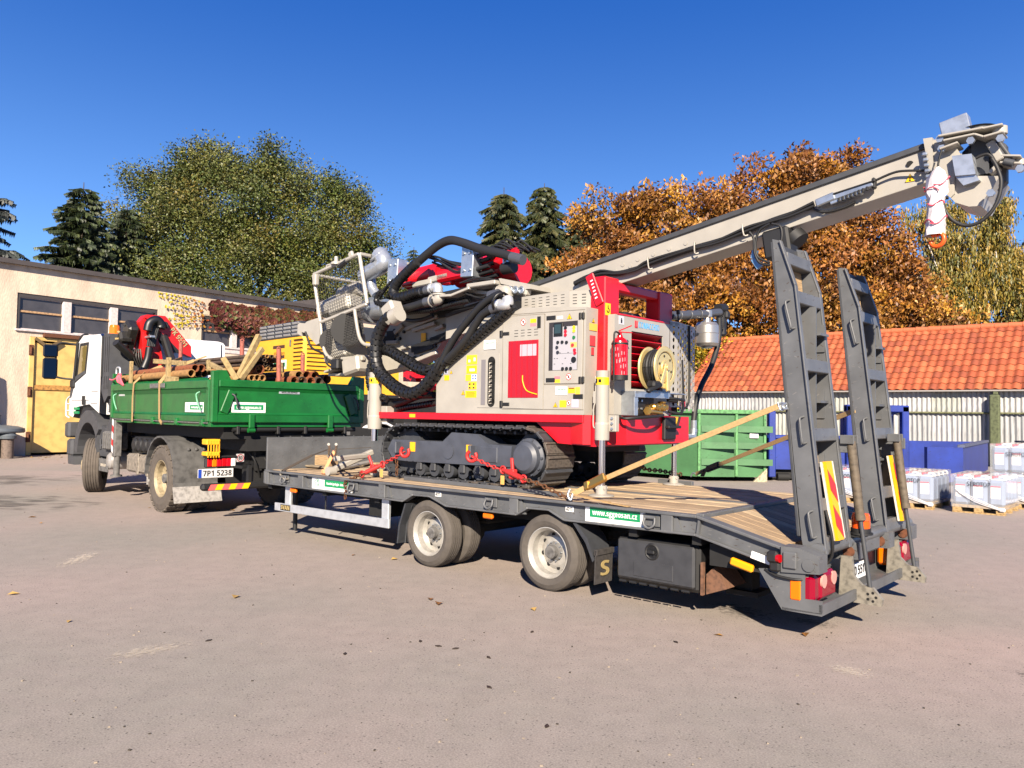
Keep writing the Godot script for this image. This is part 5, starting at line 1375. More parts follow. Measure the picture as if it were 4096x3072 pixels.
	for z in [-0.02, -2.06]:
		m = M.new(); m.bb(Vector3(2.17, 0.3, z - 0.42), Vector3(2.33, 0.5, z), 0.015)
		var lp := part(t, "tail_lamp", m, mats["dusty_grey"])
		m = M.new(); m.ink(130, 16, 34); m.bb(Vector3(2.3, 0.3, z - 0.42), Vector3(2.37, 0.5, z - 0.1), 0.03)
		m.ink(240, 112, 16); m.bb(Vector3(2.18, 0.3, z - 0.03), Vector3(2.28, 0.47, z + 0.03), 0.02)
		m.ink(206, 150, 140); m.cyl(Vector3(2.36, 0.44, z - 0.16), Vector3(2.376, 0.44, z - 0.16), 0.05, 14); m.cyl(Vector3(2.36, 0.44, z - 0.36), Vector3(2.376, 0.44, z - 0.36), 0.05, 14)
		m.ink(130, 16, 34); m.bb(Vector3(2.24, 0.3, z - 0.11), Vector3(2.36, 0.5, z + 0.012), 0.03)
		part(lp, "lens", m, mats["lens"])
	# ramp hinge brackets
	for e in [[0.02, -0.0], [-0.82, 0.0], [-1.6, 0.0], [-2.3, 0.0]]:
		var z: float = e[0]
		m = M.new(); m.prism([Vector2(2.13, 0.5), Vector2(2.13, 0.69), Vector2(2.26, 0.69), Vector2(2.41, 0.645), Vector2(2.41, 0.52)], z - 0.16, z)
		var br := part(t, "ramp_bracket", m, g)
		m = M.new(); m.cyl(Vector3(2.335, 0.575, z), Vector3(2.335, 0.575, z + 0.012), 0.045, 16)
		part(br, "pin", m, g if z > -0.1 else mats["rust"])
		m = M.new(); m.bb(Vector3(2.15, 0.535, z), Vector3(2.25, 0.655, z + 0.02), 0.014)
		part(br, "boss", m, g)
	m = M.new(); m.box(Vector3(1.99, 0.575, 0.003), Vector3(0.2, 0.055, 0.006), 0.002, Basis(Vector3.BACK, -0.23))
	part(t, "white_label", m, mats["white"])
	m = M.new(); m.bb(Vector3(2.03, 0.56, 0.0), Vector3(2.12, 0.65, 0.06), 0.02); m.bb(Vector3(2.05, 0.5, 0.0), Vector3(2.13, 0.57, 0.05), 0.015)
	var ml := part(t, "marker_light", m, mats["black"])
	m = M.new(); m.cyl(Vector3(2.11, 0.6, 0.035), Vector3(2.135, 0.6, 0.04), 0.03, 12)
	part(ml, "lens", m, mats["lamp_red"])
	m = M.new(); m.tube(sm([Vector3(2.0, 0.5, 0.0), Vector3(2.1, 0.47, 0.02), Vector3(2.25, 0.46, 0.01), Vector3(2.32, 0.47, -0.05)], 5), 0.01, 6); m.tube(sm([Vector3(2.36, 0.95, -0.24), Vector3(2.4, 0.75, -0.26), Vector3(2.38, 0.6, -0.3), Vector3(2.3, 0.5, -0.3)], 5), 0.012, 6)
	part(t, "light_cable", m, mats["black"])
	m = M.new(); m.cyl(Vector3(2.33, 0.66, -2.45), Vector3(2.33, 0.66, -0.15), 0.05, 12); m.bb(Vector3(2.25, 0.52, -1.5), Vector3(2.37, 0.68, -0.9), 0.02)
	part(t, "hinge_tube", m, g)
	m = M.new(); m.bb(Vector3(2.32, 0.33, -1.28), Vector3(2.335, 0.46, -0.8), 0.004)
	var np := part(t, "number_plate", m, mats["white"])
	text(np, "lettering", "3P0 5510", Vector3(2.336, 0.4, -1.04), 0.075, 0.42, RY, mats["ink"])
	# rotating beacon on a plate
	m = M.new(); m.cyl(Vector3(2.42, 0.72, -0.84), Vector3(2.42, 0.735, -0.84), 0.09, 14); m.cyl(Vector3(2.42, 0.735, -0.84), Vector3(2.42, 0.77, -0.84), 0.075, 14); m.bb(Vector3(2.33, 0.7, -0.9), Vector3(2.46, 0.715, -0.76), 0.004)
	var bc := part(t, "beacon", m, mats["black"])
	m = M.new(); m.lathe(Vector3(2.42, 0.77, -0.84), Vector3.UP, [[0.068, 0.0], [0.07, 0.05], [0.066, 0.055], [0.07, 0.06], [0.066, 0.1], [0.06, 0.115], [0.0, 0.12]], 18)
	part(bc, "lens", m, pm("beacon_orange", 230, 84, 20, 0.15))
	for e in [[-0.22, "near"], [-1.68, "far"]]: ramp(t, e[0])

func ramp(t: Node3D, z0: float):
	var g: Material = mats["steel_grey"]
	var z1 := z0 - 0.5
	var R := hub(t, "ramp", Vector3.ZERO)
	if z0 < -1.0: R.set_meta("label", "far ramp, partly shaded by the near one")
	var prof := [Vector2(1.955, 3.02), Vector2(2.02, 3.0), Vector2(2.142, 2.64), Vector2(2.378, 0.628), Vector2(2.2, 0.672), Vector2(2.19, 0.72)]
	for e in [[z0, z0 - 0.02], [z1, z1 + 0.02]]:
		var m := M.new()
		m.prism(prof, e[0], e[1])
		m.bar(Vector3(2.142, 2.64, e[0]), Vector3(2.378, 0.628, e[0]), 0.05, 0.012, 0.003, Vector3.RIGHT); m.bar(Vector3(2.02, 3.0, e[0]), Vector3(2.142, 2.64, e[0]), 0.05, 0.012, 0.003, Vector3.RIGHT)
		part(R, "cheek_plate", m, g)
	var m := M.new()   # running surface towards the deck
	m.x = Transform3D(Basis(Vector3(0, 0, 1), Vector3(0, 1, 0), Vector3(1, 0, 0)), Vector3.ZERO)
	m.x = Transform3D()
	m.bar(Vector3(1.95, 3.0, (z0 + z1) / 2), Vector3(2.165, 0.74, (z0 + z1) / 2), 0.5, 0.025, 0.004, Vector3.RIGHT)
	part(R, "front_plate", m, mats["steel_dark"])
	for k in 2:
		m = M.new(); m.bar(Vector3(1.985, 2.85, z0 - 0.13 - k * 0.24), Vector3(2.175, 0.85, z0 - 0.13 - k * 0.24), 0.2, 0.02, 0.004, Vector3.RIGHT)
		part(R, "plank", m, mats["wood_side"])
	m = M.new(); m.bb(Vector3(2.06, 1.0, z0 - 0.27), Vector3(2.2, 2.5, z0 - 0.255)); m.x = Transform3D()
	part(R, "web", m, g)
	for y in [2.86, 2.55, 2.03, 1.5, 0.98, 0.70]:
		var x: float = 2.142 + (2.64 - y) * 0.1173 if y < 2.64 else 2.02 + (3.0 - y) * 0.339
		m = M.new(); m.box(Vector3(x - 0.035, y, (z0 + z1) / 2), Vector3(0.08, 0.1, 0.458), 0.006, Basis(Vector3.BACK, 0.117))
		var rg := part(R, "rung", m, g)
		m = M.new(); m.cyl(Vector3(x + 0.005, y + 0.02, (z0 + z1) / 2), Vector3(x + 0.02, y + 0.02, (z0 + z1) / 2), 0.014, 6)
		m.x = Transform3D()
	for y in [1.25, 1.75, 2.28]:
		m = M.new(); m.bb(Vector3(2.1, y, z1 + 0.02), Vector3(2.22, y + 0.02, z1 + 0.2)); m.bb(Vector3(2.05, y - 0.12, z1 + 0.02), Vector3(2.19, y + 0.1, z1 + 0.035))
		part(R, "gusset", m, g)
	var sx := 0.0
	for e in [[2.08, 2.52, 2.12, 2.31], [2.19, 1.63, 2.21, 1.44], [2.257, 0.93, 2.285, 0.745]]:
		m = M.new()
		m.tube(sm([Vector3(e[0] + 0.015, e[1] + 0.01, z0), Vector3(e[0], e[1], z0 + 0.035), Vector3(e[0] + 0.002, e[1] - 0.03, z0 + 0.045), Vector3(e[2] - 0.002, e[3] + 0.03, z0 + 0.045), Vector3(e[2], e[3], z0 + 0.035), Vector3(e[2] + 0.015, e[3] + 0.005, z0)], 4), 0.009, 6)
		part(R, "handle", m, g)
	# gas strut with perforated end plates
	m = M.new(); m.bb(Vector3(2.26, 1.36, z1 - 0.035), Vector3(2.38, 1.46, z1 - 0.02), 0.004)
	for k in 5: m.cyl(Vector3(2.32 + 0.03 * cos(k * 1.26), 1.41 + 0.03 * sin(k * 1.26), z1 - 0.019), Vector3(2.32 + 0.03 * cos(k * 1.26), 1.41 + 0.03 * sin(k * 1.26), z1 - 0.017), 0.008, 6)
	var ep := part(R, "strut_plate", m, g)
	var zs := z1 - 0.04 if z0 > -1.0 else z0 - 0.3
	var xs := 0.16
	m = M.new(); m.bb(Vector3(2.3, 1.43, zs - 0.05), Vector3(2.25 + xs, 1.5, zs - 0.04), 0.004); m.bb(Vector3(2.3, 1.43, zs + 0.04), Vector3(2.25 + xs, 1.5, zs + 0.05), 0.004)
	part(R, "strut_bracket", m, g)
	m = M.new(); m.cyl(Vector3(2.37, 1.45, zs), Vector3(2.44, 0.86, zs), 0.036, 12); m.cyl(Vector3(2.44, 0.88, zs), Vector3(2.445, 0.84, zs), 0.04, 12)
	var st := part(R, "gas_strut", m, pm("strut_brown", 104, 92, 76, 0.7, 0.1, "heavy", 3.0))
	m = M.new(); m.cyl(Vector3(2.44, 0.86, zs), Vector3(2.52, 0.27, zs), 0.017, 10)
	part(st, "rod", m, mats["steel_dark"])
	m = M.new(); m.prism([Vector2(2.3, 0.55), Vector2(2.38, 0.55), Vector2(2.4, 0.4), Vector2(2.46, 0.34), Vector2(2.54, 0.33), Vector2(2.61, 0.25), Vector2(2.6, 0.2), Vector2(2.28, 0.2)], zs - 0.02, zs + 0.02)
	part(R, "foot_bracket", m, pm("worn_steel", 150, 144, 132, 0.6, 0.2, "heavy", 2.0))
	m = M.new()
	for k in 5: m.cyl(Vector3(2.53 + 0.033 * cos(k * 1.26), 0.262 + 0.033 * sin(k * 1.26), zs + 0.0205), Vector3(2.53 + 0.033 * cos(k * 1.26), 0.262 + 0.033 * sin(k * 1.26), zs + 0.0225), 0.011, 8)
	part(R, "bolt_holes", m, mats["inside"]).set_meta("kind", "stuff")
	# red and yellow warning board on a plank
	m = M.new()
	var zb := z0 - 0.20 if z0 > -1.0 else z0 - 0.38
	var a := Vector3(2.30, 1.30, zb); var b := Vector3(2.395, 0.72, zb)
	m.bar(a, b, 0.21, 0.03, 0.004, Vector3.RIGHT)
	var wb := part(R, "warning_board", m, pm("board_white", 214, 204, 190, 0.7))
	m = M.new()
	var d := (b - a); var nx := Vector3(0.02, 0.004, 0)
	m.ink(228, 168, 8); m.bar(a + nx, b + nx, 0.11, 0.03, 0.0, Vector3.RIGHT)
	m.x.origin.z = 0.045
	m.v.clear(); m.n.clear(); m.c.clear(); m.u.clear()
	m.bar(a + nx, b + nx, 0.12, 0.03, 0.0, Vector3.RIGHT)
	m.ink(222, 40, 34)
	for k in 2:
		var f0 := 0.1 + k * 0.45
		var n2 := nx + Vector3(0.017, 0.003, 0)
		m.q(a + d * f0 + n2 + Vector3(0, 0, 0.06), a + d * (f0 + 0.26) + n2 + Vector3(0, 0, 0.06), a + d * (f0 + 0.44) + n2 - Vector3(0, 0, 0.06), a + d * (f0 + 0.2) + n2 - Vector3(0, 0, 0.06), Vector3(1, 0.12, 0))
	m.x = Transform3D()
	part(wb, "stripes", m, mats["sticker"])

func decal_box(m: M, x0: float, y0: float, x1: float, y1: float, z: float, r: int, g: int, b: int, d := 0.002):
	m.ink(r, g, b); m.bb(Vector3(x0, y0, z), Vector3(x1, y1, z + d))

func warn_tri(m: M, x: float, y: float, s: float, z: float):
	m.ink(20, 20, 20); m.prism([Vector2(x - s, y), Vector2(x + s, y), Vector2(x, y + 1.75 * s)], z, z + 0.002)
	m.ink(240, 190, 10); m.prism([Vector2(x - s * 0.84, y + s * 0.1), Vector2(x + s * 0.84, y + s * 0.1), Vector2(x, y + 1.55 * s)], z, z + 0.003)
	m.ink(20, 20, 20); m.bb(Vector3(x - s * 0.09, y + s * 0.35, z), Vector3(x + s * 0.09, y + s, z + 0.004)); m.bb(Vector3(x - s * 0.2, y + s * 0.2, z), Vector3(x + s * 0.2, y + s * 0.45, z + 0.004))

func ban_ring(m: M, x: float, y: float, r: float, z: float):
	m.ink(230, 226, 220); m.cyl(Vector3(x, y, z), Vector3(x, y, z + 0.002), r, 18)
	m.ink(200, 30, 40); m.torus(Vector3(x, y, z + 0.002), Vector3.BACK, r * 0.9, r * 0.1, 20, 4)
	m.ink(30, 28, 40); m.box(Vector3(x, y, z + 0.002), Vector3(r * 0.5, r * 0.8, 0.002))
	m.ink(200, 30, 40); m.box(Vector3(x, y, z + 0.003), Vector3(r * 1.8, r * 0.16, 0.003), 0.0, Basis(Vector3.BACK, -0.78))

func wraps(m: M, p: PackedVector3Array, r: float, step: float, len: float):   # short collars along a hose, like a spiral guard
	var q := cut(p, step)
	for i in range(1, q.size() - 1):
		var d := (q[i + 1] - q[i - 1]).normalized()
		m.tube(PackedVector3Array([q[i] - d * len * 0.5, q[i] - d * len * 0.42, q[i] + d * len * 0.42, q[i] + d * len * 0.5]), r, 10)

func hose(p: Node, called: String, pts: Array, r: float, wrap := false, mat := "hose") -> MeshInstance3D:
	var path := sm(pts, 6)
	var m := M.new()
	m.tube(path, r, 10)
	var o := part(p, called, m, mats[mat])
	if wrap:
		m = M.new()
		wraps(m, path, r * 1.16, r * 1.25, r * 0.95)
		part(o, "spiral_guard", m, mats["hose_wrap"])
	return o

func bundle(p: Node, called: String, pts: Array, R: float, n: int, r: float) -> MeshInstance3D:   # several hoses tied together, with broad straps
	var path := sm(pts, 6)
	var m := M.new()
	for k in n:
		var a := TAU * k / n
		var q := PackedVector3Array()
		for i in path.size():
			var d := (path[mini(i + 1, path.size() - 1)] - path[maxi(i - 1, 0)]).normalized()
			var s := d.cross(Vector3.BACK).normalized()
			q.push_back(path[i] + (s * cos(a + i * 0.05) + Vector3.BACK * sin(a + i * 0.05)) * R)
		m.tube(q, r, 7)
	m.tube(path, R * 0.8, 6)
	var o := part(p, called, m, mats["hose"])
	m = M.new()
	wraps(m, path, (R + r) * 1.1, (R + r) * 1.1, (R + r) * 0.72)
	part(o, "straps", m, mats["hose_wrap"]).set_meta("kind", "stuff")
	return o

func track(t: Node3D, zc: float, s: float):
	# s: +1 when the outer side faces the camera
	var tr := hub(t, "track", Vector3(0, 0, zc))
	var sp := Vector3(-0.79, 1.18, 0); var id := Vector3(-2.76, 1.17, 0)
	var R := 0.305
	var path := PackedVector3Array()
	var N := 16
	for i in N + 1: path.push_back(sp + R * Vector3(sin(PI * i / N), cos(PI * i / N), 0))
	for i in N + 1: path.push_back(id + R * Vector3(-sin(PI * i / N), -cos(PI * i / N), 0))
	var top := []   # slight sag on the upper run
	for i in 9: path.push_back(Vector3(lerpf(-2.76, -0.79, (i + 1) / 10.0), 1.478 - 0.0 * i, 0))
	path.push_back(path[0])
	var total := 0.0
	for i in path.size() - 1: total += path[i].distance_to(path[i + 1])
	var count := 40
	var q := cut(path, total / count * 0.9999)
	var sh := M.new()
	sh.box(Vector3.ZERO, Vector3(total / count * 0.86, 0.03, 0.45), 0.006)
	sh.box(Vector3(-0.045, 0.02, 0), Vector3(0.022, 0.02, 0.44), 0.006)
	sh.box(Vector3(0.05, -0.004, 0), Vector3(0.05, 0.016, 0.45), 0.003)
	var shoe: MeshInstance3D
	var lm := M.new()
	for i in count:
		var a := q[i]; var b := q[(i + 1) % count]
		var d := (b - a).normalized()
		var up := Vector3(-d.y, d.x, 0)
		var bs := Basis(d, up, Vector3.BACK)
		var mid := (a + b) * 0.5
		if i == 0:
			shoe = part(tr, "track_shoe", sh, pm("shoe", 96, 88, 80, 0.75, 0.15, "heavy", 4.0))
			shoe.transform = Transform3D(bs, mid)
		else:
			var cs := copy_part(tr, shoe, mid, bs)
			if i > 11 or i % 3 == 1: cs.material_override = mats["steel_dark"]
		for z in [-0.09, 0.09]:
			lm.box(mid - up * 0.045, Vector3(total / count * 0.9, 0.055, 0.03), 0.01, bs);
		lm.cyl(mid - up * 0.05 + Vector3(0, 0, -0.12), mid - up * 0.05 + Vector3(0, 0, 0.12), 0.02, 6)
		for z in [-0.19, 0.19]: lm.cyl(mid - up * 0.012 + Vector3(0, 0, z), mid - up * 0.03 + Vector3(0, 0, z), 0.014, 6)
	part(tr, "track_chain", lm, mats["steel_dark"]).set_meta("kind", "stuff")
	var g: Material = mats["track_grey"]
	var m := M.new()
	m.prism([Vector2(-2.9, 1.06), Vector2(-2.62, 1.05), Vector2(-1.02, 1.07), Vector2(-1.0, 1.29), Vector2(-1.35, 1.30), Vector2(-1.5, 1.40), Vector2(-1.9, 1.41), Vector2(-2.05, 1.30), Vector2(-2.92, 1.30), Vector2(-3.0, 1.18)], -0.13, 0.13 + 0.05 * s)
	m.bb(Vector3(-1.45, 1.1, 0.17 * s), Vector3(-1.2, 1.27, 0.19 * s), 0.012)
	m.cyl(Vector3(-1.95, 1.2, 0.17 * s), Vector3(-1.95, 1.2, 0.19 * s), 0.09, 18)
	var fr := part(tr, "track_frame", m, g)
	for e in [-2.55, -1.62]:
		m = M.new(); m.bb(Vector3(e - 0.045, 1.17, 0.18 * s), Vector3(e + 0.045, 1.28, 0.184 * s))
		part(fr, "yellow_sticker", m, pm("sticker_yellow", 242, 178, 20, 0.5))
	m = M.new()
	for e in [-2.78, -1.55]: m.bb(Vector3(e - 0.02, 1.14, 0.17 * s), Vector3(e + 0.02, 1.28, 0.26 * s), 0.008)
	part(fr, "lashing_lugs", m, g)
	m = M.new(); m.lathe(Vector3(sp.x, sp.y, 0.05 * s), Vector3(0, 0, s), [[0.0, 0.0], [0.2, 0.0], [0.2, 0.1], [0.17, 0.12], [0.165, 0.17], [0.13, 0.2], [0.0, 0.21]], 26)
	for i in 10: m.cyl(sp + Vector3(0.183 * cos(i * TAU / 10), 0.183 * sin(i * TAU / 10), 0.14 * s), sp + Vector3(0.183 * cos(i * TAU / 10), 0.183 * sin(i * TAU / 10), 0.175 * s), 0.014, 6)
	part(tr, "final_drive", m, g)
	m = M.new(); m.cyl(sp - Vector3(0, 0, 0.03), sp + Vector3(0, 0, 0.03), 0.27, 26)
	part(tr, "idler", m, mats["steel_dark"])
	m = M.new(); m.cyl(id - Vector3(0, 0, 0.06), id + Vector3(0, 0, 0.06), 0.26, 26)
	part(tr, "sprocket", m, mats["steel_dark"])
	for i in 7:
		m = M.new(); var x := -2.45 + i * 0.235
		m.lathe(Vector3(x, 0.98, -0.14), Vector3.BACK, [[0.03, 0.0], [0.085, 0.0], [0.085, 0.05], [0.065, 0.06], [0.065, 0.2], [0.085, 0.21], [0.085, 0.28], [0.03, 0.28]], 14)
		m.bb(Vector3(x - 0.04, 0.96, 0.14 * s), Vector3(x + 0.04, 1.07, 0.17 * s), 0.01)
		part(tr, "roller", m, mats["steel_dark"])

func jack(t: Node3D, x: float, z: float, y0: float, y1: float, r: float, foot: bool, sticker: bool):
	var m := M.new()
	m.cyl(Vector3(x, y0, z), Vector3(x, y1, z), r, 18); m.lathe(Vector3(x, y0, z), Vector3.UP, [[r * 1.12, 0.0], [r * 1.12, 0.14], [r, 0.16]], 18); m.cyl(Vector3(x, y0 - 0.012, z), Vector3(x, y0, z), r * 1.1, 18)
	m.tube(sm([Vector3(x - r, y0 + 0.1, z + 0.02), Vector3(x - r * 1.3, y0 + 0.13, z + 0.03), Vector3(x - r * 1.25, y0 + 0.3, z + 0.03), Vector3(x - r * 1.05, y0 + 0.38, z + 0.02), Vector3(x - r * 1.1, y1 - 0.05, z + 0.02)], 4), 0.008, 5)
	m.bb(Vector3(x - r * 1.5, y0 + 0.34, z - 0.02), Vector3(x - r * 0.8, y0 + 0.46, z + 0.03), 0.006)
	var j := part(t, "outrigger", m, mats["beige"])
	m = M.new(); m.cyl(Vector3(x, 0.92 if foot else y0 - 0.16, z), Vector3(x, y0, z), r * 0.52, 14)
	part(j, "rod", m, mats["chrome"])
	if foot:
		m = M.new(); m.cyl(Vector3(x, 0.868, z), Vector3(x, 0.95, z), r * 0.86, 14); m.lathe(Vector3(x, 0.85, z), Vector3.UP, [[0.0, 0.0], [0.125, 0.0], [0.125, 0.01], [0.06, 0.022], [0.0, 0.022]], 22)
		for k in 4: m.cyl(Vector3(x + r * 0.8 * cos(k * 1.57 + 0.5), 0.925, z + r * 0.8 * sin(k * 1.57 + 0.5)), Vector3(x + r * cos(k * 1.57 + 0.5), 0.925, z + r * sin(k * 1.57 + 0.5)), 0.012, 6)
		part(j, "foot", m, mats["beige"])
	if sticker:
		m = M.new()
		m.ink(242, 196, 20); m.lathe(Vector3(x, y1 - 0.14, z), Vector3.UP, [[r + 0.001, 0.0], [r + 0.001, 0.075]], 18)
		m.ink(20, 20, 20); m.box(Vector3(x + r * 0.2, y1 - 0.1, z + r), Vector3(0.03, 0.03, 0.004)); m.box(Vector3(x - r * 0.4, y1 - 0.1, z + r * 0.93), Vector3(0.025, 0.04, 0.004))
		part(j, "warning_sticker", m, mats["sticker"])

func rig():
	var t := thing("drilling_rig", "beige and red crawler drilling rig with its mast laid back over the trailer ramps", "drilling rig", T, Vector3(-1.6, 0.855, -1.42))
	var be: Material = mats["beige"]; var rd: Material = mats["red"]; var bk: Material = mats["black"]
	var m := M.new()
	track(t, -0.725, 1.0)
	track(t, -2.12, -1.0)
	# base frame
	m = M.new()
	m.bb(Vector3(-3.1, 1.25, -1.75), Vector3(-0.2, 1.55, -1.1)); m.bb(Vector3(-2.4, 1.0, -1.9), Vector3(-1.2, 1.35, -0.95))
	part(t, "undercarriage", m, mats["under"])
	m = M.new()
	m.bb(Vector3(-3.22, 1.548, -2.3), Vector3(-0.09, 1.628, -0.55), 0.006)
	m.prism([Vector2(-0.75, 1.56), Vector2(-0.45, 1.34), Vector2(0.0, 1.32), Vector2(0.0, 1.56)], -2.25, -0.62)
	m.x = Transform3D(Basis(Vector3(1, 0, 0), Vector3(0, 0, -1), Vector3(0, 1, 0)), Vector3.ZERO)   # plan polygons extruded upwards: x, -z
	m.prism([Vector2(-0.1, 0.56), Vector2(-0.03, 0.6), Vector2(-0.03, 0.72), Vector2(0.13, 0.98), Vector2(0.13, 2.24), Vector2(-0.05, 2.3), Vector2(-0.7, 2.3), Vector2(-0.7, 0.75)], 1.34, 1.626)
	m.x = Transform3D()
	part(t, "base_frame", m, rd)
	m = M.new(); m.bb(Vector3(-2.18, 1.575, -0.549), Vector3(-2.03, 1.605, -0.546))
	m = M.new(); m.bb(Vector3(-2.62, 1.57, -0.549), Vector3(-2.52, 1.61, -0.546))
	part(t, "yellow_sticker", m, mats["sticker_yellow"])
	# engine housing
	m = M.new()
	m.prism([Vector2(-2.168, 1.628), Vector2(-0.078, 1.628), Vector2(-0.062, 2.683), Vector2(-0.89, 2.742), Vector2(-1.075, 2.672), Vector2(-1.86, 2.25), Vector2(-2.172, 1.98)], -2.2, -0.55)
	part(t, "engine_housing", m, be)
	m = M.new()
	m.prism([Vector2(-1.045, 2.72), Vector2(-1.045, 2.885), Vector2(-0.4, 2.9), Vector2(-0.4, 2.7)], -1.0, -0.72)
	m.x = Transform3D(Basis(Vector3(1, 0, 0), Vector3(0, 0, -1), Vector3(0, 1, 0)), Vector3.ZERO)
	m.prism([Vector2(-0.4, 0.72), Vector2(-0.17, 0.77), Vector2(-0.17, 0.98), Vector2(-0.4, 1.0)], 2.66, 2.89)
	m.x = Transform3D()
	var hood := part(t, "vent_hood", m, be)
	m = M.new()
	for i in 6:
		for j in 4: m.bb(Vector3(-1.0 + i * 0.098, 2.76 + j * 0.03 + i * 0.002, -0.7195), Vector3(-0.955 + i * 0.098, 2.763 + j * 0.03 + i * 0.002, -0.716))
	for i in 3:
		for j in 4: m.box(Vector3(-0.34 + i * 0.1, 2.76 + j * 0.03, -0.729 - i * 0.02), Vector3(0.045, 0.0035, 0.004), 0.0, Basis(Vector3.UP, 0.2))
	part(hood, "louvre_slots", m, mats["inside"]).set_meta("kind", "stuff")
	var z := -0.549
	m = M.new(); m.prism([Vector2(-1.14, 1.69), Vector2(-0.592, 1.68), Vector2(-0.588, 2.648), Vector2(-1.018, 2.656), Vector2(-1.148, 2.59)], z, z + 0.006)
	var d1 := part(t, "door", m, be)
	m = M.new(); m.bb(Vector3(-0.575, 1.936, z), Vector3(-0.1, 2.646, z + 0.008), 0.004)
	var d2 := part(t, "door", m, be)
	m = M.new(); m.bb(Vector3(-0.582, 1.68, z), Vector3(-0.095, 1.926, z + 0.004), 0.002)
	part(t, "lower_panel", m, be)
	m = M.new(); m.bb(Vector3(-1.152, 1.676, z - 0.001), Vector3(-0.084, 1.6805, z + 0.002)); m.bb(Vector3(-0.5835, 1.68, z - 0.001), Vector3(-0.576, 2.65, z + 0.0025)); m.bb(Vector3(-0.58, 1.927, z - 0.001), Vector3(-0.096, 1.9345, z + 0.0025)); m.bb(Vector3(-0.1, 1.68, z - 0.001), Vector3(-0.094, 2.646, z + 0.0025)); m.bb(Vector3(-1.155, 1.69, z - 0.001), Vector3(-1.149, 2.59, z + 0.002)); m.bar(Vector3(-1.152, 2.592, z), Vector3(-1.018, 2.66, z), 0.004, 0.006); m.bar(Vector3(-1.018, 2.66, z), Vector3(-0.584, 2.652, z), 0.004, 0.006); m.bar(Vector3(-1.07, 2.678, z), Vector3(-0.08, 2.66, z), 0.004, 0.004)
	part(t, "panel_seam", m, pm("seam", 120, 112, 100, 0.8)).set_meta("kind", "stuff")
	m = M.new(); m.bb(Vector3(-1.065, 1.796, z + 0.006), Vector3(-0.655, 2.393, z + 0.010), 0.002)
	var gr := part(d1, "mesh_grille", m, pm("grille_red", 190, 18, 40, 0.5, 0.0, "speck", 14.0))
	m = M.new()
	for k in 6: m.bb(Vector3(-1.02 + k * 0.072, 1.8, z + 0.010), Vector3(-1.016 + k * 0.072, 2.39, z + 0.014))
	part(gr, "bars", m, rd).set_meta("kind", "stuff")
	m = M.new(); m.tube(sm([Vector3(-0.86, 2.03, z + 0.012), Vector3(-0.855, 1.96, z + 0.012), Vector3(-0.8, 1.87, z + 0.012), Vector3(-0.66, 1.83, z + 0.012)], 5), 0.007, 5)
	part(gr, "yellow_pipe", m, mats["sticker_yellow"])
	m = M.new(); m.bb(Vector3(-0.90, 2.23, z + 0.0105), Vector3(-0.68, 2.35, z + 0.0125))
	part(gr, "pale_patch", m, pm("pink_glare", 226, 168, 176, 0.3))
	m = M.new()
	for i in 4:
		for j in 3: m.bb(Vector3(-0.985 + i * 0.09, 2.44 + j * 0.03, z + 0.006), Vector3(-0.935 + i * 0.09, 2.444 + j * 0.03, z + 0.009))
	part(d1, "louvre_slots", m, mats["inside"]).set_meta("kind", "stuff")
	for e in [[-1.17, 2.478], [-1.155, 1.73]]:
		m = M.new(); m.bb(Vector3(e[0] - 0.02, e[1] - 0.035, z), Vector3(e[0] + 0.02, e[1] + 0.035, z + 0.022), 0.006); m.bb(Vector3(e[0], e[1] - 0.018, z + 0.006), Vector3(e[0] + 0.115, e[1] + 0.016, z + 0.016), 0.005)
		part(t, "hinge", m, bk)
	for e in [[-0.11, 2.6], [-0.105, 1.972]]:
		m = M.new(); m.bb(Vector3(e[0] - 0.032, e[1] - 0.035, z + 0.004), Vector3(e[0] - 0.004, e[1] + 0.03, z + 0.022), 0.005); m.bb(Vector3(e[0] + 0.004, e[1] - 0.035, z), Vector3(e[0] + 0.032, e[1] + 0.03, z + 0.022), 0.005)
		part(t, "hinge", m, bk)
	for e in [[-0.555, 2.58, 0.12, 0.045], [-0.552, 1.95, 0.12, 0.045], [-0.676, 2.51, 0.048, 0.12], [-0.205, 1.785, 0.12, 0.045]]:
		m = M.new(); m.bb(Vector3(e[0], e[1], z + 0.004), Vector3(e[0] + e[2], e[1] + e[3], z + 0.013), 0.008)
		part(t, "latch", m, bk)
	# control panel behind its window
	m = M.new(); m.bb(Vector3(-0.52, 2.068, z + 0.006), Vector3(-0.158, 2.556, z + 0.0095), 0.002)
	var cp := part(d2, "control_panel", m, pm("panel_dark", 52, 46, 44, 0.4))
	m = M.new(); m.bb(Vector3(-0.468, 2.072, z + 0.0095), Vector3(-0.162, 2.505, z + 0.0115)); m.bb(Vector3(-0.45, 2.41, z + 0.0115), Vector3(-0.34, 2.535, z + 0.02), 0.006)
	m = M.new(); m.bb(Vector3(-0.465, 2.072, z + 0.0095), Vector3(-0.162, 2.505, z + 0.0115))
	part(cp, "face_plate", m, pm("panel_grey", 168, 166, 172, 0.45))
	m = M.new()
	m.ink(24, 24, 26); m.bb(Vector3(-0.455, 2.41, z + 0.0115), Vector3(-0.34, 2.545, z + 0.02), 0.006); m.ink(40, 62, 70); m.bb(Vector3(-0.44, 2.44, z + 0.02), Vector3(-0.36, 2.53, z + 0.0215))
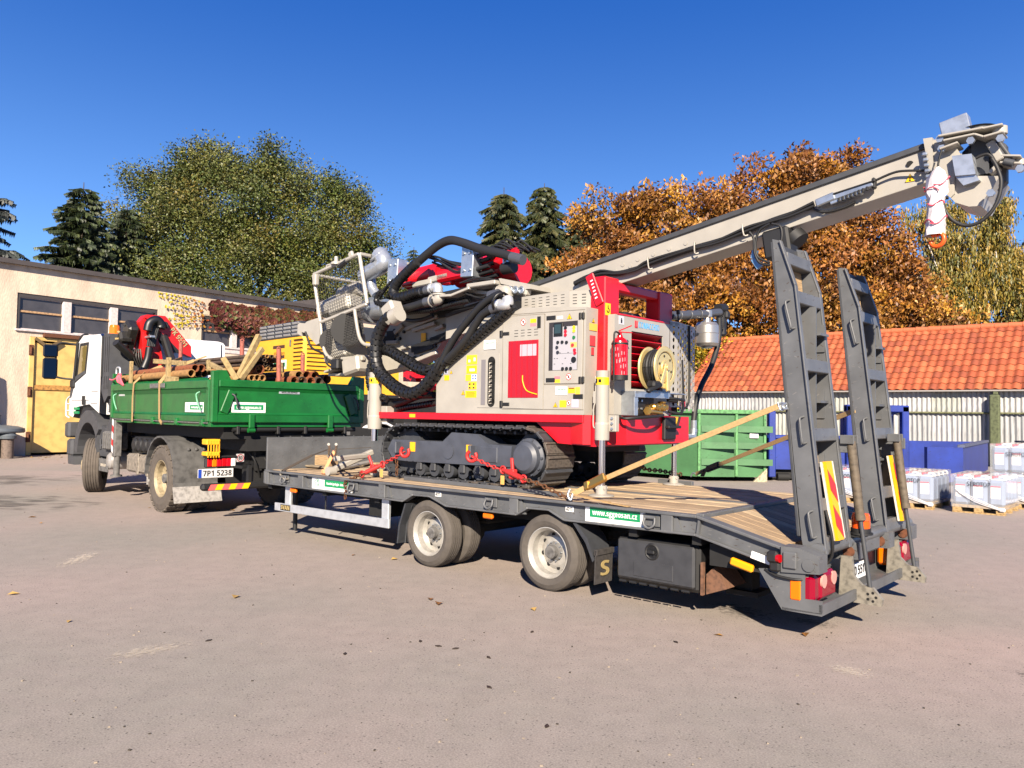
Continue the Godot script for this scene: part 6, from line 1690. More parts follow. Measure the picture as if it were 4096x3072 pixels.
	for e in [[-0.305, 2.49, 24, 24, 26], [-0.305, 2.455, 200, 20, 40], [-0.305, 2.42, 200, 20, 40], [-0.2, 2.49, 232, 214, 30], [-0.2, 2.455, 236, 216, 40], [-0.2, 2.39, 28, 110, 60], [-0.215, 2.315, 214, 40, 50], [-0.19, 2.265, 200, 20, 40], [-0.185, 2.235, 200, 20, 40], [-0.4, 2.35, 30, 28, 30], [-0.345, 2.35, 30, 28, 30], [-0.29, 2.345, 30, 28, 30], [-0.335, 2.085, 30, 28, 30], [-0.285, 2.085, 30, 28, 30], [-0.235, 2.085, 30, 28, 30], [-0.41, 2.3, 44, 44, 50], [-0.4, 2.25, 44, 44, 50]]:
		m.ink(e[2], e[3], e[4]); m.cyl(Vector3(e[0], e[1], z + 0.0115), Vector3(e[0], e[1], z + 0.02), 0.017, 10)
	m.ink(20, 20, 22); m.cyl(Vector3(-0.2, 2.17, z + 0.0115), Vector3(-0.2, 2.17, z + 0.018), 0.03, 14); m.ink(240, 176, 100); m.bb(Vector3(-0.245, 2.29, z + 0.0115), Vector3(-0.165, 2.345, z + 0.0125))
	for i in 9:
		m.ink(96, 96, 100); m.bb(Vector3(-0.45 + 0.034 * (i % 7), 2.13 + 0.055 * (i % 3), z + 0.0115), Vector3(-0.432 + 0.034 * (i % 7), 2.138 + 0.055 * (i % 3), z + 0.0125))
	m.bb(Vector3(-0.42, 2.235, z + 0.0115), Vector3(-0.17, 2.238, z + 0.0125))
	part(cp, "buttons", m, mats["sticker"]).set_meta("kind", "stuff")
	# gauge plate with an upright slot
	m = M.new(); m.bb(Vector3(-1.515, 1.69, z), Vector3(-1.195, 2.27, z + 0.004), 0.002)
	var gp := part(t, "gauge_plate", m, be)
	m = M.new(); m.bb(Vector3(-1.46, 1.72, z + 0.004), Vector3(-1.395, 2.212, z + 0.006))
	part(gp, "sight_strip", m, pm("strip_grey", 122, 118, 120, 0.5))
	m = M.new(); m.bb(Vector3(-1.36, 1.74, z + 0.004), Vector3(-1.255, 2.2, z + 0.006)); m.cyl(Vector3(-1.3075, 2.19, z + 0.004), Vector3(-1.3075, 2.19, z + 0.006), 0.0525, 16); m.cyl(Vector3(-1.3075, 1.75, z + 0.004), Vector3(-1.3075, 1.75, z + 0.006), 0.0525, 16)
	var sl := part(gp, "slot", m, mats["inside"])
	m = M.new()
	for k in 9:
		m.ink(196, 188, 172); m.bb(Vector3(-1.34, 1.735 + k * 0.05, z + 0.006), Vector3(-1.30, 1.775 + k * 0.05, z + 0.008)); m.ink(18, 18, 18); m.cyl(Vector3(-1.325, 1.75 + k * 0.05, z + 0.008), Vector3(-1.29, 1.762 + k * 0.05, z + 0.02), 0.011, 6)
	part(sl, "levers", m, mats["sticker"]).set_meta("kind", "stuff")
	# stickers and makers' plates on the housing
	m = M.new()
	warn_tri(m, -0.262, 2.575, 0.032, z + 0.008); warn_tri(m, -1.735, 1.83, 0.03, z); warn_tri(m, -0.428, 1.70, 0.028, z + 0.004); warn_tri(m, -1.93, 2.07, 0.022, z)
	ban_ring(m, -0.865, 2.585, 0.036, z + 0.006); ban_ring(m, -0.262, 2.003, 0.034, z + 0.008); ban_ring(m, -0.262, 1.745, 0.026, z + 0.004)
	decal_box(m, -1.69, 2.165, -1.53, 2.27, z, 240, 190, 40); decal_box(m, -1.69, 2.065, -1.53, 2.155, z, 240, 186, 20); decal_box(m, -1.70, 1.985, -1.615, 2.055, z, 240, 190, 40); decal_box(m, -1.61, 1.985, -1.53, 2.055, z, 226, 226, 228)
	decal_box(m, -1.655, 1.89, -1.53, 1.975, z, 240, 190, 40); decal_box(m, -1.70, 1.80, -1.53, 1.875, z, 240, 190, 20); decal_box(m, -2.04, 2.07, -1.985, 2.13, z, 168, 172, 196); decal_box(m, -2.04, 1.995, -1.96, 2.055, z, 240, 180, 20)
	decal_box(m, -0.375, 1.70, -0.29, 1.77, z + 0.004, 240, 186, 30); decal_box(m, -0.225, 1.70, -0.14, 1.78, z + 0.004, 186, 180, 200); decal_box(m, -0.27, 1.84, -0.185, 1.895, z + 0.004, 240, 180, 20); decal_box(m, -0.18, 1.83, -0.125, 1.90, z + 0.004, 238, 190, 60)
	decal_box(m, -0.42, 2.585, -0.345, 2.615, z + 0.008, 228, 226, 224); decal_box(m, -0.44, 1.945, -0.37, 1.98, z + 0.008, 240, 190, 40); decal_box(m, -0.44, 1.983, -0.37, 2.01, z + 0.008, 226, 120, 130); decal_box(m, -0.77, 2.57, -0.69, 2.61, z + 0.006, 240, 190, 20); decal_box(m, -0.77, 2.535, -0.69, 2.565, z + 0.006, 224, 130, 140)
	for e in [[-1.66, 2.19, 0.03, 0.03], [-1.58, 2.2, 0.03, 0.04], [-1.64, 2.09, 0.08, 0.03], [-1.595, 2.0, 0.02, 0.02], [-1.56, 2.0, 0.02, 0.02], [-1.595, 2.03, 0.02, 0.02], [-1.56, 2.03, 0.02, 0.02]]:
		decal_box(m, e[0], e[1], e[0] + e[2], e[1] + e[3], z + 0.002, 232, 226, 214) if e[1] > 2.06 else decal_box(m, e[0], e[1], e[0] + e[2], e[1] + e[3], z + 0.002, 40, 90, 180)
	for i in 4: decal_box(m, -1.645 + 0.06 * (i % 2), 1.90 + 0.04 * int(i / 2), -1.62 + 0.06 * (i % 2), 1.918 + 0.04 * int(i / 2), z + 0.002, 60, 50, 40)
	for i in 4: decal_box(m, -1.68, 1.815 + i * 0.013, -1.55 - 0.01 * (i % 2), 1.819 + i * 0.013, z + 0.002, 150, 110, 20)
	decal_box(m, -2.025, 2.08, -2.0, 2.12, z + 0.002, 20, 20, 24); decal_box(m, -0.26, 1.885, -0.195, 1.893, z + 0.006, 60, 30, 20)
	part(t, "stickers", m, mats["sticker"]).set_meta("kind", "stuff")
	for e in [[-1.34, 2.37, 0.17, 0.1], [-0.355, 1.865, 0.145, 0.085]]:
		sign_plate(t, "dealer_sign", Vector3(e[0], e[1], z + 0.006), e[2], e[3], Basis(), [["intermarket", 0.01, e[3] * 0.2, 0.022, e[2] * 0.75]], mats["white"], mats["seal_grey"])
	# dark recess with pipe stubs at the head of the housing
	m = M.new(); m.bb(Vector3(-1.5, 2.52, -1.7), Vector3(-1.05, 2.86, -0.8))
	for k in 8: m.cyl(Vector3(-1.3 + 0.06 * (k % 4), 2.62 + 0.08 * int(k / 4), -0.8), Vector3(-1.3 + 0.06 * (k % 4), 2.62 + 0.08 * int(k / 4), -0.7), 0.022, 8)
	part(t, "hydraulic_block", m, bk)
	rig_rear(t)
	rig_mast(t)
	rig_hoses(t)
	jack(t, -3.265, -0.55, 1.43, 2.115, 0.078, false, true); jack(t, -3.265, -2.3, 1.43, 2.115, 0.078, false, false)
	jack(t, 0.075, -0.64, 1.40, 2.06, 0.064, true, true); jack(t, -0.12, -2.36, 1.36, 1.5, 0.06, true, false)
	m = M.new(); m.bb(Vector3(0.13, 1.47, -0.72), Vector3(0.22, 1.63, -0.66), 0.006); m.bb(Vector3(-3.25, 1.5, -0.72), Vector3(-3.1, 1.7, -0.6), 0.006);
	part(t, "outrigger_bracket", m, be)
	m = M.new()
	for k in 3: m.cyl(Vector3(0.18, 1.5 + k * 0.05, -0.66), Vector3(0.18, 1.5 + k * 0.05, -0.645), 0.013, 6)
	part(t, "bracket_bolts", m, mats["zinc"]).set_meta("kind", "stuff")

func rig_rear(t: Node3D):
	var be: Material = mats["beige"]; var rd: Material = mats["red"]; var bk: Material = mats["black"]
	var RY := Basis(Vector3.UP, PI / 2)
	var m := M.new()
	# lifting arch
	m.bb(Vector3(-0.16, 1.63, -1.0), Vector3(0.02, 3.01, -0.745), 0.012); m.bb(Vector3(-0.16, 1.63, -2.06), Vector3(0.02, 2.985, -1.78), 0.012)
	m.bb(Vector3(-0.13, 2.885, -1.8), Vector3(0.0, 2.99, -0.98), 0.02)
	m.box(Vector3(-0.1, 2.88, -0.735), Vector3(0.1, 0.34, 0.02), 0.02, Basis(Vector3.BACK, 0.42))
	part(t, "lifting_arch", m, rd)
	m = M.new(); m.ink(242, 196, 20); m.bb(Vector3(0.02, 2.62, -0.84), Vector3(0.023, 2.74, -0.75)); m.ink(20, 20, 20); m.torus(Vector3(0.024, 2.67, -0.795), Vector3.RIGHT, 0.02, 0.006, 12, 4, 0.0, 4.4); m.bb(Vector3(0.023, 2.685, -0.80), Vector3(0.026, 2.72, -0.79))
	m.ink(226, 222, 226)
	for k in 6: m.box(Vector3(-0.13 + k * 0.012, 2.97 - k * 0.035, -0.722), Vector3(0.03, 0.014, 0.003), 0.0, Basis(Vector3.BACK, 0.42))
	m.ink(242, 180, 80); m.bb(Vector3(-0.0605, 2.46, -0.73), Vector3(-0.058, 2.53, -0.6)); m.prism([Vector2(0, 0), Vector2(0, 0.001), Vector2(0.001, 0)], 0, 0.001)
	m.ink(190, 60, 66); m.bb(Vector3(-0.0605, 2.31, -0.70), Vector3(-0.058, 2.41, -0.61)); m.bb(Vector3(-0.0605, 2.22, -0.68), Vector3(-0.058, 2.295, -0.635))
	m.x = Transform3D(RY, Vector3(-0.0605, 0, 0)); warn_tri(m, 0.665, 2.54, 0.024, 0.0); m.x = Transform3D()
	part(t, "stickers", m, mats["sticker"]).set_meta("kind", "stuff")
	# radiator box: rear panel, perforated corner and dark core
	m = M.new(); m.bb(Vector3(-0.5, 1.65, -2.25), Vector3(-0.02, 2.56, -0.9))
	part(t, "radiator_core", m, mats["inside"])
	m = M.new()
	var x1 := 0.10
	m.bb(Vector3(x1 - 0.015, 2.487, -1.86), Vector3(x1, 2.625, -0.805)); m.bb(Vector3(x1 - 0.015, 1.635, -1.105), Vector3(x1, 2.487, -0.805)); m.bb(Vector3(x1 - 0.015, 1.635, -1.86), Vector3(x1, 1.9, -1.105)); m.bb(Vector3(x1 - 0.015, 1.9, -1.86), Vector3(x1, 2.487, -1.725))
	m.bb(Vector3(-0.02, 1.635, -0.81), Vector3(x1 - 0.0005, 2.62, -0.80)); m.bb(Vector3(-0.3, 2.615, -2.0), Vector3(x1 - 0.003, 2.63, -0.81))
	var rp := part(t, "rear_panel", m, be)
	m = M.new(); m.bb(Vector3(-0.16, 2.626, -1.85), Vector3(x1 + 0.004, 2.645, -0.84), 0.004)
	part(rp, "top_trim", m, rd)
	for k in 8:
		m = M.new(); m.box(Vector3(x1 - 0.045, 2.455 - k * 0.072, -1.415), Vector3(0.012, 0.075, 0.61), 0.002, Basis(Vector3.BACK, -0.85))
		part(rp, "louvre", m, rd)
	m = M.new(); m.bb(Vector3(x1 - 0.1, 1.9, -1.725), Vector3(x1 - 0.08, 2.487, -1.105))
	part(rp, "louvre_back", m, mats["inside"])
	text(rp, "lettering", "COMACCHIO", Vector3(x1 + 0.001, 2.562, -1.44), 0.062, 0.40, RY, mats["logo_blue"], false)
	m = M.new()
	for k in 2: m.bb(Vector3(x1, 2.525, -1.185 - k * 0.03), Vector3(x1 + 0.003, 2.6, -1.165 - k * 0.03))
	m.bb(Vector3(x1, 2.525, -1.215), Vector3(x1 + 0.003, 2.54, -1.165))
	part(rp, "logo_mark", m, mats["logo_red"])
	m = M.new(); m.ink(196, 196, 204); m.bb(Vector3(x1, 2.535, -0.965), Vector3(x1 + 0.002, 2.62, -0.87)); m.ink(20, 20, 22); m.bb(Vector3(x1 + 0.002, 2.55, -0.93), Vector3(x1 + 0.004, 2.585, -0.905)); m.bb(Vector3(x1 + 0.002, 2.587, -0.924), Vector3(x1 + 0.004, 2.6, -0.91))
	part(rp, "extinguisher_sign", m, mats["sticker"])
	# perforated sheet with hexagonal holes: one straight strip, then a folded one running back
	for e in [[Vector3(x1, 1.69, -1.87), Vector3(0, 0, -0.165), 2, 12], [Vector3(x1 - 0.004, 1.69, -2.035), Vector3(-0.09, 0, -0.56), 8, 12]]:
		m = M.new()
		var o: Vector3 = e[0]; var run: Vector3 = e[1]
		var du := run / float(e[2]); var dv := Vector3(0, 0.93 / e[3], 0)
		var cols: int = e[2]
		if cols == 2: du = run; cols = 1
		var nn := run.cross(Vector3.UP).normalized()
		for i in cols:
			var sh := 0.5 if i % 2 == 0 else 0.0
			for j in int(e[3]):
				var c := o + du * (i + 0.5) + dv * (j + 0.5 + sh - (0.5 if sh > 0 and j == int(e[3]) - 1 else 0.0) * 0.0)
				var hw := du.length() * 0.5; var hh := dv.length() * 0.5
				var rad := minf(hw, hh) * 0.72
				var ud := du.normalized()
				var angs := []
				for k in 6: angs.append(k * TAU / 6.0)
				for s in [[1, 1], [-1, 1], [-1, -1], [1, -1]]: angs.append(fposmod(atan2(hh * s[1], hw * s[0]), TAU))
				angs.sort()
				for k in angs.size():
					var a1: float = angs[k]; var a2: float = angs[(k + 1) % angs.size()]
					var pt := []
					for a in [a1, a2]:
						var sect := fposmod(a, TAU / 6.0) - TAU / 12.0
						var hr := rad * cos(TAU / 12.0) / cos(sect)
						var rr := minf(hw / maxf(absf(cos(a)), 1e-4), hh / maxf(absf(sin(a)), 1e-4))
						var dd: Vector3 = ud * cos(a) + Vector3.UP * sin(a)
						pt.append(c + dd * hr); pt.append(c + dd * rr)
					m.q(pt[0], pt[1], pt[3], pt[2], nn)
					m.q(pt[0], pt[2], pt[2] - nn * 0.006, pt[0] - nn * 0.006, c - pt[0])
		var up := o + Vector3(0, 0.93, 0)
		m.q(up, up + run, up + run + Vector3(0, 0.05, 0), up + Vector3(0, 0.05, 0), nn)
		part(t, "perforated_panel", m, be)
	# hose reel on its zinc bracket
	var rc: Vector3 = Vector3(0.3, 2.124, -1.406)
	m = M.new(); m.lathe(rc + Vector3(0.02, 0, 0), Vector3.RIGHT, [[0.0, 0.0], [0.07, 0.006], [0.08, -0.004], [0.16, -0.004], [0.17, 0.004], [0.212, 0.004], [0.222, -0.006], [0.215, -0.012], [0.0, -0.012]], 32)
	var re := part(t, "hose_reel", m, mats["gold_disc"])
	m = M.new(); m.lathe(rc - Vector3(0.17, 0, 0), Vector3.RIGHT, [[0.0, -0.006], [0.21, -0.006], [0.222, 0.0], [0.21, 0.012], [0.0, 0.012]], 32)
	part(re, "back_disc", m, mats["gold_disc"])
	m = M.new()
	for k in 5: m.torus(rc - Vector3(0.13 - 0.032 * k, 0, 0), Vector3.RIGHT, 0.165 + 0.012 * (k % 2), 0.022, 24, 6)
	m.cyl(rc - Vector3(0.17, 0, 0), rc, 0.15, 20)
	part(re, "wound_hose", m, mats["hose"])
	m = M.new(); m.bar(rc + Vector3(0.045, 0.03, 0.02), rc + Vector3(0.05, -0.2, 0.14), 0.05, 0.012, 0.004, Vector3.RIGHT); m.bar(rc + Vector3(0.03, 0.0, -0.02), rc + Vector3(0.04, -0.24, -0.02), 0.06, 0.03, 0.006, Vector3.RIGHT); m.cyl(rc, rc + Vector3(0.06, 0, 0), 0.03, 10)
	part(re, "arm", m, mats["gold_disc"])
	m = M.new(); m.tube(sm([rc + Vector3(0.05, -0.18, 0.15), rc + Vector3(0.05, -0.21, 0.24), rc + Vector3(0.04, -0.24, 0.34), rc + Vector3(0.04, -0.26, 0.36)], 4), 0.024, 8); m.box(rc + Vector3(0.02, -0.18, 0.22), Vector3(0.1, 0.07, 0.16), 0.02)
	for k in 6: m.cyl(rc + Vector3(0.018, 0.12 * cos(k * 1.05 + 0.2), 0.12 * sin(k * 1.05 + 0.2)), rc + Vector3(0.023, 0.12 * cos(k * 1.05 + 0.2), 0.12 * sin(k * 1.05 + 0.2)), 0.012, 8)
	part(re, "spray_nozzle", m, bk)
	m = M.new()
	m.bb(Vector3(0.1, 1.86, -1.92), Vector3(0.27, 1.872, -0.93), 0.003); m.bb(Vector3(0.1, 1.63, -0.945), Vector3(0.25, 1.86, -0.93), 0.002); m.bb(Vector3(0.25, 1.81, -1.6), Vector3(0.268, 1.872, -0.92), 0.002); m.bb(Vector3(0.24, 1.63, -0.985), Vector3(0.262, 1.84, -0.92), 0.002)
	part(t, "pump_bracket", m, mats["zinc"])
	m = M.new(); m.bb(Vector3(0.11, 1.63, -1.4), Vector3(0.2, 1.85, -0.99), 0.02)
	var pu := part(t, "water_pump", m, bk)
	m = M.new()
	for k in 5: m.lathe(Vector3(0.2, 1.72 - 0.012 * (k % 2), -1.32 - 0.05 * k), Vector3.RIGHT, [[0.0, 0.0], [0.032, 0.0], [0.036, 0.05], [0.024, 0.07], [0.03, 0.08], [0.0, 0.09]], 10); m.bb(Vector3(0.18, 1.68 + 0.02 * k, -1.34 - 0.05 * k), Vector3(0.26, 1.70 + 0.02 * k, -1.28 - 0.05 * k), 0.008)
	m.cyl(Vector3(0.26, 1.675, -1.2), Vector3(0.24, 1.665, -1.45), 0.03, 10); m.cyl(Vector3(0.26, 1.675, -1.2), Vector3(0.27, 1.68, -1.15), 0.045, 6)
	part(pu, "brass_fittings", m, mats["brass"])
	m = M.new()
	for k in 4: m.cyl(Vector3(0.2, 1.70 + 0.08 * int(k / 2), -1.06 - 0.08 * (k % 2)), Vector3(0.212, 1.70 + 0.08 * int(k / 2), -1.06 - 0.08 * (k % 2)), 0.013, 6)
	part(pu, "bolts", m, mats["zinc"]).set_meta("kind", "stuff")
	for q in [[Vector3(0.24, 1.64, -1.5), Vector3(0.3, 1.625, -1.25), Vector3(0.28, 1.61, -0.95), Vector3(0.2, 1.6, -0.84), Vector3(0.1, 1.62, -0.9)], [Vector3(0.24, 1.68, -1.6), Vector3(0.3, 1.66, -1.75), Vector3(0.25, 1.74, -1.9), Vector3(0.12, 1.82, -2.1)], [Vector3(0.2, 1.83, -1.5), Vector3(0.3, 1.81, -1.68), Vector3(0.26, 1.80, -1.9)]]:
		m = M.new(); m.tube(sm(q, 5), 0.016, 7)
		part(t, "water_hose", m, mats["hose"])
	m = M.new(); m.tube(sm([Vector3(0.18, 1.8, -1.7), Vector3(0.2, 1.79, -1.85)], 2), 0.02, 7)
	part(t, "water_hose", m, mats["hose"])
	m = M.new(); m.bb(Vector3(0.125, 1.38, -1.9), Vector3(0.17, 1.62, -1.66), 0.01); m.bb(Vector3(0.17, 1.5, -1.92), Vector3(0.22, 1.53, -1.66), 0.006)
	part(t, "tow_hook_box", m, bk)
	m = M.new(); m.bb(Vector3(0.132, 1.52, -2.0), Vector3(0.137, 1.62, -1.92), 0.001)
	part(t, "yellow_sticker", m, mats["sticker_yellow"])
	# lance clipped to the perforated panel
	m = M.new(); m.tube(PackedVector3Array([Vector3(0.06, 2.794, -2.104), Vector3(0.06, 2.261, -2.181)]), 0.008, 6); m.tube(PackedVector3Array([Vector3(0.06, 2.261, -2.181), Vector3(0.06, 1.807, -2.224)]), 0.026, 8); m.tube(sm([Vector3(0.05, 2.662, -2.385), Vector3(0.05, 2.353, -2.395), Vector3(0.05, 1.981, -2.395), Vector3(0.05, 1.796, -2.382), Vector3(0.05, 1.717, -2.274), Vector3(0.05, 1.7, -2.153)], 5), 0.012, 6); m.tube(PackedVector3Array([Vector3(0.06, 2.817, -2.106), Vector3(0.06, 2.765, -2.113)]), 0.02, 8)
	part(t, "spray_lance", m, bk)
	m = M.new(); m.box(Vector3(0.08, 1.769, -2.22), Vector3(0.03, 0.07, 0.02), 0.005)
	part(t, "lance_trigger", m, mats["lamp_red"])
	# stainless filter vessel and exhaust-like pipe at the far corner
	var tc: Vector3 = Vector3(-0.15, 2.65, -3.191)
	m = M.new(); m.lathe(tc, Vector3.UP, [[0.0, -0.175], [0.07, -0.175], [0.072, -0.16], [0.12, -0.15], [0.142, -0.115], [0.145, 0.0], [0.149, 0.004], [0.145, 0.01], [0.142, 0.1], [0.115, 0.14], [0.05, 0.15], [0.04, 0.2], [0.062, 0.21], [0.062, 0.29], [0.0, 0.29]], 28)
	part(t, "filter_vessel", m, mats["stainless"])
	m = M.new()
	m.tube(PackedVector3Array([Vector3(-0.15, 2.784, -2.304), tc + Vector3(0, 0.25, 0), Vector3(-0.15, 2.953, -3.512)]), 0.05, 12)
	for e in [Vector3(-0.15, 2.807, -2.49), Vector3(-0.15, 2.837, -2.731), Vector3(-0.15, 2.876, -2.98)]: m.torus(e, Vector3(0, 0, 1), 0.053, 0.008, 14, 5)
	part(t, "vent_pipe", m, pm("pipe_grey", 92, 94, 98, 0.4, 0.4))
	m = M.new(); m.box(Vector3(-0.2, 2.8, -3.688), Vector3(0.1, 0.26, 0.1), 0.02); m.cyl(Vector3(-0.2, 3.015, -3.573), Vector3(-0.2, 3.036, -3.761), 0.06, 10); m.box(Vector3(-0.2, 2.944, -3.724), Vector3(0.16, 0.1, 0.1), 0.02)
	for k in 6: m.tube(sm([Vector3(-0.15, 2.712, -3.515) + Vector3(0, 0.02 * k, 0), Vector3(-0.12, 2.791, -3.64) + Vector3(0, 0.03 * k, 0.05), Vector3(-0.2, 2.897, -3.612) + Vector3(0, 0.02 * k, 0)], 5), 0.008, 5)
	m.tube(sm([Vector3(-0.1, 2.645, -2.79), Vector3(-0.1, 2.57, -2.676), Vector3(-0.1, 2.55, -2.628), Vector3(-0.1, 2.618, -2.857)], 4), 0.02, 6)
	part(t, "valve_unit", m, bk)
	var hb := hose(t, "drain_hose", [Vector3(-0.1, 2.87, -3.413), Vector3(-0.1, 2.666, -3.416), Vector3(-0.1, 2.492, -3.363), Vector3(-0.1, 2.247, -3.206), Vector3(-0.1, 2.005, -2.966), Vector3(-0.1, 1.789, -2.835), Vector3(-0.1, 1.579, -2.778)], 0.034)
	m = M.new(); m.cyl(Vector3(-0.1, 1.587, -2.778), Vector3(-0.1, 1.483, -2.78), 0.037, 12); m.cyl(Vector3(-0.1, 1.483, -2.78), Vector3(-0.1, 1.443, -2.774), 0.046, 6); m.cyl(Vector3(-0.1, 1.443, -2.774), Vector3(-0.1, 1.363, -2.762), 0.04, 10); m.cyl(Vector3(-0.1, 1.395, -2.761), Vector3(-0.1, 1.392, -2.612), 0.035, 10)
	part(hb, "coupling", m, mats["zinc"])
	m = M.new(); m.cyl(Vector3(-0.3, 2.63, -1.1), Vector3(-0.3, 2.7, -1.1), 0.05, 12); m.box(Vector3(-0.25, 2.68, -1.5), Vector3(0.25, 0.1, 0.35), 0.03)
	for zz in [-1.0, -1.3]: m.cyl(Vector3(-0.02, 2.63, zz), Vector3(-0.02, 2.665, zz), 0.012, 8); m.cyl(Vector3(-0.02, 2.665, zz), Vector3(-0.02, 2.68, zz), 0.028, 10)
	part(t, "tank_cap", m, bk)

func rig_mast(t: Node3D):
	var be: Material = mats["beige"]; var bc: Material = mats["beige_cool"]; var bk: Material = mats["black"]; var rd: Material = mats["red"]; var zn: Material = mats["zinc"]
	var m := M.new()
	var zb := -1.1; var ze := -1.42
	m.prism([Vector2(-2.6, 2.54), Vector2(-2.6, 2.815), Vector2(2.84, 3.787), Vector2(2.86, 3.51)], ze, zb)
	var ma := part(t, "mast", m, be)
	m = M.new(); m.bar(Vector3(-2.6, 2.83, zb + 0.005), Vector3(2.83, 3.80, zb + 0.005), 0.035, 0.05, 0.006); m.bar(Vector3(-2.6, 2.83, ze), Vector3(2.83, 3.80, ze), 0.035, 0.05, 0.006)
	part(ma, "slide_rail", m, mats["steel_dark"])
	m = M.new(); m.bar(Vector3(-0.5, 2.905, zb + 0.004), Vector3(2.84, 3.515, zb + 0.004), 0.02, 0.02, 0.003)
	for k in 10: m.cyl(Vector3(-0.1 + 0.09 * k, 3.12 + 0.0161 * k + 0.04 * (k % 2), zb), Vector3(-0.1 + 0.09 * k, 3.12 + 0.0161 * k + 0.04 * (k % 2), zb + 0.006), 0.022, 10)
	part(ma, "weld_edge", m, be).set_meta("kind", "stuff")
	m = M.new(); m.ink(20, 20, 20); m.cyl(Vector3(2.719, 3.68, -1.1), Vector3(2.721, 3.678, -1.095), 0.028, 14); m.ink(206, 40, 50); m.prism([Vector2(-0.07, 3.26), Vector2(-0.045, 3.31), Vector2(-0.095, 3.31)], zb, zb + 0.003)
	warn_tri(m, 2.72, 3.535, 0.04, zb + 0.001)
	part(ma, "marks", m, mats["sticker"])
	# lower frame of the mast, with feed plates and clamps
	m = M.new(); m.prism([Vector2(-2.382, 3.191), Vector2(-2.522, 3.118), Vector2(-2.591, 2.968), Vector2(-2.804, 2.705), Vector2(-3.075, 2.454), Vector2(-3.738, 2.242), Vector2(-4.553, 2.148), Vector2(-5.341, 2.185), Vector2(-5.034, 2.337), Vector2(-4.749, 2.387), Vector2(-4.448, 2.608), Vector2(-4.336, 2.853), Vector2(-3.931, 2.996), Vector2(-3.119, 3.116)], -1.7, -1.4)
	part(t, "mast_frame", m, bc)
	m = M.new()
	for e in [[Vector3(-3.652, 2.751, -1.360), Vector3(-3.019, 2.882, -1.360)], [Vector3(-3.515, 2.725, -1.360), Vector3(-3.068, 2.796, -1.360)], [Vector3(-3.066, 2.716, -1.360), Vector3(-2.914, 2.751, -1.360)], [Vector3(-2.827, 2.755, -1.360), Vector3(-2.643, 2.795, -1.360)], [Vector3(-4.042, 2.586, -1.360), Vector3(-3.814, 2.584, -1.360)], [Vector3(-3.421, 2.321, -1.360), Vector3(-3.032, 2.414, -1.360)], [Vector3(-4.101, 2.589, -1.360), Vector3(-4.276, 2.540, -1.360)], [Vector3(-3.727, 2.497, -1.360), Vector3(-3.617, 2.511, -1.360)], [Vector3(-3.875, 2.708, -1.360), Vector3(-3.709, 2.810, -1.360)], [Vector3(-4.288, 2.903, -1.360), Vector3(-4.055, 2.944, -1.360)]]: m.bar(e[0], e[1], 0.05, 0.05, 0.006)
	part(t, "feed_plates", m, be).set_meta("kind", "stuff")
	m = M.new()
	for e in [[Vector3(-3.185, 2.903, -1.370), Vector3(-2.560, 2.911, -1.370)], [Vector3(-3.545, 2.472, -1.370), Vector3(-2.772, 2.630, -1.370)], [Vector3(-3.490, 2.442, -1.370), Vector3(-3.122, 2.507, -1.370)], [Vector3(-4.058, 2.701, -1.370), Vector3(-3.830, 2.707, -1.370)], [Vector3(-3.175, 2.563, -1.370), Vector3(-2.772, 2.648, -1.370)], [Vector3(-4.173, 2.631, -1.370), Vector3(-3.884, 2.635, -1.370)]]: m.bar(e[0], e[1], 0.02, 0.09, 0.006)
	for p in [Vector3(-3.911, 2.75, -1.39), Vector3(-3.713, 2.72, -1.39), Vector3(-3.467, 2.725, -1.39), Vector3(-3.483, 2.361, -1.39), Vector3(-3.794, 2.632, -1.39), Vector3(-3.091, 2.498, -1.39), Vector3(-4.078, 2.571, -1.39), Vector3(-3.349, 2.375, -1.39)]: m.cyl(p, p + Vector3(0, 0, 0.02), 0.022, 8)
	part(t, "slide_shoes", m, bk).set_meta("kind", "stuff")
	m = M.new(); m.box(Vector3(-3.319, 2.616, -1.38), Vector3(0.09, 0.13, 0.006))
	part(t, "yellow_sticker", m, mats["sticker_yellow"])
	m = M.new()
	m.bar(Vector3(-4.775, 2.172, -1), Vector3(-4.053, 2.32, -1), 0.3, 0.03, 0.006); m.bar(Vector3(-4.815, 2.139, -1.1), Vector3(-4.056, 2.142, -1.1), 0.3, 0.04, 0.006); m.bar(Vector3(-4.267, 2.323, -0.78), Vector3(-3.803, 2.325, -0.78), 0.07, 0.07, 0.015)
	m.box(Vector3(-4.003, 2.237, -0.85), Vector3(0.35, 0.22, 0.3), 0.03, Basis(Vector3.BACK, 0.2)); m.box(Vector3(-4.507, 2.505, -1), Vector3(0.5, 0.35, 0.4), 0.03, Basis(Vector3.BACK, 0.2))
	part(t, "clamp_frame", m, bc)
	m = M.new(); m.box(Vector3(-4.261, 2.254, -0.7), Vector3(0.16, 0.14, 0.12), 0.02); m.cyl(Vector3(-4.323, 2.749, -0.9), Vector3(-4.124, 2.723, -0.75), 0.22, 16); m.cyl(Vector3(-4.792, 2.613, -1), Vector3(-4.517, 2.583, -0.8), 0.18, 16)
	m.cyl(Vector3(-4.321, 2.243, -0.8), Vector3(-4.113, 2.255, -0.8), 0.04, 10)
	part(t, "clamp_jaws", m, bk)
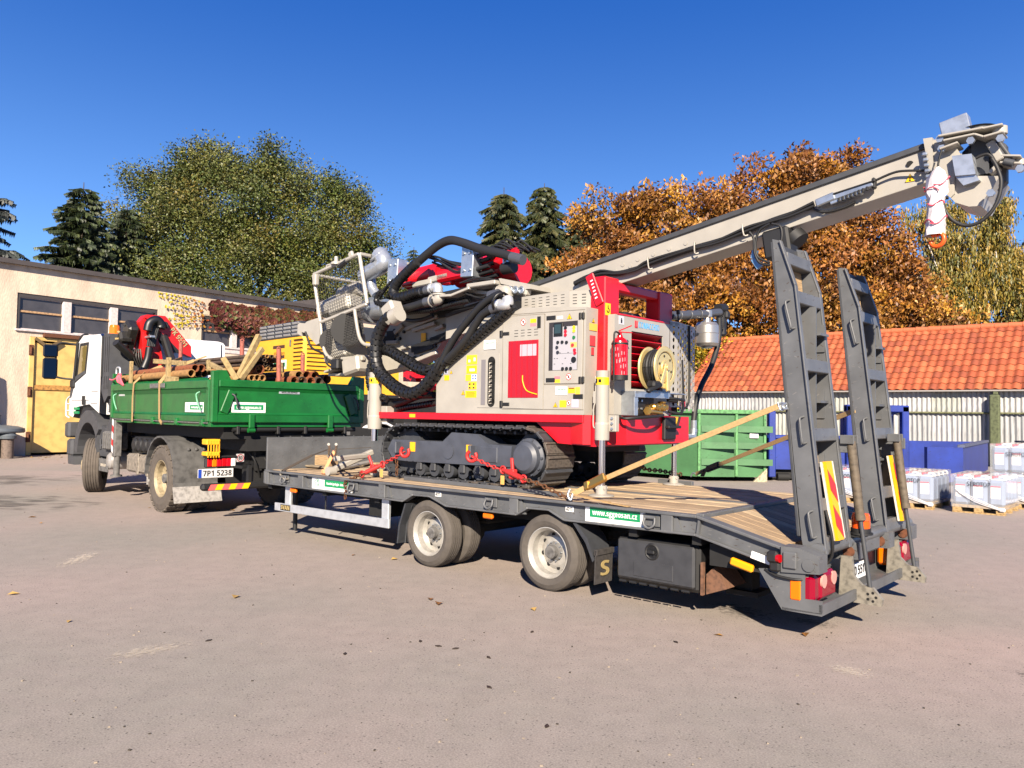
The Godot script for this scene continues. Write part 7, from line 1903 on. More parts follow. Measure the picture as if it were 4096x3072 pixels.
	m = M.new(); m.prism([Vector2(-5.375, 2.826), Vector2(-5.210, 2.904), Vector2(-5.045, 2.912), Vector2(-4.916, 2.933), Vector2(-4.869, 2.586), Vector2(-4.965, 2.561), Vector2(-5.220, 2.739), Vector2(-5.345, 2.765)], -1.1, -0.85); m.prism([Vector2(-5.511, 2.890), Vector2(-5.443, 2.906), Vector2(-5.329, 2.892), Vector2(-5.285, 2.915), Vector2(-5.021, 2.950), Vector2(-4.932, 2.879), Vector2(-4.925, 2.725), Vector2(-5.030, 2.654), Vector2(-5.438, 2.806), Vector2(-5.411, 2.713), Vector2(-5.516, 2.758)], -1.0, -0.9)
	part(t, "swing_arm", m, be)
	for e in [[0, 0.0], [1, 0.03], [2, 0.06]]:
		m = M.new(); m.tube(sm([Vector3(-5.163, 2.751, -0.8), Vector3(-5.092, 2.631, -0.8), Vector3(-4.988, 2.511, -0.8), Vector3(-4.728, 2.424, -0.8), Vector3(-4.662, 2.347, -0.8)], 5), 0.016, 6)
		if e[0] == 0: part(t, "arm_hose", m, mats["hose"])
	m = M.new(); m.tube(sm([Vector3(-4.539, 2.373, -0.7), Vector3(-4.504, 2.279, -0.7), Vector3(-4.395, 2.221, -0.7), Vector3(-4.304, 2.219, -0.7)], 5), 0.012, 6); m.tube(sm([Vector3(-4.493, 2.371, -0.7), Vector3(-4.444, 2.296, -0.7), Vector3(-4.366, 2.257, -0.7)], 5), 0.012, 6)
	part(t, "clamp_hose", m, mats["hose"])
	# guard basket round the drill string
	var a: Vector3 = Vector3(-4.885, 3.528, -0.72); var b: Vector3 = Vector3(-3.868, 3.698, -0.72); var c: Vector3 = Vector3(-3.678, 3.021, -0.72); var d: Vector3 = Vector3(-4.69, 2.846, -0.72)
	m = M.new()
	for e in [[a, b], [b, c], [c, d], [d, a]]: m.bar(e[0], e[1], 0.045, 0.045, 0.012)
	m.tube(sm([d, Vector3(-4.645, 2.619, -0.72), Vector3(-4.587, 2.455, -0.72), Vector3(-4.49, 2.365, -0.72), Vector3(-4.387, 2.331, -0.72)], 6), 0.024, 8); m.tube(sm([Vector3(-3.861, 2.952, -0.66), Vector3(-3.796, 2.712, -0.66), Vector3(-3.734, 2.568, -0.66), Vector3(-3.639, 2.493, -0.66), Vector3(-3.492, 2.472, -0.66)], 6), 0.024, 8)
	var far: Vector3 = b + Vector3(0.05, -0.02, -1.0)
	m.bar(b, far, 0.045, 0.045, 0.01); m.bar(far, far + (c - b), 0.045, 0.045, 0.01); m.bar(a, a + Vector3(0.05, -0.02, -1.0), 0.04, 0.04, 0.01); m.bar(far, b + Vector3(-0.3, -0.15, -0.5), 0.03, 0.03)
	m.box(Vector3(-4.035, 3.701, -0.72), Vector3(0.09, 0.1, 0.05), 0.015, Basis(Vector3.BACK, 0.5)); m.box(Vector3(-4.799, 3.443, -0.7), Vector3(0.08, 0.16, 0.07), 0.015)
	m.tube(sm([Vector3(-4.581, 3.567, -0.72), Vector3(-4.583, 3.611, -0.72), Vector3(-4.552, 3.626, -0.72), Vector3(-4.46, 3.622, -0.72), Vector3(-4.448, 3.596, -0.72)], 3), 0.014, 6); m.lathe(Vector3(-4.368, 3.612, -0.72), Vector3.UP, [[0.0, 0.0], [0.075, 0.0], [0.07, 0.03], [0.03, 0.05], [0.025, 0.11], [0.0, 0.11]], 12)
	var cg := part(t, "guard_basket", m, be)
	m = M.new()
	for i in 19: m.tube(PackedVector3Array([a.lerp(b, (i + 1) / 20.0), d.lerp(c, (i + 1) / 20.0)]), 0.0028, 4)
	for i in 15: m.tube(PackedVector3Array([a.lerp(d, (i + 1) / 16.0), b.lerp(c, (i + 1) / 16.0)]), 0.0028, 4)
	var e1: Vector3 = Vector3(-4.387, 2.331, -0.72); var e2: Vector3 = Vector3(-3.659, 2.475, -0.72); var f1: Vector3 = Vector3(-4.6, 2.518, -0.72); var f2: Vector3 = Vector3(-3.851, 2.614, -0.72)
	for i in 20:
		var g := (i + 0.5) / 20.0
		m.tube(PackedVector3Array([d.lerp(c, g), f1.lerp(f2, g), e1.lerp(e2, g)]), 0.0028, 4)
	for i in 11:
		var g := (i + 0.5) / 11.0
		m.tube(PackedVector3Array([d.lerp(f1, g), c.lerp(f2, g)]), 0.0028, 4)
		if i < 5: m.tube(PackedVector3Array([f1.lerp(e1, i / 5.0), f2.lerp(e2, i / 5.0)]), 0.0028, 4)
	part(cg, "wire_mesh", m, pm("wire", 52, 50, 48, 0.5, 0.4)).set_meta("kind", "stuff")
	m = M.new(); m.box(Vector3(-4.208, 3.606, -0.72), Vector3(0.2, 0.07, 0.06), 0.02, Basis(Vector3.BACK, 0.4))
	part(t, "sensor", m, bk)
	m = M.new(); m.tube(PackedVector3Array([Vector3(-5.368, 3.165, -1.2), Vector3(-4.868, 3.27, -1.2), Vector3(-4.436, 3.36, -1.2)]), 0.07, 12); m.cyl(Vector3(-4.869, 3.296, -1.2), Vector3(-4.416, 3.365, -1.2), 0.11, 12); m.bar(Vector3(-5.226, 3.069, -1.15), Vector3(-4.589, 3.189, -1.15), 0.3, 0.16, 0.03); m.box(Vector3(-4.644, 3.111, -1.1), Vector3(0.5, 0.24, 0.3), 0.05, Basis(Vector3.BACK, 0.2))
	part(t, "breakout_cylinder", m, bc)
	# galvanised discharge elbow
	m = M.new(); m.tube(sm([Vector3(-4.061, 3.452, -0.95), Vector3(-3.89, 3.501, -0.95), Vector3(-3.74, 3.54, -0.95), Vector3(-3.64, 3.588, -0.95), Vector3(-3.689, 3.666, -0.95), Vector3(-3.746, 3.709, -0.95)], 6), 0.105, 16, 0.115)
	var fd: Vector3 = (Vector3(-3.746, 3.709, -0.95) - Vector3(-3.689, 3.666, -0.95)).normalized() * 0.7 + Vector3(0.2, 0.3, 0.5)
	m.torus(Vector3(-3.75, 3.703, -0.95), fd, 0.125, 0.022, 20, 6)

	m.tube(PackedVector3Array([Vector3(-3.989, 3.452, -1), Vector3(-3.944, 3.289, -1), Vector3(-3.846, 3.182, -1)]), 0.07, 10)
	part(t, "discharge_elbow", m, pm("galvanised", 168, 174, 182, 0.3, 0.6, "dirt", 2.0))
	m = M.new(); m.cyl(Vector3(-3.75, 3.703, -0.95) + fd * 0.01, Vector3(-3.75, 3.703, -0.95) + fd * 0.06, 0.09, 18)
	part(t, "elbow_bore", m, mats["inside"])
	m = M.new(); m.cyl(Vector3(-3.828, 2.977, -0.95), Vector3(-3.564, 2.975, -0.95), 0.13, 18); m.cyl(Vector3(-3.899, 2.982, -0.95), Vector3(-3.814, 2.976, -0.95), 0.17, 18)
	part(t, "swivel", m, zn)
	# rotary heads lying on the mast
	m = M.new(); m.cyl(Vector3(-2.523, 3.338, -1.25), Vector3(-1.497, 3.303, -1.25), 0.15, 22); m.cyl(Vector3(-1.559, 3.305, -1.25), Vector3(-1.486, 3.304, -1.25), 0.165, 22); m.cyl(Vector3(-2.079, 3.393, -1.15), Vector3(-1.664, 3.426, -1.15), 0.11, 18)
	m.cyl(Vector3(-1.579, 3.488, -1.1), Vector3(-1.454, 3.496, -1.1), 0.045, 10); m.bar(Vector3(-2.659, 3.305, -1.1), Vector3(-2.03, 3.339, -1.1), 0.3, 0.16, 0.03)
	part(t, "rotary_head", m, rd)
	m = M.new(); m.cyl(Vector3(-3.435, 3.371, -1.2), Vector3(-2.915, 3.406, -1.2), 0.13, 18); m.box(Vector3(-2.635, 3.345, -1.1), Vector3(0.2, 0.24, 0.2), 0.03); m.box(Vector3(-2.521, 3.234, -1.05), Vector3(0.16, 0.07, 0.1), 0.02); m.box(Vector3(-3.204, 3.268, -1), Vector3(0.2, 0.06, 0.1), 0.02)
	part(t, "rear_rotary_head", m, rd)
	for e in [Vector3(-2.033, 3.406, -0.95), Vector3(-3.435, 3.432, -1)]:
		m = M.new(); m.box(e, Vector3(0.2, 0.36, 0.16), 0.008, Basis(Vector3.BACK, -0.06))
		for k in 4: m.cyl(e + Vector3(-0.05 + 0.1 * (k % 2), -0.1 + 0.2 * int(k / 2), 0.08), e + Vector3(-0.05 + 0.1 * (k % 2), -0.1 + 0.2 * int(k / 2), 0.095), 0.018, 8)
		part(t, "valve_block", m, zn)
	m = M.new()
	for k in 6: m.cyl(Vector3(-1.979, 3.464, -0.95) + Vector3(0.0, -0.05 * k, -0.05 * (k % 3)), Vector3(-1.804, 3.491, -0.95) + Vector3(0.02 * k, -0.05 * k, -0.05 * (k % 3)), 0.026, 8)
	m.cyl(Vector3(-1.524, 3.277, -0.95), Vector3(-1.36, 3.282, -0.95), 0.07, 12); m.cyl(Vector3(-1.785, 3.449, -1), Vector3(-1.702, 3.55, -1), 0.05, 10)
	for k in 10: m.tube(sm([Vector3(-1.83, 3.502, -1) + Vector3(0.03 * k, 0.02 * (k % 3), -0.03 * k), Vector3(-1.702, 3.573, -1) + Vector3(0.02 * k, 0.03 * (k % 4), -0.04 * k), Vector3(-1.512, 3.51, -1) + Vector3(0.02 * k, 0.02 * (k % 2), -0.04 * k)], 5), 0.014, 5)
	part(t, "hydraulic_fittings", m, bk).set_meta("kind", "stuff")
	m = M.new(); m.box(Vector3(-1.485, 3.358, -0.95), Vector3(0.06, 0.2, 0.1), 0.02); m.cyl(Vector3(-1.989, 3.272, -0.95), Vector3(-1.988, 3.232, -0.95), 0.03, 10); m.cyl(Vector3(-3.37, 3.496, -1), Vector3(-3.37, 3.514, -1), 0.02, 8)
	part(t, "steel_clamps", m, zn).set_meta("kind", "stuff")
	# hose deck with elbows above the side
	m = M.new()
	m.bar(Vector3(-2.45, 3.005, -0.74), Vector3(-2.093, 2.991, -0.74), 0.14, 0.03, 0.006); m.bar(Vector3(-2.105, 2.988, -0.74), Vector3(-1.798, 3.05, -0.74), 0.14, 0.03, 0.006); m.bar(Vector3(-1.849, 3.076, -0.78), Vector3(-1.408, 3.08, -0.78), 0.2, 0.05, 0.01); m.bar(Vector3(-1.927, 3.045, -0.85), Vector3(-1.489, 2.967, -0.85), 0.06, 0.04, 0.006)
	m.prism([Vector2(-1.412, 3.126), Vector2(-1.382, 3.126), Vector2(-0.949, 3.019), Vector2(-0.948, 2.970), Vector2(-1.024, 2.972), Vector2(-1.381, 3.066)], -1.2, -0.75); m.bar(Vector3(-1.466, 3.027, -0.8), Vector3(-1.009, 2.941, -0.8), 0.1, 0.09, 0.02)
	m.bar(Vector3(-2.797, 3.271, -1), Vector3(-2.436, 3.301, -1), 0.1, 0.08, 0.012); m.bar(Vector3(-3.074, 3.238, -1), Vector3(-2.723, 3.255, -1), 0.12, 0.07, 0.012)
	part(t, "hose_deck", m, be)
	m = M.new(); m.bar(Vector3(-3.861, 3.001, -1.15), Vector3(-2.511, 3.052, -1.15), 0.6, 0.05, 0.006); m.bar(Vector3(-2.522, 3.05, -1.15), Vector3(-1.742, 3.099, -1.15), 0.6, 0.05, 0.006); m.bar(Vector3(-3.502, 2.929, -0.9), Vector3(-2.584, 2.97, -0.9), 0.1, 0.08, 0.02); m.bar(Vector3(-2.436, 2.968, -0.85), Vector3(-1.937, 2.998, -0.85), 0.1, 0.09, 0.02)
	part(t, "hose_tray", m, bk)
	m = M.new()
	for k in 3: m.torus(Vector3(-1.24, 2.984, -0.74) + Vector3(0.085 * k, -0.01 * k, 0), Vector3.BACK, 0.032, 0.014, 12, 5)
	for k in 3: m.cyl(Vector3(-1.24, 2.984, -0.74) + Vector3(0.085 * k, -0.01 * k, -0.05), Vector3(-1.24, 2.984, -0.74) + Vector3(0.085 * k, -0.01 * k, 0.0), 0.03, 10)
	part(t, "cable_glands", m, zn).set_meta("kind", "stuff")
	# head of the mast
	m = M.new()
	m.prism([Vector2(2.836, 3.841), Vector2(2.902, 3.837), Vector2(2.910, 3.573), Vector2(2.876, 3.579)], -1.5, -1.02); m.prism([Vector2(2.899, 3.816), Vector2(2.954, 3.831), Vector2(3.035, 3.787), Vector2(3.095, 3.668), Vector2(3.052, 3.529), Vector2(3.051, 3.371), Vector2(3.023, 3.344), Vector2(2.990, 3.382), Vector2(2.905, 3.579)], -1.06, -1.04); m.prism([Vector2(2.899, 3.816), Vector2(2.954, 3.831), Vector2(3.035, 3.787), Vector2(3.095, 3.668), Vector2(3.052, 3.529), Vector2(3.051, 3.371), Vector2(3.023, 3.344), Vector2(2.990, 3.382), Vector2(2.905, 3.579)], -1.48, -1.46)
	m.prism([Vector2(3.019, 3.349), Vector2(3.048, 3.535), Vector2(3.181, 3.489), Vector2(3.351, 3.457), Vector2(3.253, 3.310), Vector2(3.225, 3.252), Vector2(3.144, 3.260), Vector2(3.051, 3.307)], -1.46, -1.06)
	m.bar(Vector3(2.957, 3.817, -1.05), Vector3(3.262, 3.813, -1.05), 0.2, 0.016, 0.004); m.bar(Vector3(3.258, 3.812, -1.05), Vector3(3.386, 3.815, -1.05), 0.18, 0.016, 0.004); m.bar(Vector3(2.99, 3.778, -1.05), Vector3(3.203, 3.782, -1.05), 0.18, 0.016, 0.004); m.bar(Vector3(3.199, 3.783, -1.05), Vector3(3.262, 3.748, -1.05), 0.18, 0.016, 0.004); m.bar(Vector3(3.262, 3.748, -1.05), Vector3(3.39, 3.761, -1.05), 0.18, 0.016, 0.004); m.bar(Vector3(2.966, 3.714, -1.05), Vector3(3.093, 3.74, -1.05), 0.2, 0.016, 0.004)
	m.bar(Vector3(3.284, 3.731, -1.15), Vector3(3.354, 3.576, -1.15), 0.2, 0.06, 0.008); m.bar(Vector3(3.356, 3.61, -1.15), Vector3(3.485, 3.581, -1.15), 0.2, 0.016, 0.004); m.bar(Vector3(3.349, 3.559, -1.15), Vector3(3.486, 3.526, -1.15), 0.2, 0.016, 0.004); m.bar(Vector3(3.336, 3.543, -1.15), Vector3(3.282, 3.491, -1.15), 0.2, 0.03, 0.006)
	m.cyl(Vector3(3.355, 3.822, -1.05), Vector3(3.355, 3.766, -1.05), 0.05, 14); m.cyl(Vector3(3.463, 3.58, -1.15), Vector3(3.463, 3.537, -1.15), 0.035, 12); m.cyl(Vector3(3.163, 3.825, -1.05), Vector3(3.162, 3.762, -1.05), 0.03, 10); m.cyl(Vector3(3.004, 3.785, -1.05), Vector3(3.004, 3.759, -1.05), 0.03, 10)
	part(t, "mast_head", m, be)
	m = M.new(); m.lathe(Vector3(3.184, 3.867, -1.2), Vector3.UP, [[0.0, -0.02], [0.13, -0.02], [0.11, -0.01], [0.11, 0.01], [0.13, 0.02], [0.0, 0.02]], 22); m.bb(Vector3(3.155, 3.799, -1.3), Vector3(3.273, 3.502, -1.1)); m.box(Vector3(3.219, 3.591, -1.25), Vector3(0.3, 0.4, 0.2), 0.06)
	m.tube(PackedVector3Array([Vector3(3.337, 3.732, -1.1), Vector3(3.419, 3.581, -1.1)]), 0.016, 6); m.tube(PackedVector3Array([Vector3(3.38, 3.556, -1.05), Vector3(3.44, 3.529, -1.05)]), 0.03, 6)
	part(t, "rope_sheave", m, mats["steel_dark"])
	m = M.new(); m.prism([Vector2(3.047, 3.650), Vector2(3.180, 3.640), Vector2(3.206, 3.480), Vector2(3.070, 3.491)], -1.1, -0.98); m.box(Vector3(3.044, 3.906, -1.15), Vector3(0.2, 0.16, 0.12), 0.006, Basis(Vector3.BACK, 0.2)); m.prism([Vector2(3.067, 3.491), Vector2(3.202, 3.481), Vector2(3.229, 3.435), Vector2(3.120, 3.413)], -1.1, -1.0)
	part(t, "galvanised_cover", m, mats["galvanised"])
	m = M.new()
	for p in [Vector3(2.964, 3.799, -1), Vector3(2.977, 3.721, -1), Vector3(3.175, 3.74, -1), Vector3(3.37, 3.715, -1), Vector3(3.491, 3.466, -1), Vector3(3.304, 3.319, -1)]: m.cyl(p, p + Vector3(0, 0, 0.03), 0.03, 6)
	for k in 6: m.box(Vector3(2.853, 3.708, -1) + Vector3(0.006 * k, -0.045 * k, 0), Vector3(0.04, 0.03, 0.03), 0.008)
	part(t, "head_bolts", m, zn).set_meta("kind", "stuff")
	m = M.new(); m.tube(sm([Vector3(3.31, 3.583, -1), Vector3(3.344, 3.505, -1), Vector3(3.368, 3.399, -1), Vector3(3.351, 3.28, -1), Vector3(3.298, 3.177, -1), Vector3(3.218, 3.113, -1), Vector3(3.128, 3.105, -1), Vector3(3.045, 3.159, -1), Vector3(2.994, 3.246, -1), Vector3(2.98, 3.327, -1), Vector3(3.018, 3.339, -1)], 5), 0.014, 7)
	m.tube(sm([Vector3(3.203, 3.605, -1), Vector3(3.239, 3.618, -1), Vector3(3.283, 3.619, -1), Vector3(3.318, 3.581, -1)], 4), 0.012, 6)
	part(t, "head_hose", m, mats["hose"])
	m = M.new(); m.tube(sm([Vector3(2.984, 3.7, -0.95), Vector3(2.97, 3.65, -0.95), Vector3(2.96, 3.599, -0.95), Vector3(2.957, 3.557, -0.95)], 4), 0.008, 6)
	part(t, "winch_rope", m, bk)
	# hoses clipped along the mast
	var run := [Vector3(-0.589, 3.016, -1.06), Vector3(-0.429, 3.077, -1.06), Vector3(-0.248, 3.101, -1.06), Vector3(-0.021, 3.066, -1.06), Vector3(0.173, 3.097, -1.06), Vector3(0.338, 3.14, -1.06), Vector3(0.765, 3.209, -1.06), Vector3(1.06, 3.259, -1.06), Vector3(1.361, 3.322, -1.06), Vector3(1.571, 3.36, -1.06), Vector3(1.756, 3.404, -1.06), Vector3(1.969, 3.452, -1.06)]
	for k in 4:
		m = M.new()
		var q := []
		for i in run.size(): q.append(run[i] + Vector3(0, 0.022 * (k % 2) + 0.012 * sin(i * 2.1 + k), 0.018 * int(k / 2)))
		m.tube(sm(q, 4), 0.013, 6)
		part(t, "mast_hose", m, mats["hose"])
	for e in [[Vector3(0.328, 3.198, -1.03), Vector3(0.343, 3.089, -1.03)], [Vector3(0.841, 3.282, -1.03), Vector3(0.846, 3.181, -1.03)], [Vector3(1.32, 3.383, -1.03), Vector3(1.34, 3.284, -1.03)]]:
		m = M.new(); m.tube(sm([e[0] + Vector3(-0.02, 0.0, -0.05), e[0], e[1], e[1] + Vector3(0.03, 0, -0.02)], 3), 0.008, 5)
		part(t, "hose_clip", m, be)
	m = M.new(); m.bar(Vector3(1.998, 3.459, -1.03), Vector3(2.16, 3.502, -1.03), 0.07, 0.07, 0.01); m.bar(Vector3(2.16, 3.488, -1.03), Vector3(2.461, 3.551, -1.03), 0.06, 0.045, 0.006); m.bar(Vector3(2.118, 3.443, -1.03), Vector3(2.381, 3.498, -1.03), 0.05, 0.03, 0.006)
	part(t, "link_chain_guide", m, zn)
	m = M.new(); m.bar(Vector3(2.146, 3.514, -1.02), Vector3(2.48, 3.568, -1.02), 0.06, 0.012, 0.003); m.box(Vector3(2.464, 3.556, -1.04), Vector3(0.03, 0.09, 0.06), 0.01)
	for k in 8: m.box(Vector3(2.195, 3.455, -1).lerp(Vector3(2.422, 3.512, -1), k / 7.0), Vector3(0.02, 0.035, 0.02), 0.004)
	m.tube(sm([Vector3(2.471, 3.582, -1.05), Vector3(2.595, 3.617, -1.05), Vector3(2.687, 3.62, -1.05), Vector3(2.872, 3.587, -1.05)], 5), 0.01, 6); m.tube(sm([Vector3(1.934, 3.444, -1.06), Vector3(2.056, 3.389, -1.06), Vector3(2.208, 3.4, -1.06), Vector3(2.307, 3.435, -1.06)], 5), 0.012, 6)
	part(t, "mast_cable", m, bk)
	# black box under the mast with hose loops
	m = M.new(); m.box(Vector3(1.648, 3.17, -1.1), Vector3(0.24, 0.26, 0.2), 0.02, Basis(Vector3.BACK, 0.15)); m.cyl(Vector3(1.747, 3.238, -1.15), Vector3(1.802, 3.177, -1.15), 0.1, 14)
	m.tube(sm([Vector3(1.408, 3.295, -1), Vector3(1.447, 3.234, -1), Vector3(1.457, 3.105, -1), Vector3(1.505, 3.007, -1), Vector3(1.599, 2.975, -1)], 5), 0.012, 6); m.tube(sm([Vector3(1.597, 3.344, -1), Vector3(1.504, 3.3, -1), Vector3(1.466, 3.195, -1), Vector3(1.486, 3.064, -1), Vector3(1.598, 2.997, -1)], 5), 0.012, 6); m.tube(sm([Vector3(1.616, 3.341, -1), Vector3(1.69, 3.309, -1), Vector3(1.708, 3.235, -1), Vector3(1.699, 3.164, -1)], 5), 0.012, 6)
	part(t, "mast_camera", m, bk)
	m = M.new(); m.bar(Vector3(1.44, 3.133, -1.05), Vector3(1.425, 3.061, -1.05), 0.03, 0.05); m.bar(Vector3(1.425, 3.061, -1.05), Vector3(1.483, 2.972, -1.05), 0.03, 0.05)
	part(t, "camera_bracket", m, pm("bracket_blue", 110, 150, 184, 0.4, 0.3))

func rig_hoses(t: Node3D):
	var be: Material = mats["beige"]; var zn: Material = mats["zinc"]; var m := M.new()
	hose(t, "flush_hose", [Vector3(-1.155, 3.32, -0.85), Vector3(-1.315, 3.376, -0.85), Vector3(-1.458, 3.424, -0.85), Vector3(-1.797, 3.524, -0.85), Vector3(-2.086, 3.634, -0.85), Vector3(-2.292, 3.689, -0.85), Vector3(-2.479, 3.664, -0.85), Vector3(-2.693, 3.575, -0.85), Vector3(-2.913, 3.466, -0.85)], 0.054)
	hose(t, "flush_hose", [Vector3(-2.808, 3.48, -0.8), Vector3(-2.98, 3.389, -0.8), Vector3(-3.131, 3.302, -0.8), Vector3(-3.22, 3.225, -0.8), Vector3(-3.257, 3.142, -0.8), Vector3(-3.176, 3.075, -0.8), Vector3(-2.996, 3.076, -0.8), Vector3(-2.821, 3.103, -0.8), Vector3(-2.601, 3.113, -0.8)], 0.056, true)
	hose(t, "pressure_hose", [Vector3(-2.371, 2.953, -0.7), Vector3(-2.512, 2.949, -0.7), Vector3(-2.704, 2.923, -0.7), Vector3(-2.877, 2.903, -0.7), Vector3(-3.053, 2.875, -0.7)], 0.05)
	bundle(t, "hose_bundle", [Vector3(-2.892, 2.817, -0.5), Vector3(-3.041, 2.736, -0.5), Vector3(-3.14, 2.626, -0.5), Vector3(-3.201, 2.495, -0.5), Vector3(-3.214, 2.345, -0.5), Vector3(-3.191, 2.21, -0.5), Vector3(-3.096, 2.091, -0.5), Vector3(-2.915, 1.973, -0.5), Vector3(-2.738, 1.89, -0.5), Vector3(-2.544, 1.848, -0.5), Vector3(-2.38, 1.887, -0.5), Vector3(-2.244, 1.979, -0.5), Vector3(-2.134, 2.086, -0.5), Vector3(-2.026, 2.214, -0.5)], 0.05, 7, 0.022)
	hose(t, "pressure_hose", [Vector3(-2.027, 2.19, -0.48), Vector3(-1.921, 2.339, -0.48), Vector3(-1.795, 2.485, -0.48), Vector3(-1.65, 2.612, -0.48), Vector3(-1.488, 2.743, -0.48), Vector3(-1.348, 2.828, -0.48), Vector3(-1.23, 2.876, -0.48), Vector3(-1.133, 2.897, -0.48)], 0.042)
	hose(t, "pressure_hose", [Vector3(-1.919, 2.216, -0.46), Vector3(-1.729, 2.345, -0.46), Vector3(-1.585, 2.465, -0.46), Vector3(-1.485, 2.585, -0.46), Vector3(-1.386, 2.682, -0.46), Vector3(-1.268, 2.732, -0.46), Vector3(-1.132, 2.765, -0.46)], 0.045)
	bundle(t, "hose_bundle", [Vector3(-2.003, 2.175, -0.5), Vector3(-1.81, 2.29, -0.5), Vector3(-1.541, 2.444, -0.5), Vector3(-1.301, 2.577, -0.5), Vector3(-1.108, 2.688, -0.5), Vector3(-0.976, 2.771, -0.5)], 0.032, 5, 0.018)
	bundle(t, "hose_bundle", [Vector3(-3.279, 2.407, -0.62), Vector3(-3.096, 2.382, -0.62), Vector3(-2.916, 2.308, -0.62), Vector3(-2.74, 2.237, -0.62), Vector3(-2.568, 2.158, -0.62), Vector3(-2.402, 2.122, -0.62), Vector3(-2.263, 2.142, -0.62)], 0.045, 6, 0.02)
	bundle(t, "hose_bundle", [Vector3(-3.383, 2.29, -0.6), Vector3(-3.446, 2.155, -0.6), Vector3(-3.449, 2.019, -0.6), Vector3(-3.396, 1.899, -0.6), Vector3(-3.288, 1.83, -0.6), Vector3(-3.104, 1.788, -0.6)], 0.03, 4, 0.016)
	hose(t, "pressure_hose", [Vector3(-3.3, 1.714, -0.7), Vector3(-3.067, 1.732, -0.7), Vector3(-2.841, 1.773, -0.7), Vector3(-2.623, 1.83, -0.7), Vector3(-2.363, 1.837, -0.7)], 0.045)
	hose(t, "wrapped_hose", [Vector3(-3.072, 1.665, -0.75), Vector3(-2.871, 1.692, -0.75), Vector3(-2.627, 1.717, -0.75), Vector3(-2.367, 1.751, -0.75)], 0.036, true)
	for k in 4: hose(t, "low_hose", [Vector3(-3.337, 1.883, -0.66), Vector3(-3.228, 1.798, -0.66), Vector3(-3.021, 1.781, -0.66), Vector3(-2.772, 1.794, -0.66)] if k % 2 == 0 else [Vector3(-3.462, 1.834, -0.72), Vector3(-3.352, 1.748, -0.72), Vector3(-3.195, 1.757, -0.72), Vector3(-2.939, 1.749, -0.72)], 0.016)
	bundle(t, "hose_bundle", [Vector3(-3.56, 3.193, -0.85), Vector3(-3.653, 3.113, -0.85), Vector3(-3.623, 3.039, -0.85), Vector3(-3.445, 3.007, -0.85), Vector3(-3.18, 2.995, -0.85)], 0.022, 4, 0.014)
	for k in 5:
		var q := [Vector3(-3.728, 3.107, -0.9), Vector3(-3.62, 3.187, -0.9), Vector3(-3.513, 3.266, -0.9), Vector3(-3.381, 3.342, -0.9)]
		for i in q.size(): q[i] += Vector3(0.02 * k, 0.02 * sin(k * 2.0), -0.04 * k)
		hose(t, "thin_hose", q, 0.013)
	for k in 6:
		var q := [Vector3(-2.771, 3.55, -0.9), Vector3(-2.599, 3.513, -0.9), Vector3(-2.407, 3.441, -0.9), Vector3(-2.243, 3.398, -0.9), Vector3(-2.107, 3.398, -0.9)] if k % 2 == 0 else [Vector3(-2.77, 3.525, -0.9), Vector3(-2.574, 3.46, -0.9), Vector3(-2.406, 3.391, -0.9), Vector3(-2.265, 3.351, -0.9), Vector3(-2.083, 3.347, -0.9)]
		for i in q.size(): q[i] += Vector3(0, 0.03 * sin(k * 1.3 + i), -0.035 * k)
		hose(t, "thin_hose", q, 0.014)
	for k in 6:
		var q := [Vector3(-2.068, 3.147, -0.8), Vector3(-1.87, 3.167, -0.8), Vector3(-1.656, 3.153, -0.8), Vector3(-1.529, 3.11, -0.8), Vector3(-1.507, 3.016, -0.8)]
		for i in q.size(): q[i] += Vector3(0.01 * k, 0.012 * sin(k * 2.3 + i), -0.04 * k)
		hose(t, "control_cable", q, 0.009)
	for k in 4:
		var q := [Vector3(-1.941, 3.014, -0.72), Vector3(-1.809, 2.956, -0.72), Vector3(-1.659, 2.92, -0.72), Vector3(-1.514, 2.961, -0.72), Vector3(-1.434, 3.044, -0.72)]
		for i in q.size(): q[i] += Vector3(0.01 * k, 0.015 * sin(k * 1.7 + i), -0.03 * k)
		hose(t, "control_cable", q, 0.009)
	hose(t, "dark_hose", [Vector3(-3.118, 2.873, -0.8), Vector3(-2.839, 2.87, -0.8), Vector3(-2.57, 2.866, -0.8), Vector3(-2.335, 2.897, -0.8), Vector3(-2.13, 2.921, -0.8), Vector3(-1.908, 2.927, -0.8)], 0.03, true)
	hose(t, "dark_hose", [Vector3(-3.286, 2.861, -0.9), Vector3(-3.075, 2.786, -0.9), Vector3(-2.823, 2.778, -0.9), Vector3(-2.628, 2.815, -0.9)], 0.026)
	# grey couplings and cast elbows
	m = M.new(); m.cyl(Vector3(-2.548, 2.948, -0.7), Vector3(-2.395, 2.959, -0.7), 0.058, 14); m.cyl(Vector3(-2.723, 3.103, -0.8), Vector3(-2.518, 3.122, -0.8), 0.06, 14); m.cyl(Vector3(-1.238, 2.737, -0.46), Vector3(-1.132, 2.762, -0.46), 0.056, 14); m.cyl(Vector3(-1.355, 2.903, -0.55), Vector3(-1.226, 2.914, -0.55), 0.055, 14); m.cyl(Vector3(-1.315, 3.369, -0.85), Vector3(-1.145, 3.318, -0.85), 0.06, 14)
	part(t, "hose_couplings", m, pm("coupling_grey", 96, 98, 104, 0.4, 0.5)).set_meta("kind", "stuff")
	m = M.new()
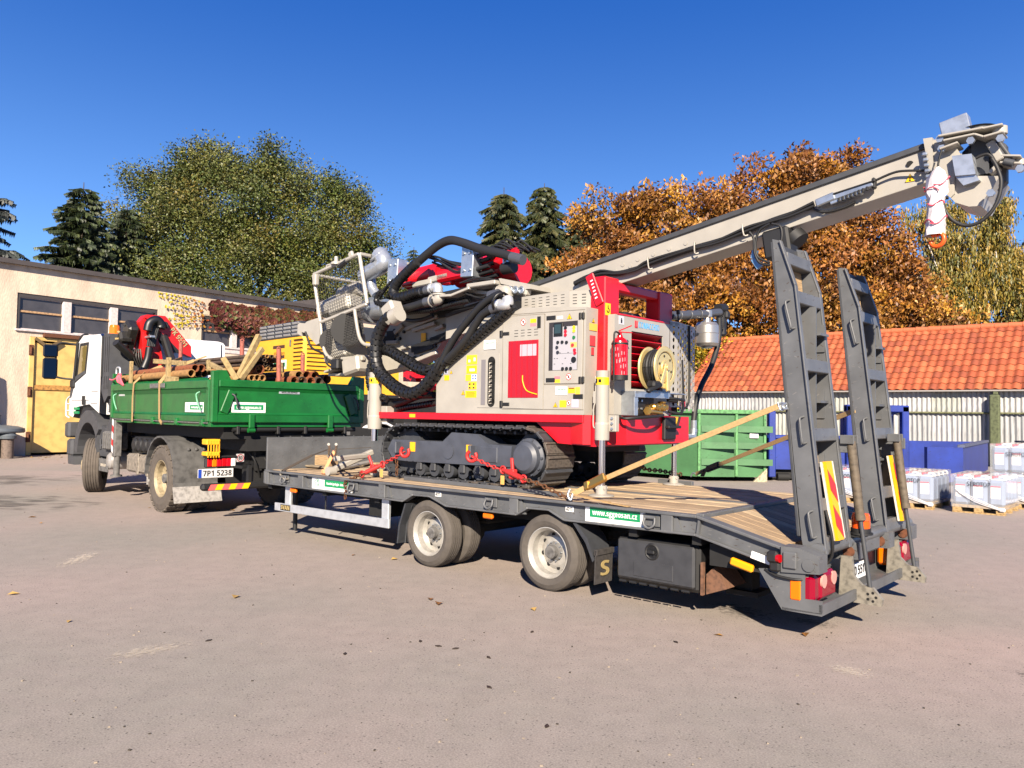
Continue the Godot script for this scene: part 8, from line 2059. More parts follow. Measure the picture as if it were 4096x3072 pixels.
	for e in [[Vector3(-2.428, 2.96, -0.72), Vector3(-2.335, 2.969, -0.72), Vector3(-2.336, 3.017, -0.72)], [Vector3(-1.351, 2.961, -0.72), Vector3(-1.271, 2.969, -0.72), Vector3(-1.27, 2.909, -0.72)]]:
		m.tube(sm(e, 4), 0.066, 14); m.cyl(e[0] - Vector3(0.02, 0, 0), e[0], 0.08, 14); m.cyl(e[2], e[2] + Vector3(0, 0.02, 0), 0.08, 14)
	m.box(Vector3(-2.952, 2.834, -0.55), Vector3(0.22, 0.26, 0.2), 0.03, Basis(Vector3.BACK, 0.5)); m.cyl(Vector3(-2.796, 2.752, -0.42), Vector3(-2.687, 2.793, -0.42), 0.1, 14)
	part(t, "beige_elbows", m, be).set_meta("kind", "stuff")
	m = M.new()
	for e in [[Vector3(-2.53, 3.123, -0.8), Vector3(-2.447, 3.132, -0.8), Vector3(-2.438, 3.069, -0.8)], [Vector3(-1.131, 2.773, -0.47), Vector3(-1.026, 2.772, -0.47), Vector3(-1.053, 2.835, -0.5)]]:
		m.tube(sm(e, 4), 0.06, 14); m.cyl(e[0] - Vector3(0.03, 0, 0), e[0], 0.07, 12)
	part(t, "steel_elbows", m, mats["alu"]).set_meta("kind", "stuff")
	m = M.new(); m.torus(Vector3(-1.122, 2.808, -0.47), Vector3(0.9, -0.4, 0.2), 0.1, 0.016, 18, 5)
	part(t, "hose_strap", m, mats["hose_wrap"])
	m = M.new(); m.prism([Vector2(-3.390, 2.180), Vector2(-3.204, 2.141), Vector2(-3.123, 2.017), Vector2(-3.385, 2.030)], -1.2, -1.1); m.bar(Vector3(-3.151, 2.087, -1.1), Vector3(-2.772, 2.097, -1.1), 0.2, 0.06); m.bar(Vector3(-2.942, 1.929, -1.1), Vector3(-2.769, 1.995, -1.1), 0.2, 0.06)
	part(t, "slew_bracket", m, mats["red"])

func compressor():
	var t := thing("air_compressor", "yellow louvred air compressor on a dark carrier behind the green tipper body", "compressor", Q, Vector3(-1.2, 0, -1.2))
	var ye: Material = mats["yellow_comp"]
	var m := M.new()
	m.x = Transform3D(Basis(Vector3(1, 0, 0), Vector3(0, 0, -1), Vector3(0, 1, 0)), Vector3.ZERO)
	m.prism([Vector2(-2.45, 0), Vector2(-0.08, 0), Vector2(0, 0.08), Vector2(0, 2.6), Vector2(-2.45, 2.6)], 2.05, 3.22)
	m.prism([Vector2(-2.43, 0.02), Vector2(-0.12, 0.02), Vector2(-0.06, 0.1), Vector2(-0.2, 2.5), Vector2(-2.43, 2.5)], 3.22, 3.33)
	m.x = Transform3D()
	part(t, "housing", m, ye)
	m = M.new(); m.bb(Vector3(-2.36, 3.33, -2.3), Vector3(-0.28, 3.70, -0.03), 0.02)
	var gr := part(t, "top_grille", m, pm("grille_dark", 44, 48, 56, 0.6))
	for i in 5:
		for j in 4:
			m = M.new(); m.box(Vector3(-2.13 + i * 0.42, 3.40 + j * 0.085, -0.02), Vector3(0.34, 0.05, 0.012), 0.004, Basis(Vector3.RIGHT, 0.5))
			part(gr, "louvre", m, mats["alu"])
	m = M.new()
	for y in [3.1, 2.86]: m.bb(Vector3(-1.52, y, -0.002), Vector3(-0.92, y + 0.075, 0.003))
	for j in 8:
		m.box(Vector3(-0.26, 2.585 + j * 0.096, 0.002), Vector3(0.42, 0.028, 0.006), 0.0)
		m.box(Vector3(0.002, 2.56 + j * 0.096, -0.33), Vector3(0.006, 0.028, 0.5), 0.0)
	part(t, "vent_slots", m, pm("slot_brown", 66, 34, 20, 0.8)).set_meta("kind", "stuff")
	m = M.new()
	for j in 8:
		m.box(Vector3(-0.26, 2.607 + j * 0.096, 0.012), Vector3(0.42, 0.02, 0.03), 0.006, Basis(Vector3.RIGHT, 0.4))
		m.box(Vector3(0.012, 2.582 + j * 0.096, -0.33), Vector3(0.03, 0.02, 0.5), 0.006, Basis(Vector3.BACK, -0.4))
	part(t, "vent_lips", m, ye).set_meta("kind", "stuff")
	text(t, "lettering", "Atlas Copco", Vector3(-1.2, 2.985, 0.003), 0.1, 0.56, Basis(), pm("brown_ink", 110, 72, 24, 0.6), false, "Droid Serif")
	m = M.new(); m.bb(Vector3(-1.5, 2.6, 0.0), Vector3(-0.81, 2.82, 0.006), 0.002)
	var sg := part(t, "web_sign", m, mats["white"])
	m = M.new(); m.bb(Vector3(-1.44, 2.66, 0.006), Vector3(-0.87, 2.76, 0.008))
	part(sg, "banner", m, mats["sign_green"])
	m = M.new(); m.bb(Vector3(-0.66, 3.12, 0.0), Vector3(-0.6, 3.28, 0.02), 0.01); m.bb(Vector3(-2.4, 3.2, 0.0), Vector3(-2.34, 3.26, 0.02), 0.01)
	part(t, "latch", m, mats["dusty_grey"])
	m = M.new()
	m.bb(Vector3(-2.5, 1.15, -2.6), Vector3(0.02, 2.05, -0.02)); m.bb(Vector3(-5.0, 0.9, -2.4), Vector3(0.3, 1.25, -0.2)); m.bb(Vector3(-0.4, 0.5, -1.3), Vector3(0.02, 1.2, -0.2)); m.bb(Vector3(0.0, 1.2, -5.0), Vector3(0.25, 2.0, -2.6))
	part(t, "carrier", m, mats["under"])
	m = M.new()
	for k in 3: m.box(Vector3(0.25 + 0.02 * k, 1.18, -0.4 - k * 0.28), Vector3(0.04, 0.2, 0.24), 0.01)
	part(t, "step_plates", m, mats["dusty_grey"]).set_meta("kind", "stuff")
	var wc := Vector3(0.22, 0.72, -1.95)
	m = M.new(); m.torus(wc, Vector3.RIGHT, 0.66, 0.035, 24, 6); m.lathe(wc - Vector3(0.25, 0, 0), Vector3.RIGHT, [[0.66, 0.0], [0.66, 0.25]], 24)
	part(t, "white_mudguard", m, mats["cab_white"])
	m = M.new(); m.x = Transform3D(Basis(Vector3.UP, PI / 2), wc); tyre(m, Vector3.ZERO, 0.55, 0.3, 0.3, 1.0, 4); m.lathe(Vector3.ZERO, Vector3.BACK, [[0.3, -0.03], [0.26, -0.1], [0.1, -0.06], [0.0, -0.06]], 20)
	part(t, "wheel", m, mats["rubber_dusty"])

func pipe(called: String, label: String, grp: String, a: Vector3, b: Vector3, r: float, mat: String):
	var d := (b - a).normalized()
	var m := M.new()
	m.lathe(a, d, [[r * 0.8, 0.02], [r * 0.8, 0.0], [r, 0.0], [r, a.distance_to(b)], [r * 0.82, a.distance_to(b)], [r * 0.8, a.distance_to(b) - 0.35], [0.0, a.distance_to(b) - 0.36]], 12)
	solo(called, m, mats[mat], label, "pipe", K, (a + b) * 0.5, grp)

func truck_load():
	var m := M.new()
	# five casing pipes along the near side board
	var e := [Vector3(-1.108, 2.176, -0.14), Vector3(-1.331, 2.186, -0.33), Vector3(-1.567, 2.202, -0.52), Vector3(-1.221, 2.262, -0.24), Vector3(-1.451, 2.279, -0.43)]
	var far: Vector3 = Vector3(-4.22, 2.164, -0.14)
	for k in 5:
		var p: Vector3 = e[k]
		pipe("casing_pipe", ["nearest tan casing pipe resting along the tipper side board", "tan casing pipe second in the bottom row by the side board", "casing pipe innermost of the bottom row of five", "rust brown casing pipe on top of the five, nearer the side", "rust brown casing pipe on top of the five, farther in"][k], "casing pipes along the tipper side", Vector3(far.x + 0.1 * k, p.y - 0.02, p.z), p, 0.062, "pipe_tan" if k < 3 else "pipe_rust")
	# thin drill rods in a bundle
	for k in 24:
		var row := int(k / 6)
		var col := k % 6
		var z := -0.78 - col * 0.085 - 0.04 * (row % 2)
		pipe("drill_rod", ["first", "second", "third", "fourth", "fifth", "sixth"][col] + " thin drill rod from the near side in the " + ["lowest", "second", "third", "top"][row] + " row of the bundle", "thin drill rods bundled on the load", Vector3(-3.4 + rng.randf_range(-0.1, 0.1), 2.27 + row * 0.062, z), Vector3(-0.45 + rng.randf_range(-0.12, 0.1), 2.27 + row * 0.062, z), 0.03, ["pipe_dark", "pipe_rust", "pipe_tan", "pipe_dark"][rng.randi_range(0, 3)])
	# large casings with open ends near the tail board
	var big := [[Vector3(-0.12, 2.175, -1.41), "pipe_tan"], [Vector3(-0.12, 2.182, -1.543), "pipe_rust"], [Vector3(-0.12, 2.178, -1.685), "pipe_rust"], [Vector3(-0.12, 2.138, -1.896), "pipe_rust"], [Vector3(-0.1, 2.085, -1.327), "pipe_rust"], [Vector3(-0.1, 2.087, -1.46), "pipe_dark"], [Vector3(-0.1, 2.089, -1.605), "pipe_rust"], [Vector3(-0.1, 2.092, -1.753), "pipe_dark"], [Vector3(-0.4, 2.252, -0.902), "pipe_rust"]]
	var words := ["leftmost of the upper row of wide rusty casings at the tail", "second of the upper row of wide rusty casings at the tail", "third of the upper row of wide rusty casings at the tail", "wide casing lying lowest at the right end of the tail load", "leftmost wide casing half hidden behind the tail board edge", "second wide casing half hidden behind the tail board edge", "third wide casing half hidden behind the tail board edge", "fourth wide casing half hidden behind the tail board edge", "short orange brown casing lying under the drill rods"]
	for k in big.size():
		var p: Vector3 = big[k][0]
		pipe("wide_casing", words[k], "wide casings at the tail board", p + Vector3(-1.6, 0.0, 0), p, 0.075, big[k][1])
	for k in 3: pipe("small_pipe", ["leftmost small tan pipe end beside the trestle", "middle small tan pipe end beside the trestle", "right small tan pipe end beside the trestle"][k], "small pipes behind the tail board", [Vector3(-0.15, 2.105, -0.663), Vector3(-0.15, 2.113, -0.746), Vector3(-0.15, 2.112, -0.83)][k] + Vector3(-1.5, 0, 0), [Vector3(-0.15, 2.105, -0.663), Vector3(-0.15, 2.113, -0.746), Vector3(-0.15, 2.112, -0.83)][k], 0.05, "pipe_tan")
	# red-brown stanchions with slotted tops
	var st := [[Vector3(-0.03, 2.066, -1.028), Vector3(-0.03, 2.551, -1.014), "rust red stanchion standing at the middle of the tail board"], [Vector3(-0.9, 2.264, -1.89), Vector3(-0.9, 2.56, -1.889), "rust red stanchion in front of the yellow louvres"], [Vector3(-1.2, 2.5, -0.973), Vector3(-1.2, 2.737, -0.972), "rust red stanchion rising behind the drill rods"], [Vector3(-3.58, 2.484, -0.9), Vector3(-3.579, 2.838, -0.9), "rust red stanchion by the crane boom"]]
	for s in st:
		m = M.new(); m.cyl(s[0], s[1], 0.035, 10); m.torus(s[1], Vector3.RIGHT, 0.028, 0.012, 10, 5)
		solo("stanchion", m, pm("stanchion_red", 176, 98, 82, 0.75, 0.0, "heavy", 3.0), s[2], "stanchion", K, s[0], "stanchions on the tipper")
	# timber: posts, blocks, crossed scantlings
	var tb := [[Vector3(-3.561, 2.053, -0.05), Vector3(-3.552, 2.446, -0.05), 0.075, 0.05, "upright timber stake at the front of the side board"], [Vector3(-1.842, 2.103, -0.06), Vector3(-1.844, 2.441, -0.06), 0.09, 0.06, "upright timber stake at the middle of the side board"], [Vector3(-1.88, 2.098, -0.05), Vector3(-1.449, 2.079, -0.05), 0.09, 0.07, "short timber block lying on the side board rim"], [Vector3(-0.25, 2.067, -0.483), Vector3(-0.4, 2.766, -0.872), 0.09, 0.07, "long scantling leaning steeply beyond the tail board"], [Vector3(-0.2, 2.072, -0.503), Vector3(-0.35, 2.569, -0.909), 0.08, 0.06, "shorter scantling leaning beside the long one"], [Vector3(-0.2, 2.065, -0.45), Vector3(-0.3, 2.39, -0.276), 0.08, 0.06, "greenish scantling leaning the other way"], [Vector3(-3.454, 2.462, -0.4), Vector3(-2.056, 2.373, -0.4), 0.08, 0.05, "flat timber lath across the crane foot"], [Vector3(-1.375, 2.409, -0.5), Vector3(-1.326, 2.229, -0.5), 0.07, 0.05, "timber stake behind the corner post"], [Vector3(-0.3, 2.369, -1.204), Vector3(-0.3, 2.215, -1.214), 0.06, 0.05, "short stake behind the tail stanchion"], [Vector3(-0.937, 2.325, -0.35), Vector3(-0.2, 2.176, -0.268), 0.07, 0.05, "scantling sloping down over the corner post"]]
	for b in tb:
		m = M.new(); m.bar(b[0], b[1], b[3], b[2], 0.006)
		solo("timber", m, pm("old_timber", 176, 152, 104, 0.9, 0.0, "heavy", 2.0), b[4], "timber", K, b[0], "timber on the tipper load")
	# straps over the load
	var sp := [[Vector3(-3.178, 1.401, 0.03), Vector3(-3.194, 1.809, 0.03), Vector3(-3.14, 2.048, 0.035), Vector3(-3.101, 2.151, -0.05), Vector3(-3.281, 2.249, -0.2), Vector3(-3.103, 2.411, -0.5), Vector3(-3.542, 2.551, -0.9)], [Vector3(-1.811, 1.399, 0.03), Vector3(-1.924, 1.457, 0.03), Vector3(-1.955, 1.803, 0.03), Vector3(-1.953, 2.032, 0.035), Vector3(-1.872, 2.162, -0.04), Vector3(-2.809, 2.336, -0.5)], [Vector3(-2.78, 2.335, -0.5), Vector3(-2.457, 2.452, -0.7), Vector3(-2.428, 2.538, -0.9)]]
	var sl := ["tan strap over the front half of the tipper side board", "tan strap over the middle of the tipper side with a blue end", "tan strap running over the top of the pipes"]
	for k in 3:
		m = M.new()
		var q: Array = sp[k]
		for i in q.size() - 1: m.bar(q[i], (q[i + 1] as Vector3).lerp(q[i], -0.01), 0.008 if i > 2 else 0.055, 0.05 if i > 2 else 0.006, 0.0, Vector3.BACK if i <= 2 else Vector3.UP)
		solo("load_strap", m, mats["strap"], sl[k], "strap", K, q[0], "straps on the tipper")
	m = M.new()
	for k in 7: m.tube(sm([Vector3(-4.048, 2.227, 0) + Vector3(0.02 * k, 0.01 * (k % 2), 0), Vector3(-4.045, 2.159, 0.03) + Vector3(0.03 * k, 0, 0), Vector3(-4.001, 2.08, 0.02) + Vector3(0.05 * k, -0.01 * k, 0)], 4), 0.016, 5)
	m.tube(sm([Vector3(-4.46, 2.146, 0.02), Vector3(-4.317, 2.131, 0.02), Vector3(-4.112, 2.161, 0.02), Vector3(-3.984, 2.236, 0.02), Vector3(-3.846, 2.199, 0.02)], 4), 0.014, 5)
	solo("pink_rope", m, pm("pink", 214, 96, 112, 0.8), "pink rope knotted at the front corner of the tipper body", "rope", K, Vector3(-4.048, 2.227, 0))

func yard_things():
	var m := M.new()
	# green skip
	var t := thing("green_skip", "green ribbed waste skip behind the trailer deck", "skip", W, Vector3(4.75, 0, -20.3))
	var g: Material = mats["skip_green"]
	m.x = Transform3D(Basis(Vector3(1, 0, 0), Vector3(0, 0, -1), Vector3(0, 1, 0)), Vector3.ZERO)
	m.prism([Vector2(4.75, 20.3), Vector2(6.52, 20.5), Vector2(6.9, 24.0), Vector2(3.6, 24.0), Vector2(2.7, 22.2)], 0.12, 1.74)
	m.x = Transform3D()
	part(t, "body", m, g)
	m = M.new(); m.bar(Vector3(4.7, 1.78, -20.27), Vector3(6.55, 1.78, -20.47), 0.12, 0.1, 0.01); m.bar(Vector3(4.72, 1.78, -20.27), Vector3(2.7, 1.78, -22.2), 0.12, 0.1, 0.01)
	part(t, "top_rail", m, pm("skip_green_light", 96, 158, 96, 0.6, 0.0, "heavy", 1.5))
	for x in [4.77, 5.75, 6.5]:
		m = M.new(); m.box(Vector3(x, 0.93, -20.3 - (x - 4.75) * 0.113 + 0.03), Vector3(0.07, 1.6, 0.08), 0.012)
		part(t, "post", m, mats["skip_green_light"])
	for k in 3:
		for s in 2:
			m = M.new()
			var xa := 4.84 + s * 0.96
			m.x = Transform3D(Basis(Vector3.UP, -0.113), Vector3(xa, 0.42 + k * 0.42, -20.3 - (xa - 4.75) * 0.113))
			m.prism([Vector2(0, 0), Vector2(0.86, 0), Vector2(0.86, 0.16), Vector2(0, 0.16)], 0.0, 0.03)
			part(t, "rib", m, g)
	m = M.new(); m.bb(Vector3(6.1, 1.12, -20.43), Vector3(6.32, 1.24, -20.41))
	part(t, "label", m, mats["white"])
	m = M.new(); m.prism([Vector2(6.2, 0.0), Vector2(6.55, 0.0), Vector2(6.55, 0.35)], -20.5, -20.42)
	part(t, "foot", m, pm("skip_foot", 190, 178, 150, 0.8, 0.0, "heavy", 2.0))
	# blue hook-lift skips
	var b: Material = mats["skip_blue"]
	t = thing("blue_skip", "tall blue skip with hook frame between green skip and pallets", "skip", W, Vector3(8.4, 0, -21.2))
	m = M.new(); m.bb(Vector3(6.75, 0.3, -23.5), Vector3(10.2, 1.15, -20.95))
	part(t, "body", m, b)
	m = M.new()
	for x in [6.72, 8.75, 10.2]: m.bb(Vector3(x, 0.1, -21.0), Vector3(x + 0.18, 1.82 if x < 7 else 2.0, -20.8), 0.02);
	m.bb(Vector3(8.75, 1.84, -21.02), Vector3(10.38, 2.02, -20.8), 0.02); m.bb(Vector3(6.7, 1.1, -20.98), Vector3(10.2, 1.2, -20.84), 0.02)
	part(t, "frame", m, b)
	m = M.new(); m.bb(Vector3(8.9, 0.2, -21.6), Vector3(10.25, 1.84, -21.4)); m.prism([Vector2(8.93, 1.6), Vector2(9.5, 1.55), Vector2(10.2, 1.84), Vector2(8.93, 1.84)], -21.4, -20.95)
	part(t, "end_wall", m, b)
	m = M.new(); m.bb(Vector3(6.9, 0.05, -23), Vector3(10, 0.3, -21.1)); m.cyl(Vector3(7.0, 0.1, -21.0), Vector3(7.3, 0.1, -21.0), 0.1, 12)
	part(t, "skid", m, mats["under"])
	m = M.new(); m.bb(Vector3(7.95, 0.5, -20.948), Vector3(8.1, 0.62, -20.94))
	part(t, "label", m, mats["white"])
	t = thing("blue_skip", "low open blue skip behind the shrink wrapped pallets", "skip", W, Vector3(12, 0, -23))
	m = M.new()
	m.bb(Vector3(10.45, 0.1, -20.2), Vector3(11.35, 0.97, -20.05)); m.bb(Vector3(10.45, 0.1, -25.9), Vector3(15.4, 0.98, -25.8)); m.bar(Vector3(11.32, 0.52, -20.1), Vector3(15.35, 0.52, -25.8), 0.1, 0.86)
	m.bb(Vector3(10.45, 0.1, -25.8), Vector3(11.3, 0.2, -20.2))
	part(t, "body", m, b)
	m = M.new(); m.bar(Vector3(11.32, 1.0, -20.1), Vector3(15.35, 1.0, -25.8), 0.16, 0.08, 0.01)
	part(t, "rim", m, pm("rim_blue", 92, 100, 128, 0.7, 0.0, "heavy", 2.0))
	# pallets of canisters wrapped in film
	var PB := Basis(Vector3.UP, deg_to_rad(-42.0))
	var pal0: Node3D
	var jug0: Node3D
	var spots := [[Vector3(6.28, 0, -16.0), "leftmost wooden pallet, seen between the two ramps", "leftmost pallet, between the ramps"], [Vector3(7.1, 0, -15.15), "wooden pallet just right of the far ramp", "pallet just right of the far ramp"], [Vector3(7.95, 0, -14.4), "grey wooden pallet at the right, nearest the frame edge", "right pallet"], [Vector3(9.2, 0, -15.3), "wooden pallet at the back right under two layers of canisters", "back right pallet"]]
	for k in 4:
		var fr := Transform3D(PB, spots[k][0])
		if k == 0:
			pal0 = thing("pallet", spots[k][1], "pallet", fr, Vector3.ZERO, "pallets by the shed")
			for i in 5:
				m = M.new(); m.bb(Vector3(0, 0.122, -1.2 + i * 0.265), Vector3(0.82, 0.144, -1.2 + i * 0.265 + 0.14), 0.004)
				part(pal0, "plank", m, pm("pallet_wood", 190, 158, 108, 0.9, 0.0, "heavy", 3.0))
			for i in 3:
				for j in 3:
					m = M.new(); m.bb(Vector3(0.0 + i * 0.34, 0.02, -1.2 + j * 0.54), Vector3(0.14 + i * 0.34, 0.1, -1.08 + j * 0.54), 0.005)
					part(pal0, "block", m, mats["pallet_wood"])
			for i in 3:
				m = M.new(); m.bb(Vector3(0, 0.1, -1.2 + i * 0.54), Vector3(0.82, 0.122, -1.08 + i * 0.54)); m.bb(Vector3(0, 0, -1.2 + i * 0.54), Vector3(0.82, 0.02, -1.08 + i * 0.54))
				part(pal0, "stringer", m, mats["pallet_wood"])
		else:
			var d := pal0.duplicate()
			d.name = num("pallet"); add_child(d); d.transform = fr; tag(d, spots[k][1], "pallet", "pallets by the shed")
		for lay in (2 if k == 3 else 1):
			for i in 3:
				for j in 4:
					var at := Vector3(0.14 + i * 0.275, 0.145 + lay * 0.535, -0.15 - j * 0.295)
					var lb: String = "bluish canister, " + ["front", "second", "third", "rear"][j] + " row " + ["left", "middle", "right"][i] + [", on the ", ", upper layer on the "][lay] + String(spots[k][2])
					if jug0 == null:
						jug0 = thing("canister", lb, "canister", fr, at, "canisters on the pallets")
						off.erase(jug0)
						m = M.new(); m.box(Vector3(0, 0.23, 0), Vector3(0.26, 0.46, 0.28), 0.045); m.lathe(Vector3(0, 0.45, 0), Vector3.UP, [[0.1, 0.0], [0.07, 0.05], [0.0, 0.05]], 10)
						part(jug0, "body", m, pm("canister_blue", 142, 158, 186, 0.35, 0.0, "soft", 1.0))
						m = M.new(); m.cyl(Vector3(-0.06, 0.47, 0.02), Vector3(-0.06, 0.53, 0.02), 0.036, 10)
						part(jug0, "cap", m, pm("cap_red", 206, 30, 70, 0.4))
						m = M.new(); m.tube(sm([Vector3(0.02, 0.47, 0.0), Vector3(0.03, 0.515, 0.0), Vector3(0.11, 0.515, 0.0), Vector3(0.12, 0.46, 0.0)], 4), 0.022, 6)
						m.bb(Vector3(-0.1, 0.455, -0.1), Vector3(0.12, 0.48, 0.1), 0.012)
						part(jug0, "handle", m, mats["white"])
						m = M.new(); m.ink(232, 230, 228); m.bb(Vector3(-0.085, 0.14, 0.14), Vector3(0.065, 0.36, 0.142)); m.ink(206, 60, 90); m.bb(Vector3(-0.085, 0.335, 0.142), Vector3(0.065, 0.36, 0.143))
						part(jug0, "label", m, mats["sticker"])
					else:
						var d := jug0.duplicate()
						d.name = num("canister"); add_child(d)
						d.transform = fr * Transform3D(Basis(Vector3.UP, rng.randf_range(-0.03, 0.03)), at)
						tag(d, lb, "canister", "canisters on the pallets")
		m = M.new()
		var top := 1.21 if k == 3 else 0.68
		m.x = Transform3D()
		m.q(Vector3(-0.01, 0.1, 0.005), Vector3(0.83, 0.1, 0.005), Vector3(0.84, top, 0.01), Vector3(-0.02, top, 0.01)); m.q(Vector3(0.83, 0.1, 0.005), Vector3(0.83, 0.1, -1.2), Vector3(0.84, top, -1.2), Vector3(0.84, top, 0.01)); m.q(Vector3(-0.02, top, 0.01), Vector3(0.84, top, 0.01), Vector3(0.84, top + 0.01, -1.2), Vector3(-0.02, top + 0.01, -1.2)); m.q(Vector3(-0.02, 0.1, 0.0), Vector3(-0.02, 0.1, -1.2), Vector3(-0.02, top, -1.2), Vector3(-0.02, top, 0.01))
		var fm := pm("film", 235, 238, 245, 0.12)
		fm.transparency = BaseMaterial3D.TRANSPARENCY_ALPHA; fm.albedo_color.a = 0.2
		var fl := solo("shrink_film", m, fm, "clear shrink film wrapped round the canisters on the " + String(spots[k][2]), "film", fr, Vector3(0.4, 0, -0.6), "film on the pallets")
		m = M.new()
		for i in 3: m.tube(sm([Vector3(0.05 + i * 0.03, 0.42 - 0.03 * i, 0.02), Vector3(0.35, 0.28 - 0.03 * i, 0.03), Vector3(0.62, 0.17 - 0.02 * i, 0.03), Vector3(0.8, 0.1 - 0.01 * i, 0.03)], 4), 0.006, 5)
		m.box(Vector3(0.78, 0.1, 0.02), Vector3(0.1, 0.07, 0.05), 0.02)
		part(fl, "twisted_fold", m, pm("film_fold", 224, 224, 228, 0.3)).position = Vector3(-0.4, 0, 0.6)
		text(fl, "handwriting", "SEROTOP", Vector3(0.02, 0.52 + (0.5 if k == 3 else 0.0), 0.616), 0.075, 0.36, Basis(), pm("pen", 50, 54, 66, 0.6), false)
	t = thing("plastic_drum", "black plastic drum cut by the right edge behind the pallets", "drum", W, Vector3(10.9, 0, -16.6))
	m = M.new(); m.lathe(Vector3(10.9, 0, -16.6), Vector3.UP, [[0.0, 0.0], [0.34, 0.0], [0.36, 0.4], [0.38, 0.42], [0.38, 0.46], [0.36, 0.5], [0.35, 1.1], [0.37, 1.12], [0.36, 1.2], [0.0, 1.2]], 20)
	part(t, "body", m, mats["black"])
	m = M.new(); m.cyl(Vector3(10.9, 1.2, -16.6), Vector3(10.9, 1.24, -16.6), 0.37, 20)
	part(t, "lid", m, pm("lid_grey", 70, 72, 78, 0.5))
	# something dark off-frame at the left throws the shadow on the wall
	m = M.new(); m.bb(Vector3(-16.9, 0, -24.6), Vector3(-16.2, 2.9, -23.4), 0.05)
	t = thing("steel_cabinet", "tall dark steel cabinet standing just beyond the left edge", "cabinet", W, Vector3(-17.2, 0, -23.6))
	m = M.new(); m.bb(Vector3(-18.0, 0, -24.2), Vector3(-16.55, 3.5, -23.0), 0.03)
	part(t, "body", m, mats["steel_dark"])

func chain(m: M, p: PackedVector3Array, l: float, w: float, r: float):
	var q := cut(p, l)
	for i in q.size() - 1:
		var d := (q[i + 1] - q[i]).normalized()
		var s := d.cross(Vector3.UP).normalized()
		m.link(q[i], q[i + 1], w, r, s if i % 2 == 0 else d.cross(s))

func binder(called: String, label: String, hook_at: Array, red_a: Vector3, red_b: Vector3, tail: Array, lever: Array):
	var t := thing(called, label, "lashing chain", T, hook_at[0], "lashing chains on the near track")
	var m := M.new()
	chain(m, sm(hook_at, 4), 0.045, 0.017, 0.007)
	part(t, "hook_chain", m, mats["chain_red"]).set_meta("kind", "stuff")
	m = M.new(); m.torus(hook_at[0], Vector3(0.3, 0, 1), 0.055, 0.02, 12, 6, -1.0, 3.8)
	part(t, "grab_hook", m, mats["chain_red"])
	m = M.new(); m.cyl(red_a, red_b, 0.021, 10); m.cyl(red_a.lerp(red_b, 0.2), red_a.lerp(red_b, 0.8), 0.027, 10); m.torus(red_a, Vector3.BACK, 0.035, 0.012, 10, 5); m.torus(red_b, Vector3.BACK, 0.035, 0.012, 10, 5)
	part(t, "turnbuckle", m, mats["chain_red"])
	m = M.new(); m.bar(lever[0], lever[1], 0.03, 0.035, 0.008)
	m.box(lever[0], Vector3(0.07, 0.1, 0.07), 0.012)
	part(t, "ratchet_lever", m, mats["chain_red"])
	m = M.new(); chain(m, sm(tail, 4), 0.048, 0.018, 0.0075)
	part(t, "tail_chain", m, mats["rust_chain"]).set_meta("kind", "stuff")
	m = M.new(); m.box(red_a + Vector3(0.02, -0.1, 0.03), Vector3(0.05, 0.09, 0.005), 0.002)
	part(t, "tag", m, pm("tag_yellow", 206, 160, 84, 0.7))

